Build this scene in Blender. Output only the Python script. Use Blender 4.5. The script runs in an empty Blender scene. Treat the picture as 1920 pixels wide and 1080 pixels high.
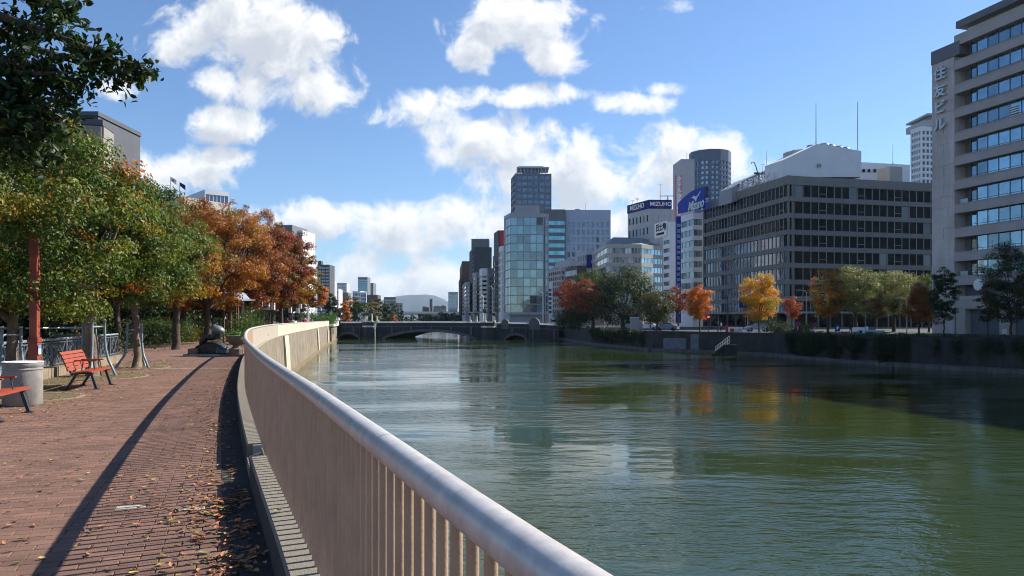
import bpy, math, random
import numpy as np
from mathutils import Vector, Matrix

# ---------------------------------------------------------------- camera, sky, sun, exposure
F, HY, EYE = 1440.0, 598.0, 1.6        # focal length in px of the 1920 px photograph, horizon row, eye height
scn = bpy.context.scene
col = scn.collection
cam_d = bpy.data.cameras.new('camera')
cam = bpy.data.objects.new('camera', cam_d)
col.objects.link(cam)
cam.location = (0, 0, EYE)
cam.rotation_euler = (math.radians(90), 0, 0)
cam_d.sensor_width = 36
cam_d.lens = 36 * F / 1920
cam_d.shift_y = (HY - 540) / 1920
cam_d.clip_start = .05
cam_d.clip_end = 60000
scn.camera = cam
scn.view_settings.view_transform = 'Standard'
scn.view_settings.look = 'None'
scn.view_settings.gamma = 1
scn.view_settings.exposure = 0.85
scn.view_settings.use_curve_mapping = False
scn.render.engine = 'CYCLES'
scn.cycles.max_bounces = 7
scn.cycles.diffuse_bounces = 3
scn.cycles.glossy_bounces = 4
scn.cycles.transmission_bounces = 3
scn.cycles.volume_bounces = 0
scn.cycles.caustics_reflective = False
scn.cycles.caustics_refractive = False
scn.cycles.use_denoising = True
scn.cycles.filter_width = 1.05

SUN_EL = math.radians(38)
SUN_AZ = math.atan2(2.0, 1.0)           # from +Y (view direction) towards +X
sun_dir = Vector((math.sin(SUN_AZ) * math.cos(SUN_EL), math.cos(SUN_AZ) * math.cos(SUN_EL), math.sin(SUN_EL)))
SUN_POWER, SKY_POWER = 5.0, 0.074
HAZE = 5.5e-5
sd = bpy.data.lights.new('sun', 'SUN')
sd.energy = SUN_POWER
sd.angle = math.radians(.5)
sd.color = (1.0, .93, .82)
sun = bpy.data.objects.new('sun', sd)
col.objects.link(sun)
sun.rotation_euler = sun_dir.to_track_quat('Z', 'Y').to_euler()

world = bpy.data.worlds.new('World')
scn.world = world
world.use_nodes = True


def make_world():
    nt = world.node_tree
    N, L = nt.nodes, nt.links
    N.clear()
    out = N.new('ShaderNodeOutputWorld')
    sky = N.new('ShaderNodeTexSky')
    sky.sky_type = 'NISHITA'
    sky.sun_disc = False
    sky.sun_elevation = SUN_EL
    sky.sun_rotation = SUN_AZ
    sky.air_density = 1.0
    sky.dust_density = .12
    sky.ozone_density = 2.5
    # clouds: ellipses in the plane of slopes (x/y, z/y) ahead, roughened with noise
    clouds = [(460, 60, 130, 100), (560, 95, 90, 85), (600, 155, 75, 58), (480, 140, 110, 65), (335, 85, 60, 42, .85),
              (425, 235, 85, 42, .85), (980, 50, 130, 60), (1040, 105, 60, 38), (1000, 178, 105, 24), (1180, 192, 105, 24, .35),
              (815, 200, 90, 38, .9), (735, 222, 66, 26, .4), (940, 272, 125, 55), (1080, 330, 185, 78),
              (1290, 315, 165, 72), (330, 320, 120, 42), (415, 300, 65, 28), (590, 412, 140, 38), (790, 425, 175, 50),
              (700, 497, 160, 24, .3), (1262, 12, 80, 22, -.12), (212, 168, 60, 24, .3), (1240, 165, 55, 18, .4), (870, 248, 80, 34), (380, 60, 90, 70, .8),
              (745, 560, 330, 80), (1060, 430, 260, 66), (905, 90, 60, 45)]
    grp = bpy.data.node_groups.new('cloud_field', 'ShaderNodeTree')
    grp.interface.new_socket(name='P', in_out='INPUT', socket_type='NodeSocketVector')
    grp.interface.new_socket(name='Fld', in_out='OUTPUT', socket_type='NodeSocketFloat')
    gn, gl = grp.nodes, grp.links
    gi, go = gn.new('NodeGroupInput'), gn.new('NodeGroupOutput')
    last = None
    for cx, cy, rx, ry, *wt in clouds:
        wt = wt[0] if wt else 1.0
        cu, cv, ru, rv = (cx - 960) / F, (HY - cy) / F, rx / F, ry / F
        m = gn.new('ShaderNodeVectorMath'); m.operation = 'MULTIPLY_ADD'
        gl.new(gi.outputs[0], m.inputs[0])
        m.inputs[1].default_value = (1 / ru, 1 / rv, 0)
        m.inputs[2].default_value = (-cu / ru, -cv / rv, 0)
        d = gn.new('ShaderNodeVectorMath'); d.operation = 'DOT_PRODUCT'
        gl.new(m.outputs[0], d.inputs[0]); gl.new(m.outputs[0], d.inputs[1])
        dv = d.outputs['Value']
        if wt < 1:
            aw = gn.new('ShaderNodeMath'); aw.operation = 'ADD'; aw.inputs[1].default_value = 1 - wt
            gl.new(dv, aw.inputs[0]); dv = aw.outputs[0]
        if last is None:
            last = dv
        else:
            mn = gn.new('ShaderNodeMath'); mn.operation = 'SMOOTH_MIN'
            gl.new(last, mn.inputs[0]); gl.new(dv, mn.inputs[1]); mn.inputs[2].default_value = .35
            last = mn.outputs[0]
    inv = gn.new('ShaderNodeMath'); inv.operation = 'SUBTRACT'; inv.inputs[0].default_value = 1.0
    gl.new(last, inv.inputs[1])
    inv.use_clamp = False
    mx = gn.new('ShaderNodeMath'); mx.operation = 'MAXIMUM'; mx.inputs[1].default_value = -1.5
    gl.new(inv.outputs[0], mx.inputs[0])
    # billow noise
    nz = gn.new('ShaderNodeTexNoise'); nz.inputs['Scale'].default_value = 17; nz.inputs['Detail'].default_value = 7
    nz.inputs['Roughness'].default_value = .6; nz.inputs['Distortion'].default_value = .35
    gl.new(gi.outputs[0], nz.inputs['Vector'])
    ma = gn.new('ShaderNodeMath'); ma.operation = 'MULTIPLY_ADD'
    gl.new(nz.outputs[0], ma.inputs[0]); ma.inputs[1].default_value = 5.2; ma.inputs[2].default_value = -2.65
    ad = gn.new('ShaderNodeMath'); ad.operation = 'ADD'
    gl.new(mx.outputs[0], ad.inputs[0]); gl.new(ma.outputs[0], ad.inputs[1])
    gl.new(ad.outputs[0], go.inputs[0])

    tc = N.new('ShaderNodeTexCoord')
    sx = N.new('ShaderNodeSeparateXYZ'); L.new(tc.outputs['Generated'], sx.inputs[0])

    def math_(op, a, b=None, c=None, clamp=False):
        m = N.new('ShaderNodeMath'); m.operation = op; m.use_clamp = clamp
        for i, v in enumerate((a, b, c)):
            if v is None: continue
            if isinstance(v, (int, float)): m.inputs[i].default_value = v
            else: L.new(v, m.inputs[i])
        return m.outputs[0]
    yy = math_('MAXIMUM', math_('ABSOLUTE', sx.outputs[1]), .08)
    u = math_('DIVIDE', sx.outputs[0], yy)
    v = math_('DIVIDE', sx.outputs[2], yy)
    back = math_('LESS_THAN', sx.outputs[1], 0)
    u2 = math_('ADD', u, math_('MULTIPLY', back, .37))     # the sky behind the camera carries clouds of the same kind
    cb = N.new('ShaderNodeCombineXYZ'); L.new(u2, cb.inputs[0]); L.new(v, cb.inputs[1])
    g1 = N.new('ShaderNodeGroup'); g1.node_tree = grp; L.new(cb.outputs[0], g1.inputs[0])
    sh = N.new('ShaderNodeVectorMath'); sh.operation = 'ADD'; L.new(cb.outputs[0], sh.inputs[0])
    sh.inputs[1].default_value = (.012, .026, 0)
    g2 = N.new('ShaderNodeGroup'); g2.node_tree = grp; L.new(sh.outputs[0], g2.inputs[0])
    mask = N.new('ShaderNodeMapRange'); mask.interpolation_type = 'SMOOTHSTEP'
    L.new(g1.outputs[0], mask.inputs[0]); mask.inputs[1].default_value = -.5; mask.inputs[2].default_value = .75
    up = math_('GREATER_THAN', sx.outputs[2], 0)
    mk = math_('MULTIPLY', math_('MULTIPLY', mask.outputs[0], up), .96)
    shade = N.new('ShaderNodeMapRange'); shade.interpolation_type = 'SMOOTHSTEP'
    L.new(g2.outputs[0], shade.inputs[0]); shade.inputs[1].default_value = -.4; shade.inputs[2].default_value = 1.5
    ccol = N.new('ShaderNodeMix'); ccol.data_type = 'RGBA'
    L.new(shade.outputs[0], ccol.inputs[0])
    ccol.inputs[6].default_value = (.62, .62, .615, 1)
    ccol.inputs[7].default_value = (.36, .385, .425, 1)
    bg1 = N.new('ShaderNodeBackground'); bg1.inputs[1].default_value = SKY_POWER
    hs = N.new('ShaderNodeMix'); hs.data_type = 'RGBA'; hs.blend_type = 'MULTIPLY'; hs.inputs[0].default_value = 1
    L.new(sky.outputs[0], hs.inputs[6]); hs.inputs[7].default_value = (.80, .97, 1.18, 1)
    L.new(hs.outputs[2], bg1.inputs[0])
    bg2 = N.new('ShaderNodeBackground'); bg2.inputs[1].default_value = 1.0
    L.new(ccol.outputs[2], bg2.inputs[0])
    mix = N.new('ShaderNodeMixShader')
    L.new(mk, mix.inputs[0]); L.new(bg1.outputs[0], mix.inputs[1]); L.new(bg2.outputs[0], mix.inputs[2])
    L.new(mix.outputs[0], out.inputs[0])
    world.cycles.sampling_method = 'MANUAL'
    world.cycles.sample_map_resolution = 512


make_world()

# ---------------------------------------------------------------- helpers
rnd = random.Random(7)
rs = np.random.RandomState(11)
WATER = -3.3
STREET = -.55


def gx(px, d): return (px - 960) / F * d
def gz(py, d): return EYE + (HY - py) / F * d
def at(px, py, d): return Vector((gx(px, d), d, gz(py, d)))


def tag(o, label=None, cat=None, group=None, kind=None):
    if label: o['label'] = label
    if cat: o['category'] = cat
    if group: o['group'] = group
    if kind: o['kind'] = kind
    return o


def thing(name, label, cat, loc=(0, 0, 0), rz=0, group=None):
    o = bpy.data.objects.new(name, None)
    o.empty_display_size = .2
    col.objects.link(o)
    o.location = loc
    o.rotation_euler = (0, 0, rz)
    return tag(o, label, cat, group)


class MB:
    def __init__(s):
        s.v, s.f = [], []

    def add(s, vs, fs):
        n = len(s.v)
        s.v += [tuple(p) for p in vs]
        s.f += [tuple(i + n for i in f) for f in fs]
        return s

    def box(s, x0, x1, y0, y1, z0, z1, M=None):
        vs = [Vector((x, y, z)) for z in (z0, z1) for y in (y0, y1) for x in (x0, x1)]
        if M is not None: vs = [M @ p for p in vs]
        return s.add(vs, [(0, 2, 3, 1), (4, 5, 7, 6), (0, 1, 5, 4), (2, 6, 7, 3), (0, 4, 6, 2), (1, 3, 7, 5)])

    def beam(s, a, b, w, h, up=(0, 0, 1)):
        a, b = Vector(a), Vector(b)
        t = (b - a).normalized()
        up = Vector(up)
        sd_ = t.cross(up)
        if sd_.length < 1e-4: sd_ = t.cross(Vector((1, 0, 0)))
        sd_.normalize()
        uu = sd_.cross(t)
        M = Matrix((sd_, t, uu)).transposed().to_4x4()
        M.translation = a
        return s.box(-w / 2, w / 2, 0, (b - a).length, -h / 2, h / 2, M)

    def tube(s, pts, r, n=8, caps=True):
        pts = [Vector(p) for p in pts]
        rr = r if isinstance(r, (list, tuple)) else [r] * len(pts)
        t0 = (pts[1] - pts[0]).normalized()
        ref = Vector((0, 0, 1)) if abs(t0.z) < .9 else Vector((1, 0, 0))
        vs, fs = [], []
        for i, p in enumerate(pts):
            a, b = pts[max(0, i - 1)], pts[min(len(pts) - 1, i + 1)]
            t = (b - a).normalized()
            e1 = t.cross(ref)
            if e1.length < 1e-4: e1 = t.cross(Vector((0, 1, 0)))
            e1.normalize()
            e2 = e1.cross(t)
            ref = e2
            for k in range(n):
                an = 2 * math.pi * k / n
                vs.append(p + (e1 * math.cos(an) + e2 * math.sin(an)) * rr[i])
        for i in range(len(pts) - 1):
            for k in range(n):
                k2 = (k + 1) % n
                fs.append((i * n + k, i * n + k2, (i + 1) * n + k2, (i + 1) * n + k))
        if caps:
            fs.append(tuple(range(n)))
            fs.append(tuple((len(pts) - 1) * n + k for k in reversed(range(n))))
        return s.add(vs, fs)

    def prism(s, poly, z0, z1, cap0=True, cap1=True):
        n = len(poly)
        vs = [(p[0], p[1], z0) for p in poly] + [(p[0], p[1], z1) for p in poly]
        fs = [(i, (i + 1) % n, n + (i + 1) % n, n + i) for i in range(n)]
        if cap1: fs.append(tuple(range(n, 2 * n)))
        if cap0: fs.append(tuple(reversed(range(n))))
        return s.add(vs, fs)

    def lathe(s, prof, n=24, c=(0, 0, 0)):
        vs, fs = [], []
        for r, z in prof:
            for k in range(n):
                a = 2 * math.pi * k / n
                vs.append((c[0] + r * math.cos(a), c[1] + r * math.sin(a), c[2] + z))
        for i in range(len(prof) - 1):
            for k in range(n):
                k2 = (k + 1) % n
                fs.append((i * n + k, i * n + k2, (i + 1) * n + k2, (i + 1) * n + k))
        flat = abs(prof[0][1] - prof[-1][1]) < 1e-6
        if prof[0][0] > 2e-3 and not flat: fs.append(tuple(reversed(range(n))))
        if prof[-1][0] > 2e-3 and not flat: fs.append(tuple((len(prof) - 1) * n + k for k in range(n)))
        return s.add(vs, fs)

    def ball(s, c, r, n=10, m=7, sc=(1, 1, 1), R=None):
        vs, fs = [], []
        for i in range(m + 1):
            th = math.pi * i / m
            for k in range(n):
                a = 2 * math.pi * k / n
                p = Vector((r * sc[0] * math.sin(th) * math.cos(a), r * sc[1] * math.sin(th) * math.sin(a), r * sc[2] * math.cos(th)))
                if R is not None: p = R @ p
                vs.append(Vector(c) + p)
        for i in range(m):
            for k in range(n):
                k2 = (k + 1) % n
                fs.append((i * n + k, (i + 1) * n + k, (i + 1) * n + k2, i * n + k2))
        return s.add(vs, fs)

    def mesh(s, name, m, smooth=False):
        me = bpy.data.meshes.new(name)
        me.from_pydata([tuple(p) for p in s.v], [], s.f)
        me.materials.append(m)
        if smooth:
            me.polygons.foreach_set('use_smooth', [True] * len(me.polygons))
        me.update()
        return me

    def build(s, name, m, parent=None, smooth=False, kind=None, loc=None, auto=False):
        me = s.mesh(name, m, smooth or auto)
        if auto:
            try: me.set_sharp_from_angle(angle=math.radians(40))
            except Exception: pass
        o = bpy.data.objects.new(name, me)
        col.objects.link(o)
        o.parent = parent
        if loc is not None: o.location = loc
        if kind: o['kind'] = kind
        return o


def inst(name, me, parent=None, loc=(0, 0, 0), rz=0, rot=None, sc=None):
    o = bpy.data.objects.new(name, me)
    col.objects.link(o)
    o.parent = parent
    o.location = loc
    o.rotation_euler = rot if rot is not None else (0, 0, rz)
    if sc is not None: o.scale = sc
    return o


def copy_tree(o, parent=None):
    c = o.copy()
    col.objects.link(c)
    c.parent = parent
    for ch in list(kids.get(o.name, [])): copy_tree(ch, c)
    return c


kids = {}


def index_kids(o):
    for x in scn.objects:
        if x.parent is o:
            kids.setdefault(o.name, []).append(x)
            index_kids(x)


# ---------------------------------------------------------------- materials
def pm(name, c, rough=.75, var=.18, scale=1.5, bump=.0, bscale=30, metal=0.0, spec=.5, streak=0.0, c2=None, rnd_obj=0.0, tint=False, coat=0.0, ior=None, streak_c=None):
    m = bpy.data.materials.new(name)
    m.use_nodes = True
    nt = m.node_tree
    N, L = nt.nodes, nt.links
    b = N['Principled BSDF']
    b.inputs['Roughness'].default_value = rough
    b.inputs['Metallic'].default_value = metal
    b.inputs['Specular IOR Level'].default_value = spec
    b.inputs['Coat Weight'].default_value = coat
    if ior: b.inputs['IOR'].default_value = ior
    geo = N.new('ShaderNodeNewGeometry')
    nz = N.new('ShaderNodeTexNoise')
    nz.inputs['Scale'].default_value = scale
    nz.inputs['Detail'].default_value = 6
    nz.inputs['Roughness'].default_value = .62
    L.new(geo.outputs['Position'], nz.inputs['Vector'])
    mr = N.new('ShaderNodeMapRange')
    L.new(nz.outputs[0], mr.inputs[0])
    mr.inputs[1].default_value, mr.inputs[2].default_value = .3, .7
    mx = N.new('ShaderNodeMix'); mx.data_type = 'RGBA'
    L.new(mr.outputs[0], mx.inputs[0])
    c2 = c2 or tuple(x * (1 - var) for x in c)
    mx.inputs[6].default_value = (*[min(1, x * (1 + var * .6)) for x in c], 1)
    mx.inputs[7].default_value = (*c2, 1)
    cur = mx.outputs[2]
    if streak:
        mp = N.new('ShaderNodeMapping'); mp.inputs['Scale'].default_value = (2.2, 2.2, .16)
        L.new(geo.outputs['Position'], mp.inputs[0])
        n2 = N.new('ShaderNodeTexNoise'); n2.inputs['Scale'].default_value = 1.0; n2.inputs['Detail'].default_value = 7
        n2.inputs['Roughness'].default_value = .7
        L.new(mp.outputs[0], n2.inputs['Vector'])
        m2 = N.new('ShaderNodeMapRange'); L.new(n2.outputs[0], m2.inputs[0])
        m2.inputs[1].default_value, m2.inputs[2].default_value, m2.inputs[4].default_value = .45, .68, streak
        x2 = N.new('ShaderNodeMix'); x2.data_type = 'RGBA'
        L.new(m2.outputs[0], x2.inputs[0]); L.new(cur, x2.inputs[6])
        x2.inputs[7].default_value = (*(streak_c or (.03, .028, .024)), 1)
        cur = x2.outputs[2]
    if rnd_obj:
        oi = N.new('ShaderNodeObjectInfo')
        m3 = N.new('ShaderNodeMapRange'); L.new(oi.outputs['Random'], m3.inputs[0])
        m3.inputs[3].default_value, m3.inputs[4].default_value = 1 - rnd_obj, 1 + rnd_obj
        x3 = N.new('ShaderNodeMix'); x3.data_type = 'RGBA'; x3.blend_type = 'MULTIPLY'; x3.inputs[0].default_value = 1
        L.new(cur, x3.inputs[6])
        cc = N.new('ShaderNodeCombineXYZ')
        for i in range(3): L.new(m3.outputs[0], cc.inputs[i])
        L.new(cc.outputs[0], x3.inputs[7])
        cur = x3.outputs[2]
    if tint:
        at_ = N.new('ShaderNodeAttribute'); at_.attribute_name = 'tint'
        x4 = N.new('ShaderNodeMix'); x4.data_type = 'RGBA'; x4.blend_type = 'MULTIPLY'; x4.inputs[0].default_value = 1
        L.new(cur, x4.inputs[6]); L.new(at_.outputs['Color'], x4.inputs[7])
        cur = x4.outputs[2]
    L.new(cur, b.inputs['Base Color'])
    if bump:
        n5 = N.new('ShaderNodeTexNoise'); n5.inputs['Scale'].default_value = bscale; n5.inputs['Detail'].default_value = 4
        L.new(geo.outputs['Position'], n5.inputs['Vector'])
        bp = N.new('ShaderNodeBump'); bp.inputs['Strength'].default_value = bump; bp.inputs['Distance'].default_value = .02
        L.new(n5.outputs[0], bp.inputs['Height']); L.new(bp.outputs[0], b.inputs['Normal'])
    return m


def glass(name, c, rough=.06, spec=1.0, metal=.0, wob=.03, rnd_=.5, ior=1.9):
    m = pm(name, c, rough=rough, var=.25, scale=.35, metal=metal, spec=spec, rnd_obj=rnd_, ior=ior)
    nt = m.node_tree
    N, L = nt.nodes, nt.links
    b = N['Principled BSDF']
    geo = N.new('ShaderNodeNewGeometry')
    n5 = N.new('ShaderNodeTexNoise'); n5.inputs['Scale'].default_value = .55; n5.inputs['Detail'].default_value = 2
    L.new(geo.outputs['Position'], n5.inputs['Vector'])
    bp = N.new('ShaderNodeBump'); bp.inputs['Strength'].default_value = wob; bp.inputs['Distance'].default_value = 1.0
    L.new(n5.outputs[0], bp.inputs['Height']); L.new(bp.outputs[0], b.inputs['Normal'])
    return m


def leaf_mat(name, transl=.35):
    m = bpy.data.materials.new(name)
    m.use_nodes = True
    nt = m.node_tree
    N, L = nt.nodes, nt.links
    N.clear()
    out = N.new('ShaderNodeOutputMaterial')
    at_ = N.new('ShaderNodeAttribute'); at_.attribute_name = 'tint'
    b = N.new('ShaderNodeBsdfPrincipled'); b.inputs['Roughness'].default_value = .5
    b.inputs['Specular IOR Level'].default_value = .35
    t = N.new('ShaderNodeBsdfTranslucent')
    mul = N.new('ShaderNodeMix'); mul.data_type = 'RGBA'; mul.blend_type = 'MULTIPLY'; mul.inputs[0].default_value = 1
    mul.inputs[7].default_value = (1.25, 1.2, .75, 1)
    L.new(at_.outputs['Color'], b.inputs['Base Color'])
    L.new(at_.outputs['Color'], mul.inputs[6]); L.new(mul.outputs[2], t.inputs['Color'])
    mx = N.new('ShaderNodeMixShader'); mx.inputs[0].default_value = transl
    L.new(b.outputs[0], mx.inputs[1]); L.new(t.outputs[0], mx.inputs[2])
    L.new(mx.outputs[0], out.inputs[0])
    return m


M_leaf = leaf_mat('leaf', .38)
M_litter = leaf_mat('dry_leaf', .15)
M_bark = pm('bark', (.075, .055, .04), .9, .45, 6, .6, 25)
M_bark_pale = pm('bark_pale', (.22, .17, .12), .9, .5, 5, .6, 30, c2=(.09, .07, .05))
M_conc = pm('concrete', (.40, .38, .34), .85, .2, 1.2, .3, 40)
M_conc_wall = pm('concrete_wall', (.25, .21, .155), .9, .35, .8, .5, 12, streak=.75, streak_c=(.07, .06, .05))
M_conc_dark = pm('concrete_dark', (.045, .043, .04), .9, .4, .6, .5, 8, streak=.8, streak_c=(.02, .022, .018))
M_white = pm('white_paint', (.78, .76, .72), .5, .08, 3)
M_grey_metal = pm('grey_metal', (.35, .38, .42), .4, .1, 5, metal=.5)
M_dark = pm('dark_metal', (.035, .04, .045), .5, .2, 5)
M_black = pm('blackened', (.012, .012, .013), .8, .2, 2)


# ---------------------------------------------------------------- foliage
def leaf_object(name, P, size, palette, parent=None, kind=None, tintvar=.25, clump=None, up=.35, shape='rhomb', outw=None):
    """P: (N,3) leaf positions; palette: list of (rgb, weight); clump: clump index per leaf so that neighbours share hue."""
    n = len(P)
    P = np.asarray(P, float)
    nrm = rs.normal(size=(n, 3)); nrm[:, 2] += up * 2
    if outw is not None:
        nrm = nrm * .55 + outw / np.maximum(1e-6, np.linalg.norm(outw, axis=1))[:, None] * 1.1
    nrm /= np.linalg.norm(nrm, axis=1)[:, None]
    a = rs.normal(size=(n, 3))
    a -= (a * nrm).sum(1)[:, None] * nrm
    a /= np.linalg.norm(a, axis=1)[:, None]
    b = np.cross(nrm, a)
    s = size * rs.uniform(.6, 1.35, n)[:, None]
    if shape == 'rhomb':
        q = np.stack([P - a * s * .5, P + b * s * .27 + a * s * .05, P + a * s * .5, P - b * s * .27 + a * s * .05], 1)
        nv = 4
        faces = np.arange(n * 4).reshape(n, 4)
        nf = n
    else:  # two-sided folded oval leaf, 6 verts, 2 quads
        fold = nrm * s * .1
        q = np.stack([P - a * s * .5, P + b * s * .25 - a * s * .15 + fold, P + b * s * .22 + a * s * .22 + fold, P + a * s * .55,
                      P - b * s * .22 + a * s * .22 + fold, P - b * s * .25 - a * s * .15 + fold], 1)
        base = (np.arange(n) * 6)[:, None]
        faces = np.concatenate([base + np.array([[0, 1, 2, 3]]), base + np.array([[0, 3, 4, 5]])], 1).reshape(-1, 4)
        nf = n * 2
    me = bpy.data.meshes.new(name)
    V = q.reshape(-1, 3)
    me.vertices.add(len(V)); me.vertices.foreach_set('co', V.ravel())
    me.loops.add(nf * 4); me.loops.foreach_set('vertex_index', faces.ravel())
    me.polygons.add(nf); me.polygons.foreach_set('loop_start', np.arange(nf) * 4)
    cols = np.array([p[0] for p in palette], float)
    w = np.array([p[1] for p in palette], float); w /= w.sum()
    pick = rs.choice(len(cols), n, p=w)
    if clump is not None:
        cp = rs.choice(len(cols), int(clump.max()) + 1, p=w)
        use = rs.rand(n) < .8
        pick = np.where(use, cp[clump], pick)
    c = cols[pick] * (1 + rs.uniform(-tintvar, tintvar, n))[:, None]
    c4 = np.ones((n, 4)); c4[:, :3] = np.clip(c, 0, 1)
    if shape != 'rhomb': c4 = np.repeat(c4, 2, 0)
    at_ = me.attributes.new('tint', 'FLOAT_COLOR', 'FACE')
    at_.data.foreach_set('color', c4.ravel())
    me.materials.append(M_leaf)
    me.update(); me.validate()
    o = bpy.data.objects.new(name, me)
    col.objects.link(o)
    o.parent = parent
    if kind: o['kind'] = kind
    return o


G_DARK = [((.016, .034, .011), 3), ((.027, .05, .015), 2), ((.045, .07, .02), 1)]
G_MID = [((.06, .10, .025), 3), ((.085, .13, .03), 2), ((.035, .06, .02), 2)]
G_YEL = [((.065, .115, .017), 4.5), ((.12, .155, .02), 2.5), ((.04, .075, .014), 2), ((.30, .21, .018), 1.1), ((.38, .13, .018), .6)]
ORANGE = [((.32, .12, .015), 3), ((.22, .065, .014), 3), ((.19, .14, .02), 2), ((.40, .17, .02), 1.5)]
OR_YEL = [((.40, .18, .018), 4), ((.2, .13, .02), 3), ((.12, .10, .02), 2), ((.36, .1, .02), 1)]
RED_BR = [((.23, .045, .02), 3), ((.15, .035, .018), 2), ((.24, .09, .02), 2), ((.12, .1, .02), 1)]
YELLOW = [((.62, .34, .02), 4), ((.62, .22, .015), 2), ((.42, .36, .03), 2), ((.25, .26, .03), 1)]
BR_OR = [((.55, .16, .015), 3), ((.62, .24, .02), 2), ((.3, .08, .015), 1)]
RED = [((.30, .05, .028), 3), ((.2, .04, .025), 2), ((.26, .09, .03), 1.5), ((.08, .07, .02), 1)]
PALE = [((.20, .21, .07), 3), ((.12, .14, .04), 2), ((.26, .25, .1), 1)]


def tree(label, px, d, ytop, rx, pal, zb=STREET, name='autumn_tree', cat='tree', shape='round', low=.32, n=9000, leaf=.16, trunk=.16, group=None,
         nc=90, bark=None, clus=.2, ry=None, fork=None, off=(0, 0), flat=.55, seed=None, X=None, lean=0, limbs=9, leafshape='rhomb', shell=.45, kindpx=True, htop=None):
    """A tree whose trunk stands at pixel column px, distance d; crown top at row ytop; rx crown radius in metres."""
    x = gx(px, d) if X is None else X
    H = (gz(ytop, d) if htop is None else htop) - zb
    t = thing(name, label, cat, (x, d, zb), 0, group)
    ry = ry or rx
    zc0 = H * low                       # crown bottom
    hc = H - zc0
    cz = zc0 + hc * .5
    lr = random.Random(int(px * 7 + d * 13))
    nc = int(nc * (.8 if d < 80 or px < 800 else 1.35))
    # clump centres
    C = []
    while len(C) < nc:
        p = np.array([lr.uniform(-1, 1), lr.uniform(-1, 1), lr.uniform(-1, 1)])
        r = math.sqrt((p ** 2).sum())
        if r > 1 or r < shell and lr.random() < .8: continue
        h = (p[2] + 1) / 2
        if shape == 'cone':
            k = (1 - h) ** .75 * 1.15 + .08
            q = math.hypot(p[0], p[1]) or 1
            rr = lr.random() ** .5
            p[0], p[1] = p[0] / q * rr * k, p[1] / q * rr * k
        elif shape == 'umbrella':
            if h < .3 and math.hypot(p[0], p[1]) < .35: continue
            p[0] *= .75 + .4 * h if h < .6 else 1
            p[1] *= .75 + .4 * h if h < .6 else 1
        C.append((off[0] + p[0] * rx * (1 - clus * .6), off[1] + p[1] * ry * (1 - clus * .6), zc0 + (.5 + p[2] * .5 * (1 - clus * .5)) * hc))
    C = np.array(C)
    # trunk and limbs
    mb = MB()
    fk = fork or zc0 * 1.05 + .15 * hc
    top = Vector((off[0] * .3, off[1] * .3, fk))
    nT = 7
    pts = [Vector((lean * (i / nT) ** 2 + lr.uniform(-.03, .03) * H * .2 + top.x * i / nT, lr.uniform(-.03, .03) * H * .2, fk * i / nT - (.1 if i == 0 else 0))) for i in range(nT + 1)]
    rad = [trunk * (1.35 if i == 0 else 1.08 - .35 * i / nT) for i in range(nT + 1)]
    mb.tube(pts, rad, 10)
    tp = pts[-1]
    order = sorted(range(nc), key=lambda i: lr.random())
    main = []
    for i in order[:limbs]:
        e = Vector(C[i])
        mid = tp.lerp(e, .5) + Vector((lr.uniform(-.1, .1) * rx, lr.uniform(-.1, .1) * rx, -.06 * hc + lr.uniform(-.03, .05) * hc))
        s0 = pts[-1 - lr.randint(0, 2)]
        path = [s0, s0.lerp(mid, .55) + Vector((0, 0, .03 * hc)), mid, mid.lerp(e, .55) + Vector((lr.uniform(-.06, .06) * rx, 0, .02 * hc)), e]
        mb.tube(path, [trunk * .55, trunk * .42, trunk * .3, trunk * .18, trunk * .07], 6, False)
        main += [path[2], path[3], path[1]]
    for i in order[limbs:limbs + 46]:
        e = Vector(C[i])
        s0 = min(main, key=lambda q: (q - e).length)
        mid = s0.lerp(e, .5) + Vector((lr.uniform(-.07, .07), lr.uniform(-.07, .07), lr.uniform(-.02, .05))) * rx
        mb.tube([s0, mid, e], [trunk * .16, trunk * .1, trunk * .03], 4, False)
    mb.build('trunk', bark or M_bark, t, smooth=True)
    # leaves
    sizes = np.array([lr.uniform(.45, 1.35) for _ in range(nc)])
    pr = sizes ** 2; pr /= pr.sum()
    ci = rs.choice(nc, n, p=pr)
    g = rs.normal(size=(n, 3))
    g /= np.maximum(1, np.linalg.norm(g, axis=1) / 1.9)[:, None]
    R = clus * (rx + ry) * .5
    P = C[ci] + g * np.array([R, R, R * flat]) * sizes[ci][:, None] * (.50 if px < 800 else .64)
    P[:, 2] -= np.abs(g[:, 0] * g[:, 1]) * R * .12
    P[:, 2] = np.maximum(P[:, 2], .25)
    leaf_object('crown', P, leaf, pal, t, clump=ci, shape=leafshape, outw=P - C[ci] + (P - np.array([off[0], off[1], cz])) * .12)
    return t
# ================================================================ THE BANK, RIVER AND PROMENADE
RAIL = [(-30.0, 12.6), (-16, 7.1), (-8, 3.95), (-3, 1.95), (0, .62), (1.22, .09), (2.4, -.37), (4.03, -1.0), (7.6, -2.42), (11, -3.72), (15, -5.2), (19, -6.6),
        (27, -9.3), (33, -11.2), (40.5, -13.35), (48.6, -15.55), (61.7, -18.7), (73.6, -21.2), (100, -26.4), (136, -33.6), (168, -39.6), (187, -43.2)]
# resample with a smooth (Catmull-Rom) curve, dense near the camera
_ds = np.array([p[0] for p in RAIL]); _xs = np.array([p[1] for p in RAIL])
_sl = np.gradient(_xs, _ds)


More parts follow.
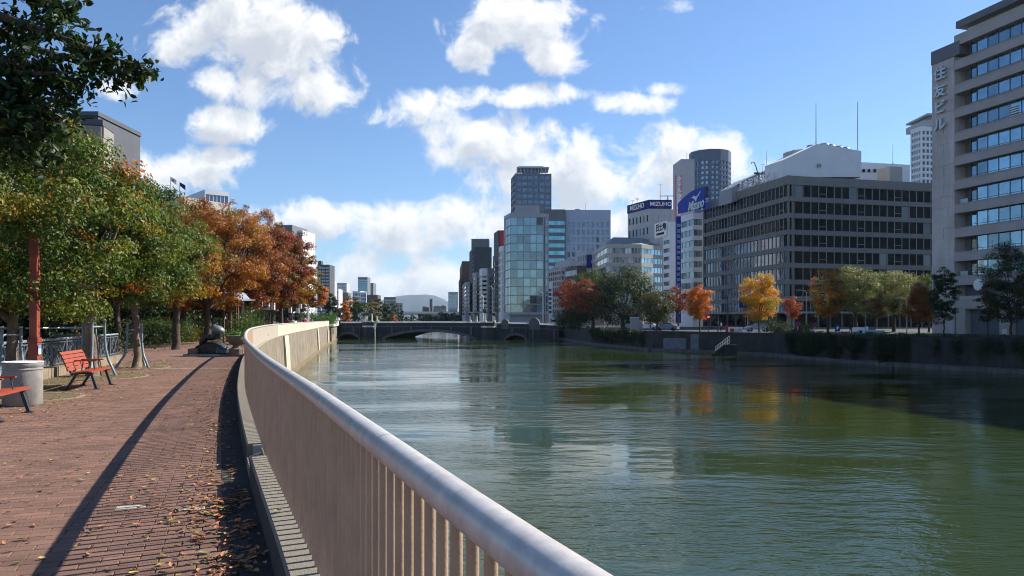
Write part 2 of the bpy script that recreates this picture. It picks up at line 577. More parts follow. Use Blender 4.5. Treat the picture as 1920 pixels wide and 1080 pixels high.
def rail_x(d):
    i = int(np.clip(np.searchsorted(_ds, d) - 1, 0, len(_ds) - 2))
    h = _ds[i + 1] - _ds[i]
    t = (d - _ds[i]) / h
    if t < 0 or t > 1:
        return float(_xs[i] + _sl[i] * (d - _ds[i])) if t < 0 else float(_xs[-1] + _sl[-1] * (d - _ds[-1]))
    return float((2 * t**3 - 3 * t**2 + 1) * _xs[i] + (t**3 - 2 * t**2 + t) * h * _sl[i] + (-2 * t**3 + 3 * t**2) * _xs[i + 1] + (t**3 - t**2) * h * _sl[i + 1])


def rail_pt(d, off=0.0, z=0.0):
    """Point beside the railing: off > 0 towards the river, < 0 towards the promenade."""
    s = rail_x(d + .05) - rail_x(d - .05)
    t = Vector((s, .1)).normalized()
    return Vector((rail_x(d) + t.y * off, d - t.x * off, z))


def strip(dlist, prof, mb=None):
    """Sweep an open profile [(off, z), ...] along the rail."""
    mb = mb or MB()
    m = len(prof)
    vs = [rail_pt(d, o, z) for d in dlist for o, z in prof]
    fs = [(i * m + k, i * m + k + 1, (i + 1) * m + k + 1, (i + 1) * m + k) for i in range(len(dlist) - 1) for k in range(m - 1)]
    fs += [tuple(range(m)), tuple((len(dlist) - 1) * m + k for k in reversed(range(m)))]
    mb.add(vs, fs)
    return mb


def drange(a, b):
    out, d = [], a
    while d < b:
        out.append(d)
        d += max(.35, abs(d) * .035)
    return out + [b]


# ---- terrain far below and around: one sheet to the horizon (river bed level), and water
M_earth = pm('earth', (.10, .085, .06), .95, .3, .4, .5, 10)
gb = MB()
gb.add([(-10500, -400, -6), (4500, -400, -6), (4500, 10400, -6), (-10500, 10400, -6)], [(0, 1, 2, 3)])
gb.build('ground', M_earth, kind='structure')


def water_mat():
    m = bpy.data.materials.new('water')
    m.use_nodes = True
    nt = m.node_tree
    N, L = nt.nodes, nt.links
    b = N['Principled BSDF']
    b.inputs['Base Color'].default_value = (.024, .040, .008, 1)
    b.inputs['Roughness'].default_value = .045
    b.inputs['IOR'].default_value = 1.34
    geo = N.new('ShaderNodeNewGeometry')

    def noise(sx, sy, sc, det, rough=.55, dist=0.0):
        mp = N.new('ShaderNodeMapping'); mp.inputs['Scale'].default_value = (sx, sy, 1)
        mp.inputs['Rotation'].default_value = (0, 0, .12)
        L.new(geo.outputs['Position'], mp.inputs[0])
        n = N.new('ShaderNodeTexNoise'); n.inputs['Scale'].default_value = sc; n.inputs['Detail'].default_value = det
        n.inputs['Roughness'].default_value = rough; n.inputs['Distortion'].default_value = dist
        L.new(mp.outputs[0], n.inputs['Vector'])
        return n.outputs[0]

    def bump(h, dist, strength=None, prev=None, sval=1.0):
        p = N.new('ShaderNodeBump'); p.inputs['Distance'].default_value = dist
        p.inputs['Strength'].default_value = sval
        L.new(h, p.inputs['Height'])
        if strength is not None: L.new(strength, p.inputs['Strength'])
        if prev is not None: L.new(prev, p.inputs['Normal'])
        return p.outputs[0]
    patch = N.new('ShaderNodeMapRange'); patch.interpolation_type = 'SMOOTHSTEP'
    L.new(noise(.5, 1.2, .09, 3, .6, .6), patch.inputs[0])
    patch.inputs[1].default_value, patch.inputs[2].default_value = .4, .62
    patch.inputs[3].default_value, patch.inputs[4].default_value = .10, 1.0
    n1 = bump(noise(.5, 1.0, .45, 2), .10, sval=.5)
    n1b = bump(noise(.45, 1.0, .95, 3), .05, patch.outputs[0], n1)
    n2 = bump(noise(.5, 1.0, 2.3, 4), .06, patch.outputs[0], n1b)
    n3 = bump(noise(.6, 1.0, 7.5, 3), .011, patch.outputs[0], n2)
    L.new(n3, b.inputs['Normal'])
    return m


M_water = water_mat()
wb = MB()
wb.add([(-400, -200, WATER), (400, -200, WATER), (400, 1500, WATER), (-400, 1500, WATER)], [(0, 1, 2, 3)])
wb.build('river_water', M_water, kind='structure')

# ---- left bank land
LB = [rail_pt(d, -.02) for d in drange(-30, 187)]
left_edge = [(p.x, p.y) for p in LB] + [(-47, 187), (-56, 250), (-75, 380), (-107, 600), (-60, 1000), (-60, 10300), (-10400, 10300), (-10400, -200), (12.6, -200)]


def brick_sheet_mat():
    m = bpy.data.materials.new('brick_paving')
    m.use_nodes = True
    nt = m.node_tree
    N, L = nt.nodes, nt.links
    b = N['Principled BSDF']; b.inputs['Roughness'].default_value = .85
    geo = N.new('ShaderNodeNewGeometry')
    mp = N.new('ShaderNodeMapping'); mp.vector_type = 'TEXTURE'
    mp.inputs['Rotation'].default_value = (0, 0, BRICK_ANG)
    L.new(geo.outputs['Position'], mp.inputs[0])
    br = N.new('ShaderNodeTexBrick')
    br.inputs['Scale'].default_value = 1.0
    br.inputs['Brick Width'].default_value = .24
    br.inputs['Row Height'].default_value = .118
    br.inputs['Mortar Size'].default_value = .004
    br.inputs['Mortar Smooth'].default_value = .3
    br.inputs['Bias'].default_value = 0
    br.inputs['Color1'].default_value = (.20, .105, .072, 1)
    br.inputs['Color2'].default_value = (.15, .078, .054, 1)
    br.inputs['Mortar'].default_value = (.09, .065, .055, 1)
    L.new(mp.outputs[0], br.inputs['Vector'])
    nz = N.new('ShaderNodeTexNoise'); nz.inputs['Scale'].default_value = .9; nz.inputs['Detail'].default_value = 6
    L.new(geo.outputs['Position'], nz.inputs['Vector'])
    mr = N.new('ShaderNodeMapRange'); L.new(nz.outputs[0], mr.inputs[0])
    mr.inputs[1].default_value, mr.inputs[2].default_value, mr.inputs[3].default_value, mr.inputs[4].default_value = .3, .7, .8, 1.12
    cc = N.new('ShaderNodeCombineXYZ')
    for i in range(3): L.new(mr.outputs[0], cc.inputs[i])
    x = N.new('ShaderNodeMix'); x.data_type = 'RGBA'; x.blend_type = 'MULTIPLY'; x.inputs[0].default_value = 1
    L.new(br.outputs['Color'], x.inputs[6]); L.new(cc.outputs[0], x.inputs[7])
    L.new(x.outputs[2], b.inputs['Base Color'])
    return m


BRICK_ANG = math.atan2(.36, 1.0)      # rows run across the path
M_brick_sheet = brick_sheet_mat()
M_brick = pm('brick', (.185, .098, .068), .85, .3, 1.3, .5, 90, rnd_obj=.2)
M_brick_t = pm('brick_tinted', (.185, .098, .068), .85, .3, 1.3, .5, 90, tint=True)
M_joint = pm('paving_joint', (.07, .05, .042), .95, .3, 6)

# land of the left bank (soil)
lb = MB(); lb.prism(left_edge, -5.9, -.03)
land = lb.build('left_bank', M_earth, kind='structure')

# brick paving sheet between the kerb and the planting on the left
FENCE = lambda d: -12.4 - .262 * (d - 20)              # line of the garden fence
pv = MB()
dl = drange(-30, 187)


def pave_left(d):
    if d < 28: return min(FENCE(d) + .12, rail_x(d) - 6)
    return FENCE(28) + .12 - (d - 28) * .46 if d < 44 else (FENCE(28) + .12 - 16 * .46 - (d - 44) * .20)


vs = []
for d in dl:
    p = rail_pt(d, -.17)
    vs += [(pave_left(p.y), p.y, -.004), (p.x, p.y, -.004)]
pv.add(vs, [(2 * i, 2 * i + 1, 2 * i + 3, 2 * i + 2) for i in range(len(dl) - 1)])
# in front, real bricks lie on a sunken bed: cut the sheet there
NEAR0, NEAR1 = 1.6, 17.5
pvf = MB(); pvn = MB()
for i in range(len(dl) - 1):
    a, b2, c, e = vs[2 * i], vs[2 * i + 1], vs[2 * i + 3], vs[2 * i + 2]
    if NEAR0 - .6 < dl[i] and dl[i + 1] < NEAR1 - .3:
        pvn.add([(q[0], q[1], -.014) for q in (a, b2, c, e)], [(0, 1, 2, 3)])
    else:
        pvf.add([a, b2, c, e], [(0, 1, 2, 3)])
pave = pvf.build('pavement', M_brick_sheet, kind='structure')
pvn.build('paving_bed', M_joint, pave)

# ---- individual bricks
eu = Vector((-math.sin(BRICK_ANG), math.cos(BRICK_ANG)))   # along the path
ev = Vector((math.cos(BRICK_ANG), math.sin(BRICK_ANG)))    # along a row
bw, bh = .24, .118


def brick_mesh(k):
    r = random.Random(k)
    w, h = bw / 2 - .0028, bh / 2 - .0028
    m = MB()
    c = .004
    vs = [(-w, -h, -.012), (w, -h, -.012), (w, h, -.012), (-w, h, -.012),
          (-w, -h, -c), (w, -h, -c), (w, h, -c), (-w, h, -c),
          (-w + c, -h + c, 0), (w - c, -h + c, 0), (w - c, h - c, 0), (-w + c, h - c, 0)]
    m.add(vs, [(0, 1, 5, 4), (1, 2, 6, 5), (2, 3, 7, 6), (3, 0, 4, 7), (4, 5, 9, 8), (5, 6, 10, 9), (6, 7, 11, 10), (7, 4, 8, 11), (8, 9, 10, 11)])
    return m


cells = []
for j in range(int(-2 / bh), int(24 / bh)):
    for i in range(int(-16 / bw), int(8 / bw)):
        cx = (i + (.5 if j % 2 else 0)) * bw
        cy = (j + .5) * bh
        p = ev * cx + eu * cy
        if not (NEAR0 + .35 < p.y < NEAR1): continue
        x1 = rail_x(p.y) - .19
        if p.x > x1 - .06 or p.x < max(pave_left(p.y) + .1, -.95 * p.y - 2.2): continue
        # tree pit beside the bin is left open
        if (p.x + 9.8) ** 2 + (p.y - 15.6) ** 2 < .8: continue
        cells.append((p.y, p.x, p.y))
dn = [d for d in dl if NEAR0 - .6 < d]
cells.sort()
bm_ = [brick_mesh(k).mesh('brick', M_brick) for k in range(2)]
M_brick_w = pm('brick_worn_pale', (.42, .40, .34), .85, .3, 14, .4, 60)
bmw = brick_mesh(5).mesh('brick', M_brick_w)
pale = {(-2.35, 6.42), (-2.62, 6.52), (-3.25, 6.5)}
vis = [c for c in cells if abs(c[1] - 0) < .69 * c[0] and c[0] > 4.75]
near = set(vis[:292])
tint = []
big = MB()
for c in cells:
    r = random.Random(hash((round(c[1], 3), round(c[2], 3))))
    z = r.uniform(-.0022, .0012)
    white = any(abs(c[1] - a) < .12 and abs(c[2] - b) < .06 for a, b in pale)
    if c in near or white:
        o = inst('brick', bmw if white else bm_[r.randint(0, 1)], pave, (c[1], c[2], z), rz=BRICK_ANG + r.uniform(-.006, .006))
        if white: o['label'] = 'brick worn pale with mortar smeared on it'
    else:
        M = Matrix.Translation((c[1], c[2], z)) @ Matrix.Rotation(BRICK_ANG + r.uniform(-.006, .006), 4, 'Z')
        src = brick_mesh(0)
        big.add([M @ Vector(q) for q in src.v], src.f)
        tint += [r.uniform(.76, 1.2)] * len(src.f)
ob = big.build('bricks', M_brick_t, pave, kind='stuff')
a_ = ob.data.attributes.new('tint', 'FLOAT_COLOR', 'FACE')
t_ = np.ones((len(tint), 4)); t_[:, :3] = np.array(tint)[:, None]
a_.data.foreach_set('color', t_.ravel())

# pale concrete bands crossing the path farther on
M_band = pm('concrete_band', (.36, .32, .28), .9, .25, 3, .3, 30)
for d0, d1, xl in ((34.0, 34.25, 20), (24.6, 24.75, 4.5), (39.5, 39.7, 10)):
    q = MB()
    x1 = rail_x(d0) - .4
    x0 = max(pave_left(d0), x1 - xl)
    q.add([(x0, d0 - .0, .001), (x1, d0 + .36 * 0, .001), (x1, d1, .001), (x0, d1, .001)], [(0, 1, 2, 3)])
    q.build('concrete_band', M_band, kind='structure')

# ---- the river wall with its ledge (a thing with parts)
wall = thing('river_wall', 'curving concrete river wall with stained face under the white railing', 'river wall', (rail_x(20), 20, 0))
off0 = wall.location


def wbuild(mb, name, m, **k):
    mb.v = [tuple(Vector(p) - off0) for p in mb.v]
    return mb.build(name, m, wall, **k)


M_ledge = pm('exposed_aggregate', (.33, .29, .23), .9, .35, 120, .9, 260)
LED = .25
prof = [(-.165, -.05), (-.165, LED - .012), (-.150, LED), (.10, LED), (.14, LED - .04)]
NOTCH = (7.6, 8.35)
M_ledge_face_shade = pm('ledge_face_shade', (.05, .04, .034), .95, .4, 5, .6, 40)  # near-black colour deepens the shade on the ledge's promenade side
M_shadow_strip = pm('painted_ledge_shadow', (.045, .035, .03), .95, .4, 6, .8, 50)  # dark strip: the ledge's cast shadow on the paving, deepened by colour
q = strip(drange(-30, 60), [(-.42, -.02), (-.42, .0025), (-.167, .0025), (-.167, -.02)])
q.build('shadow_strip', M_shadow_strip, kind='structure')
joints = [-30, -12, NOTCH[0], NOTCH[1], 19.0, 31, 44, 60, 80, 105, 135, 162, 187]
for a, b2 in zip(joints[:-1], joints[1:]):
    if a == NOTCH[0]:
        wbuild(strip([a, b2], [(-.165, -.05), (-.165, .12), (-.06, .12), (-.06, .13), (.10, .13), (.14, .1)]), 'ledge_recess', M_ledge)
        for dd in (a + .035, b2 - .035):
            wbuild(strip([dd - .03, dd + .03], [(-.10, .1), (-.10, LED - .01), (.10, LED - .01)]), 'ledge_bracket', M_grey_metal)
        wbuild(strip([a + .1, b2 - .1], [(-.02, .1), (-.02, LED - .03), (.09, LED - .03)]), 'ledge_block', M_ledge)
        continue
    wbuild(strip(drange(a + .006, b2 - .006), prof), 'ledge', M_ledge)
    wbuild(strip(drange(a + .006, b2 - .006), [(-.169, -.04), (-.169, LED - .03), (-.1655, LED - .03), (-.1655, -.04)]), 'ledge_face_shade', M_ledge_face_shade)
# face panels down to the water
pj = [-30, -10, 6, 16, 26, 36, 46, 56, 64.5, 68.5, 80, 92, 104, 117, 131, 146, 159]
for i, (a, b2) in enumerate(zip(pj[:-1], pj[1:])):
    pr = [(-.14, LED - .12), (.10, LED - .05), (.16, -1.0), (.26, WATER + .3), (.30, -5)]
    o = wbuild(strip(drange(a + .02, b2 - .02), pr), 'wall_panel', M_conc_wall)
M_pier = pm('pale_concrete', (.55, .48, .38), .9, .3, 2, .6, 14, streak=.5, streak_c=(.2, .17, .13))
for a, b2 in ((64.3, 68.3), (116.2, 119.4), (149, 151.5), (168, 170)):
    o = wbuild(strip(drange(a, b2), [(-.1, LED - .14), (.22, LED - .07), (.34, -1.0), (.44, WATER + .25), (.45, -5)]), 'wall_pier', M_pier)
wbuild(strip(drange(20, 187), [(.2, -5), (.2, WATER + .22), (.75, WATER + .16), (.78, -5)]), 'wall_toe', pm('wet_toe', (.22, .17, .09), .6, .4, 1.5, .4, 8))
# outlet house at the end of the wall
eh = strip([159.02, 187.2], [(-.2, -.12), (.55, -.12), (.6, -5), (-.2, -5)])
wbuild(eh, 'outlet_block', M_conc_wall)
wbuild(strip([158.5, 187.6], [(-.3, .02), (1.0, .02), (1.0, .5), (-.3, .5)]), 'outlet_slab', M_white)
wbuild(strip([163, 167.5], [(.4, -1.7), (.585, -1.7), (.585, -.55), (.4, -.55)]), 'outlet_opening_dark_block', M_black)  # solid black block, painted as the dark inside an opening
for a, b2, o2 in ((163, 165.6, .95), (168, 172, .95), (174, 180, .95), (182, 186, .95)):
    wbuild(strip([a, b2], [(o2, .55), (o2 + .05, .55), (o2 + .05, 1.15), (o2, 1.15)]), 'white_board', M_white)

# ---- the railing: thing with rail sections, upright bars
M_rail = pm('rail_paint', (.60, .56, .52), .34, .22, 14, .035, 120, metal=.25, spec=.45)
M_bar = pm('bar_paint', (.46, .31, .215), .38, .16, 5, .10, 90, spec=.4, streak=.25, streak_c=(.30, .2, .13))  # same paint as the far bars; shade and warm brick bounce browned in
rail = thing('railing', 'long curving white railing of upright bars under a thick silver handrail', 'railing', (rail_x(20), 20, LED))
RZ, RR = 1.18, .046


def rbuild(mb, name, m, **k):
    mb.v = [tuple(Vector(p) - rail.location) for p in mb.v]
    return mb.build(name, m, rail, **k)


rj = [-30, -9.0, -3.2, 2.495, 8.7, 15.2, 21.5, 28, 34.5, 41, 48, 56, 65, 75, 86, 98, 112, 128, 145, 159.5]
for a, b2 in zip(rj[:-1], rj[1:]):
    m = MB()
    g = .003 if b2 < 30 else .002
    ds = drange(a + g, b2 - g)
    pts = [rail_pt(d, 0, RZ) for d in ds]
    m.tube([pts[0]] + pts + [pts[-1]], [RR - .003] + [RR] * len(pts) + [RR - .003], 28 if a < 20 and b2 > 0 else 14)
    o = rbuild(m, 'handrail', M_rail, auto=True)
for b2 in rj[1:-1]:
    m = MB()
    m.tube([rail_pt(b2 - .03, 0, RZ), rail_pt(b2 + .03, 0, RZ)], RR - .006, 20, False)
    rbuild(m, 'rail_sleeve', M_dark, smooth=True)
# top plate beneath the tube


# bars
bar = MB()
n = 14
prof_b = [(math.cos(2 * math.pi * k / n) * .0148, math.sin(2 * math.pi * k / n) * .0148) for k in range(n)]
bar.prism(prof_b, -.02, RZ - LED - .035)
bar_me = bar.mesh('upright_bar', M_bar, True)
try: bar_me.set_sharp_from_angle(angle=math.radians(50))
except Exception: pass
s_len, d = 0.0, -29.0
marks = []
prev = rail_pt(d)
target = 0
step = .01
while d < 159.4:
    d2 = d + max(step, abs(d) * .0004)
    p = rail_pt(d2)
    s_len += (p - prev).length
    prev = p
    d = d2
    if s_len >= target:
        marks.append(d)
        target = s_len + .114
seen = [q for q in marks if q > 1.05][:298]
ss = set(seen)
far_b = MB()
for q in marks:
    p = rail_pt(q, 0, LED)
    ang = math.atan2(-(rail_x(q + .05) - rail_x(q - .05)), .1)
    if q in ss:
        inst('upright_bar', bar_me, rail, tuple(p - rail.location), rz=ang)
    else:
        w = .019
        far_b.box(p.x - w, p.x + w, p.y - w, p.y + w, LED - .02, RZ - .05) if q > 60 else far_b.prism([(p.x + math.cos(k * math.pi / 3) * .019, p.y + math.sin(k * math.pi / 3) * .019) for k in range(6)], LED - .02, RZ - .05, False, False)
rbuild(far_b, 'distant_bars', pm('bar_paint_sunlit', (.62, .54, .44), .5, .12, 3), kind='stuff', smooth=False)  # same paint as the near bars, made paler for the sun on them

# ---- right bank: wall line, street level
RB = [(90, -200), (72, -20), (60, 25), (51, 55), (46, 69), (40, 79), (34.5, 101), (28, 111), (22, 118), (17, 141), (12.2, 183), (7, 215), (-2, 270), (-22, 395), (-40, 600), (-40, 1000)]
M_asphalt = pm('asphalt', (.036, .037, .04), .9, .2, 2, .2, 50)
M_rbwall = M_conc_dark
M_toe = pm('toe_concrete', (.13, .125, .115), .85, .4, 1, .4, 10, streak=.6)
rbp = [(x, y) for x, y in RB] + [(-60, 1000), (-60, 10300), (4400, 10300), (4400, -200)]
rbm = MB(); rbm.prism(list(reversed(rbp[:-0] if False else rbp)), -5.9, STREET)
rbm.build('right_bank', M_asphalt, kind='structure')
emb = thing('embankment_wall', 'dark shaded stone embankment wall along the far side of the river', 'embankment wall', (34.5, 101, STREET))


def ebuild(mb, name, m, **k):
    mb.v = [tuple(Vector(p) - emb.location) for p in mb.v]
    return mb.build(name, m, emb, **k)


segs = []
for (x0, y0), (x1, y1) in zip(RB[:-2], RB[1:-1]):
    L_ = math.hypot(x1 - x0, y1 - y0)
    k = max(1, round(L_ / 9))
    for i in range(k):
        segs.append(((x0 + (x1 - x0) * i / k, y0 + (y1 - y0) * i / k), (x0 + (x1 - x0) * (i + 1) / k, y0 + (y1 - y0) * (i + 1) / k)))
for i, (a, b2) in enumerate(segs):
    a, b2 = Vector((*a, 0)), Vector((*b2, 0))
    t = (b2 - a).normalized(); nn = Vector((-t.y, t.x, 0))
    q = MB()
    j = random.Random(i).uniform(0, .05)
    g = t * .015
    sec = [(-.3, -5.5), (.45 + j, -5.5), (.22 + j, STREET - .02), (-.3, STREET - .02)]
    vs = [a + g + nn * o2 + Vector((0, 0, z)) for o2, z in sec] + [b2 - g + nn * o2 + Vector((0, 0, z)) for o2, z in sec]
    q.add(vs, [(0, 1, 2, 3), (7, 6, 5, 4), (0, 4, 5, 1), (1, 5, 6, 2), (2, 6, 7, 3)])
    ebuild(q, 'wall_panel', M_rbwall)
    q = MB()
    sec = [(-.35, STREET - .02), (.32, STREET - .02), (.32, STREET + .32), (-.35, STREET + .32)]
    vs = [a + g * .3 + nn * o2 + Vector((0, 0, z)) for o2, z in sec] + [b2 - g * .3 + nn * o2 + Vector((0, 0, z)) for o2, z in sec]
    q.add(vs, [(0, 1, 2, 3), (7, 6, 5, 4), (0, 4, 5, 1), (1, 5, 6, 2), (2, 6, 7, 3)])
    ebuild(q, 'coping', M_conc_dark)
    # low toe ledge just above the water
    q = MB()
    sec = [(.3, -5.5), (1.1, -5.5), (1.1, WATER + .35), (.3, WATER + .45)]
    vs = [a + nn * o2 + Vector((0, 0, z)) for o2, z in sec] + [b2 + nn * o2 + Vector((0, 0, z)) for o2, z in sec]
    q.add(vs, [(0, 1, 2, 3), (7, 6, 5, 4), (0, 4, 5, 1), (1, 5, 6, 2), (2, 6, 7, 3)])
    ebuild(q, 'toe_ledge', M_toe)
for (y0_, y1_, z0_, z1_) in ((111.5, 112.6, -2.9, STREET - .05), (113.2, 116.4, -2.9, -1.25)):
    xa_, xb_ = float(np.interp(y0_, [p[1] for p in RB], [p[0] for p in RB])), float(np.interp(y1_, [p[1] for p in RB], [p[0] for p in RB]))
    q = MB(); q.beam((xa_ - .42, y0_, (z0_ + z1_) / 2), (xb_ - .42, y1_, (z0_ + z1_) / 2), .12, z1_ - z0_)
    ebuild(q, 'repaired_patch', pm('patch_concrete', (.16, .17, .20), .85, .3, 1.5, .3, 10))
# stair railing on the wall
sr = thing('stair_railing', 'white sloping stair railing on the dark embankment wall', 'railing', (gx(1362, 104), 104, -1.6))
q = MB()
A, B = at(1350, 660, 104.2), at(1376, 640, 102.2)
A.x -= .6; B.x -= .6
for dz in (0, .45, .9):
    q2 = MB(); q2.beam(A + Vector((0, 0, dz - .2)) - sr.location, B + Vector((0, 0, dz - .2)) - sr.location, .07, .07)
    q2.build('rail', M_white, sr)
for i in range(9):
    p = A.lerp(B, i / 8) - sr.location
    q2 = MB(); q2.beam(p + Vector((0, 0, -.2)), p + Vector((0, 0, .7)), .06, .06); q2.build('baluster', M_white, sr)
q2 = MB()
for i in range(8):
    p = A.lerp(B, i / 8) - sr.location
    q2.box(p.x - .5, p.x + 1.2, p.y - .2, p.y + .2, -3.2, p.z - .25)
q2.build('steps', M_conc_dark, sr)

# ---- mountain far away
mb = MB()
nx, ny = 120, 14
rr = random.Random(3)
ph = [(rr.uniform(0, 6.28), rr.uniform(.6, 1.4)) for _ in range(8)]
vs = []
for j in range(ny):
    for i in range(nx):
        X = -9000 + 12000 * i / (nx - 1)
        d = 8600 + 1400 * j / (ny - 1)
        px = 960 + X / d * F
        prof_ = 250 * math.exp(-abs((px - 774) / 66) ** 3) + 110 * math.exp(-((px - 690) / 45) ** 2) + 60 * math.exp(-((px - 840) / 40) ** 2) + 60 + 30 * math.sin(px / 61.)
        w = math.sin(math.pi * min(1, j / (ny - 1) * 1.0)) ** .7 if j < ny - 1 else 0
        n_ = sum(math.sin(X / 260. * k_[1] * (1 + q_) + k_[0] + j) * 7 / (1 + q_) for q_, k_ in enumerate(ph))
        vs.append((X, d, (max(0, prof_ * .92) + n_) * w - 6))
fs = [(j * nx + i, j * nx + i + 1, (j + 1) * nx + i + 1, (j + 1) * nx + i) for j in range(ny - 1) for i in range(nx - 1)]
mb.add(vs, fs)
mb.build('mountain', pm('wooded_slope', (.03, .05, .045), .95, .4, .004), kind='structure', smooth=True)
# ================================================================ BUILDINGS
G_teal = glass('glass_teal', (.16, .27, .30), .07, metal=.35)
G_sky = glass('glass_sky', (.22, .36, .45), .05, metal=.75, rnd_=.4)
G_dark = glass('glass_dark', (.003, .0035, .004), .05, rnd_=.6, ior=1.3, spec=.12)
G_blue = glass('glass_blue', (.06, .10, .16), .06, metal=.4)
M_blind = glass('glass_over_blind', (.11, .12, .125), .08, spec=.5, ior=1.5, rnd_=.5)
G_far = pm('far_window', (.06, .09, .13), .25, .2, .2, metal=.3)


def inset(poly, d):
    n = len(poly)
    out = []
    for i in range(n):
        p0, p1, p2 = Vector(poly[i - 1]), Vector(poly[i]), Vector(poly[(i + 1) % n])
        a, b = (p1 - p0).normalized(), (p2 - p1).normalized()
        na, nb = Vector((-a.y, a.x)), Vector((-b.y, b.x))
        k = (na + nb)
        k = k / max(.2, k.dot(na))
        out.append(tuple(p1 + k * d))
    return out


def poly_building(name, label, poly, zb, H, edges, floors, M_wall, cat='building', M_pane=None, blank_top=1.5, blank_bot=0.0, sill=.3, head=.0,
                  depth=.25, parapet=.5, group=None, roof=None, gnd=None, M_mull=None, pane_cap=300, transoms=0, top_mat=None, roof_boxes=0, spand_mat=None):
    """poly: ccw footprint in world XY; edges: {edge index: dict(cols, pier, m)} for the faces with windows; the others stay blank."""
    c = Vector((*poly[0], zb))
    t = thing(name, label, cat, c, 0, group)
    pl = [(p[0] - c.x, p[1] - c.y) for p in poly]
    core = inset(pl, depth)
    n = len(pl)
    mb = MB()
    mb.prism(core, 0, H)
    z0, z1 = blank_bot, H - blank_top
    fh = (z1 - z0) / floors
    bands = []
    zprev = 0
    for i in range(floors):
        a = z0 + i * fh + fh * sill
        b = z0 + (i + 1) * fh - fh * head
        bands.append((a, b))
        mb.prism(pl, zprev, a)
        zprev = b
    mb.prism(pl, zprev, H)
    if parapet:
        inn = inset(pl, .3)
        for i in range(n):
            j = (i + 1) % n
            mb.add([(*pl[i], H), (*pl[j], H), (*inn[j], H), (*inn[i], H), (*pl[i], H + parapet), (*pl[j], H + parapet), (*inn[j], H + parapet), (*inn[i], H + parapet)],
                   [(0, 1, 5, 4), (2, 3, 7, 6), (4, 5, 6, 7)])
    mull = MB()
    blr = random.Random(int(H * 77))
    count = 0
    extra = MB()
    for i in range(n):
        j = (i + 1) % n
        A, B = Vector((*pl[i], 0)), Vector((*pl[j], 0))
        L_ = (B - A).length
        tdir = (B - A) / L_
        nrm = Vector((tdir.y, -tdir.x, 0))
        ang = math.atan2(tdir.y, tdir.x)
        M = Matrix.Rotation(ang, 4, 'Z'); M.translation = A
        e = edges.get(i)
        if not e or e.get('cols', 0) == 0:
            for a, b in bands:
                mb.box(.02, L_ - .02, .012, depth + .05, a - .01, b + .01, M)
            continue
        cols_, pier = e['cols'], e.get('pier', 0)
        x0, x1 = e.get('x0', depth + .02), e.get('x1', L_ - depth - .02)
        if x0 > depth + .1:
            for a, b in bands: mb.box(.02, x0, .012, depth + .05, a - .01, b + .01, M)
        if x1 < L_ - depth - .1:
            for a, b in bands: mb.box(x1, L_ - .02, .012, depth + .05, a - .01, b + .01, M)
        cw = (x1 - x0) / cols_
        for k in range(cols_ + 1):
            if pier and not e.get('fine'):
                xa = x0 + k * cw - cw * pier / 2
                xb = xa + cw * pier
                for a, b in bands: mb.box(max(xa, .02), min(xb, L_ - .02), e.get('pd', .03), depth + .05, a - .01, b + .01, M)
            elif 0 < k < cols_:
                xa = x0 + k * cw
                mw = e.get('mw', .05)
                for a, b in bands: mull.box(xa - mw, xa + mw, depth * e.get('mout', .6), depth + .02, a, b, M)
        pw = cw * (1 - pier) - .02
        mp_ = e.get('pane', M_pane)
        me = None
        for (a, b) in bands:
            if me is None:
                q = MB(); q.box(-pw / 2, pw / 2, -.02, .02, 0, b - a - .02)
                me = q.mesh('window_pane', mp_)
                hb_ = (b - a) * .45
                q2_ = MB(); q2_.box(-pw / 2, pw / 2, -.02, .02, 0, b - a - .02); me_b = q2_.mesh('window_pane', M_blind if mp_ in (G_dark, G_blue, G_teal) else mp_)
            for k in range(cols_):
                loc = M @ Vector((x0 + (k + .5) * cw, depth - .03, a + .01))
                if count < pane_cap:
                    inst('window_pane', me_b if blr.random() < .07 else me, t, loc, rz=ang)
                else:
                    extra.box(x0 + (k + .5) * cw - pw / 2, x0 + (k + .5) * cw + pw / 2, depth - .05, depth - .01, a + .01, b - .01, M)
                count += 1
                if transoms and k % transoms == transoms - 2:
                    zz = a + (b - a) * .32
                    mull.box(x0 + k * cw + cw * .08, x0 + (k + 1) * cw - cw * .08, depth - .12, depth - .052, zz, zz + .09, M)
    mb.build('wall', M_wall, t)
    if mull.v: mull.build('mullions', M_mull or M_wall, t, kind='stuff')
    if extra.v: extra.build('more_panes', M_pane, t, kind='stuff')
    lr = random.Random(int(H * 100))
    cx, cy = sum(p[0] for p in pl) / n, sum(p[1] for p in pl) / n
    for k in range(roof_boxes):
        p = Vector(pl[lr.randrange(n)]).lerp(Vector((cx, cy)), lr.uniform(.35, .8))
        w, h = lr.uniform(.8, 2.0), lr.uniform(.8, 2.2)
        q = MB(); q.box(p.x - w, p.x + w, p.y - w * .7, p.y + w * .7, H, H + h); q.box(p.x - w * .6, p.x + w * .6, p.y - w * .4, p.y + w * .4, H + h, H + h + .25)
        q.build('roof_unit', M_grey_metal, t)
    return t, pl, c


def quad_fp(pxc, d, pxr, pxl=None, w2=15, ang=14.6, ang2=None):
    """Footprint from the near-left corner at column pxc, distance d; front reaches column pxr, the left side recedes to column pxl."""
    a = math.radians(ang)
    a2 = math.radians(ang if ang2 is None else ang2)
    C = Vector((gx(pxc, d), d))
    e1 = Vector((math.cos(a), math.sin(a))); e2 = Vector((-math.sin(a2), math.cos(a2)))
    r = (pxr - 960) / F
    w1 = (r * C.y - C.x) / (e1.x - r * e1.y)
    if pxl is not None:
        l = (pxl - 960) / F
        w2 = (l * C.y - C.x) / (e2.x - l * e2.y)
    return [tuple(C), tuple(C + e1 * w1), tuple(C + e1 * w1 + e2 * w2), tuple(C + e2 * w2)], w1, w2


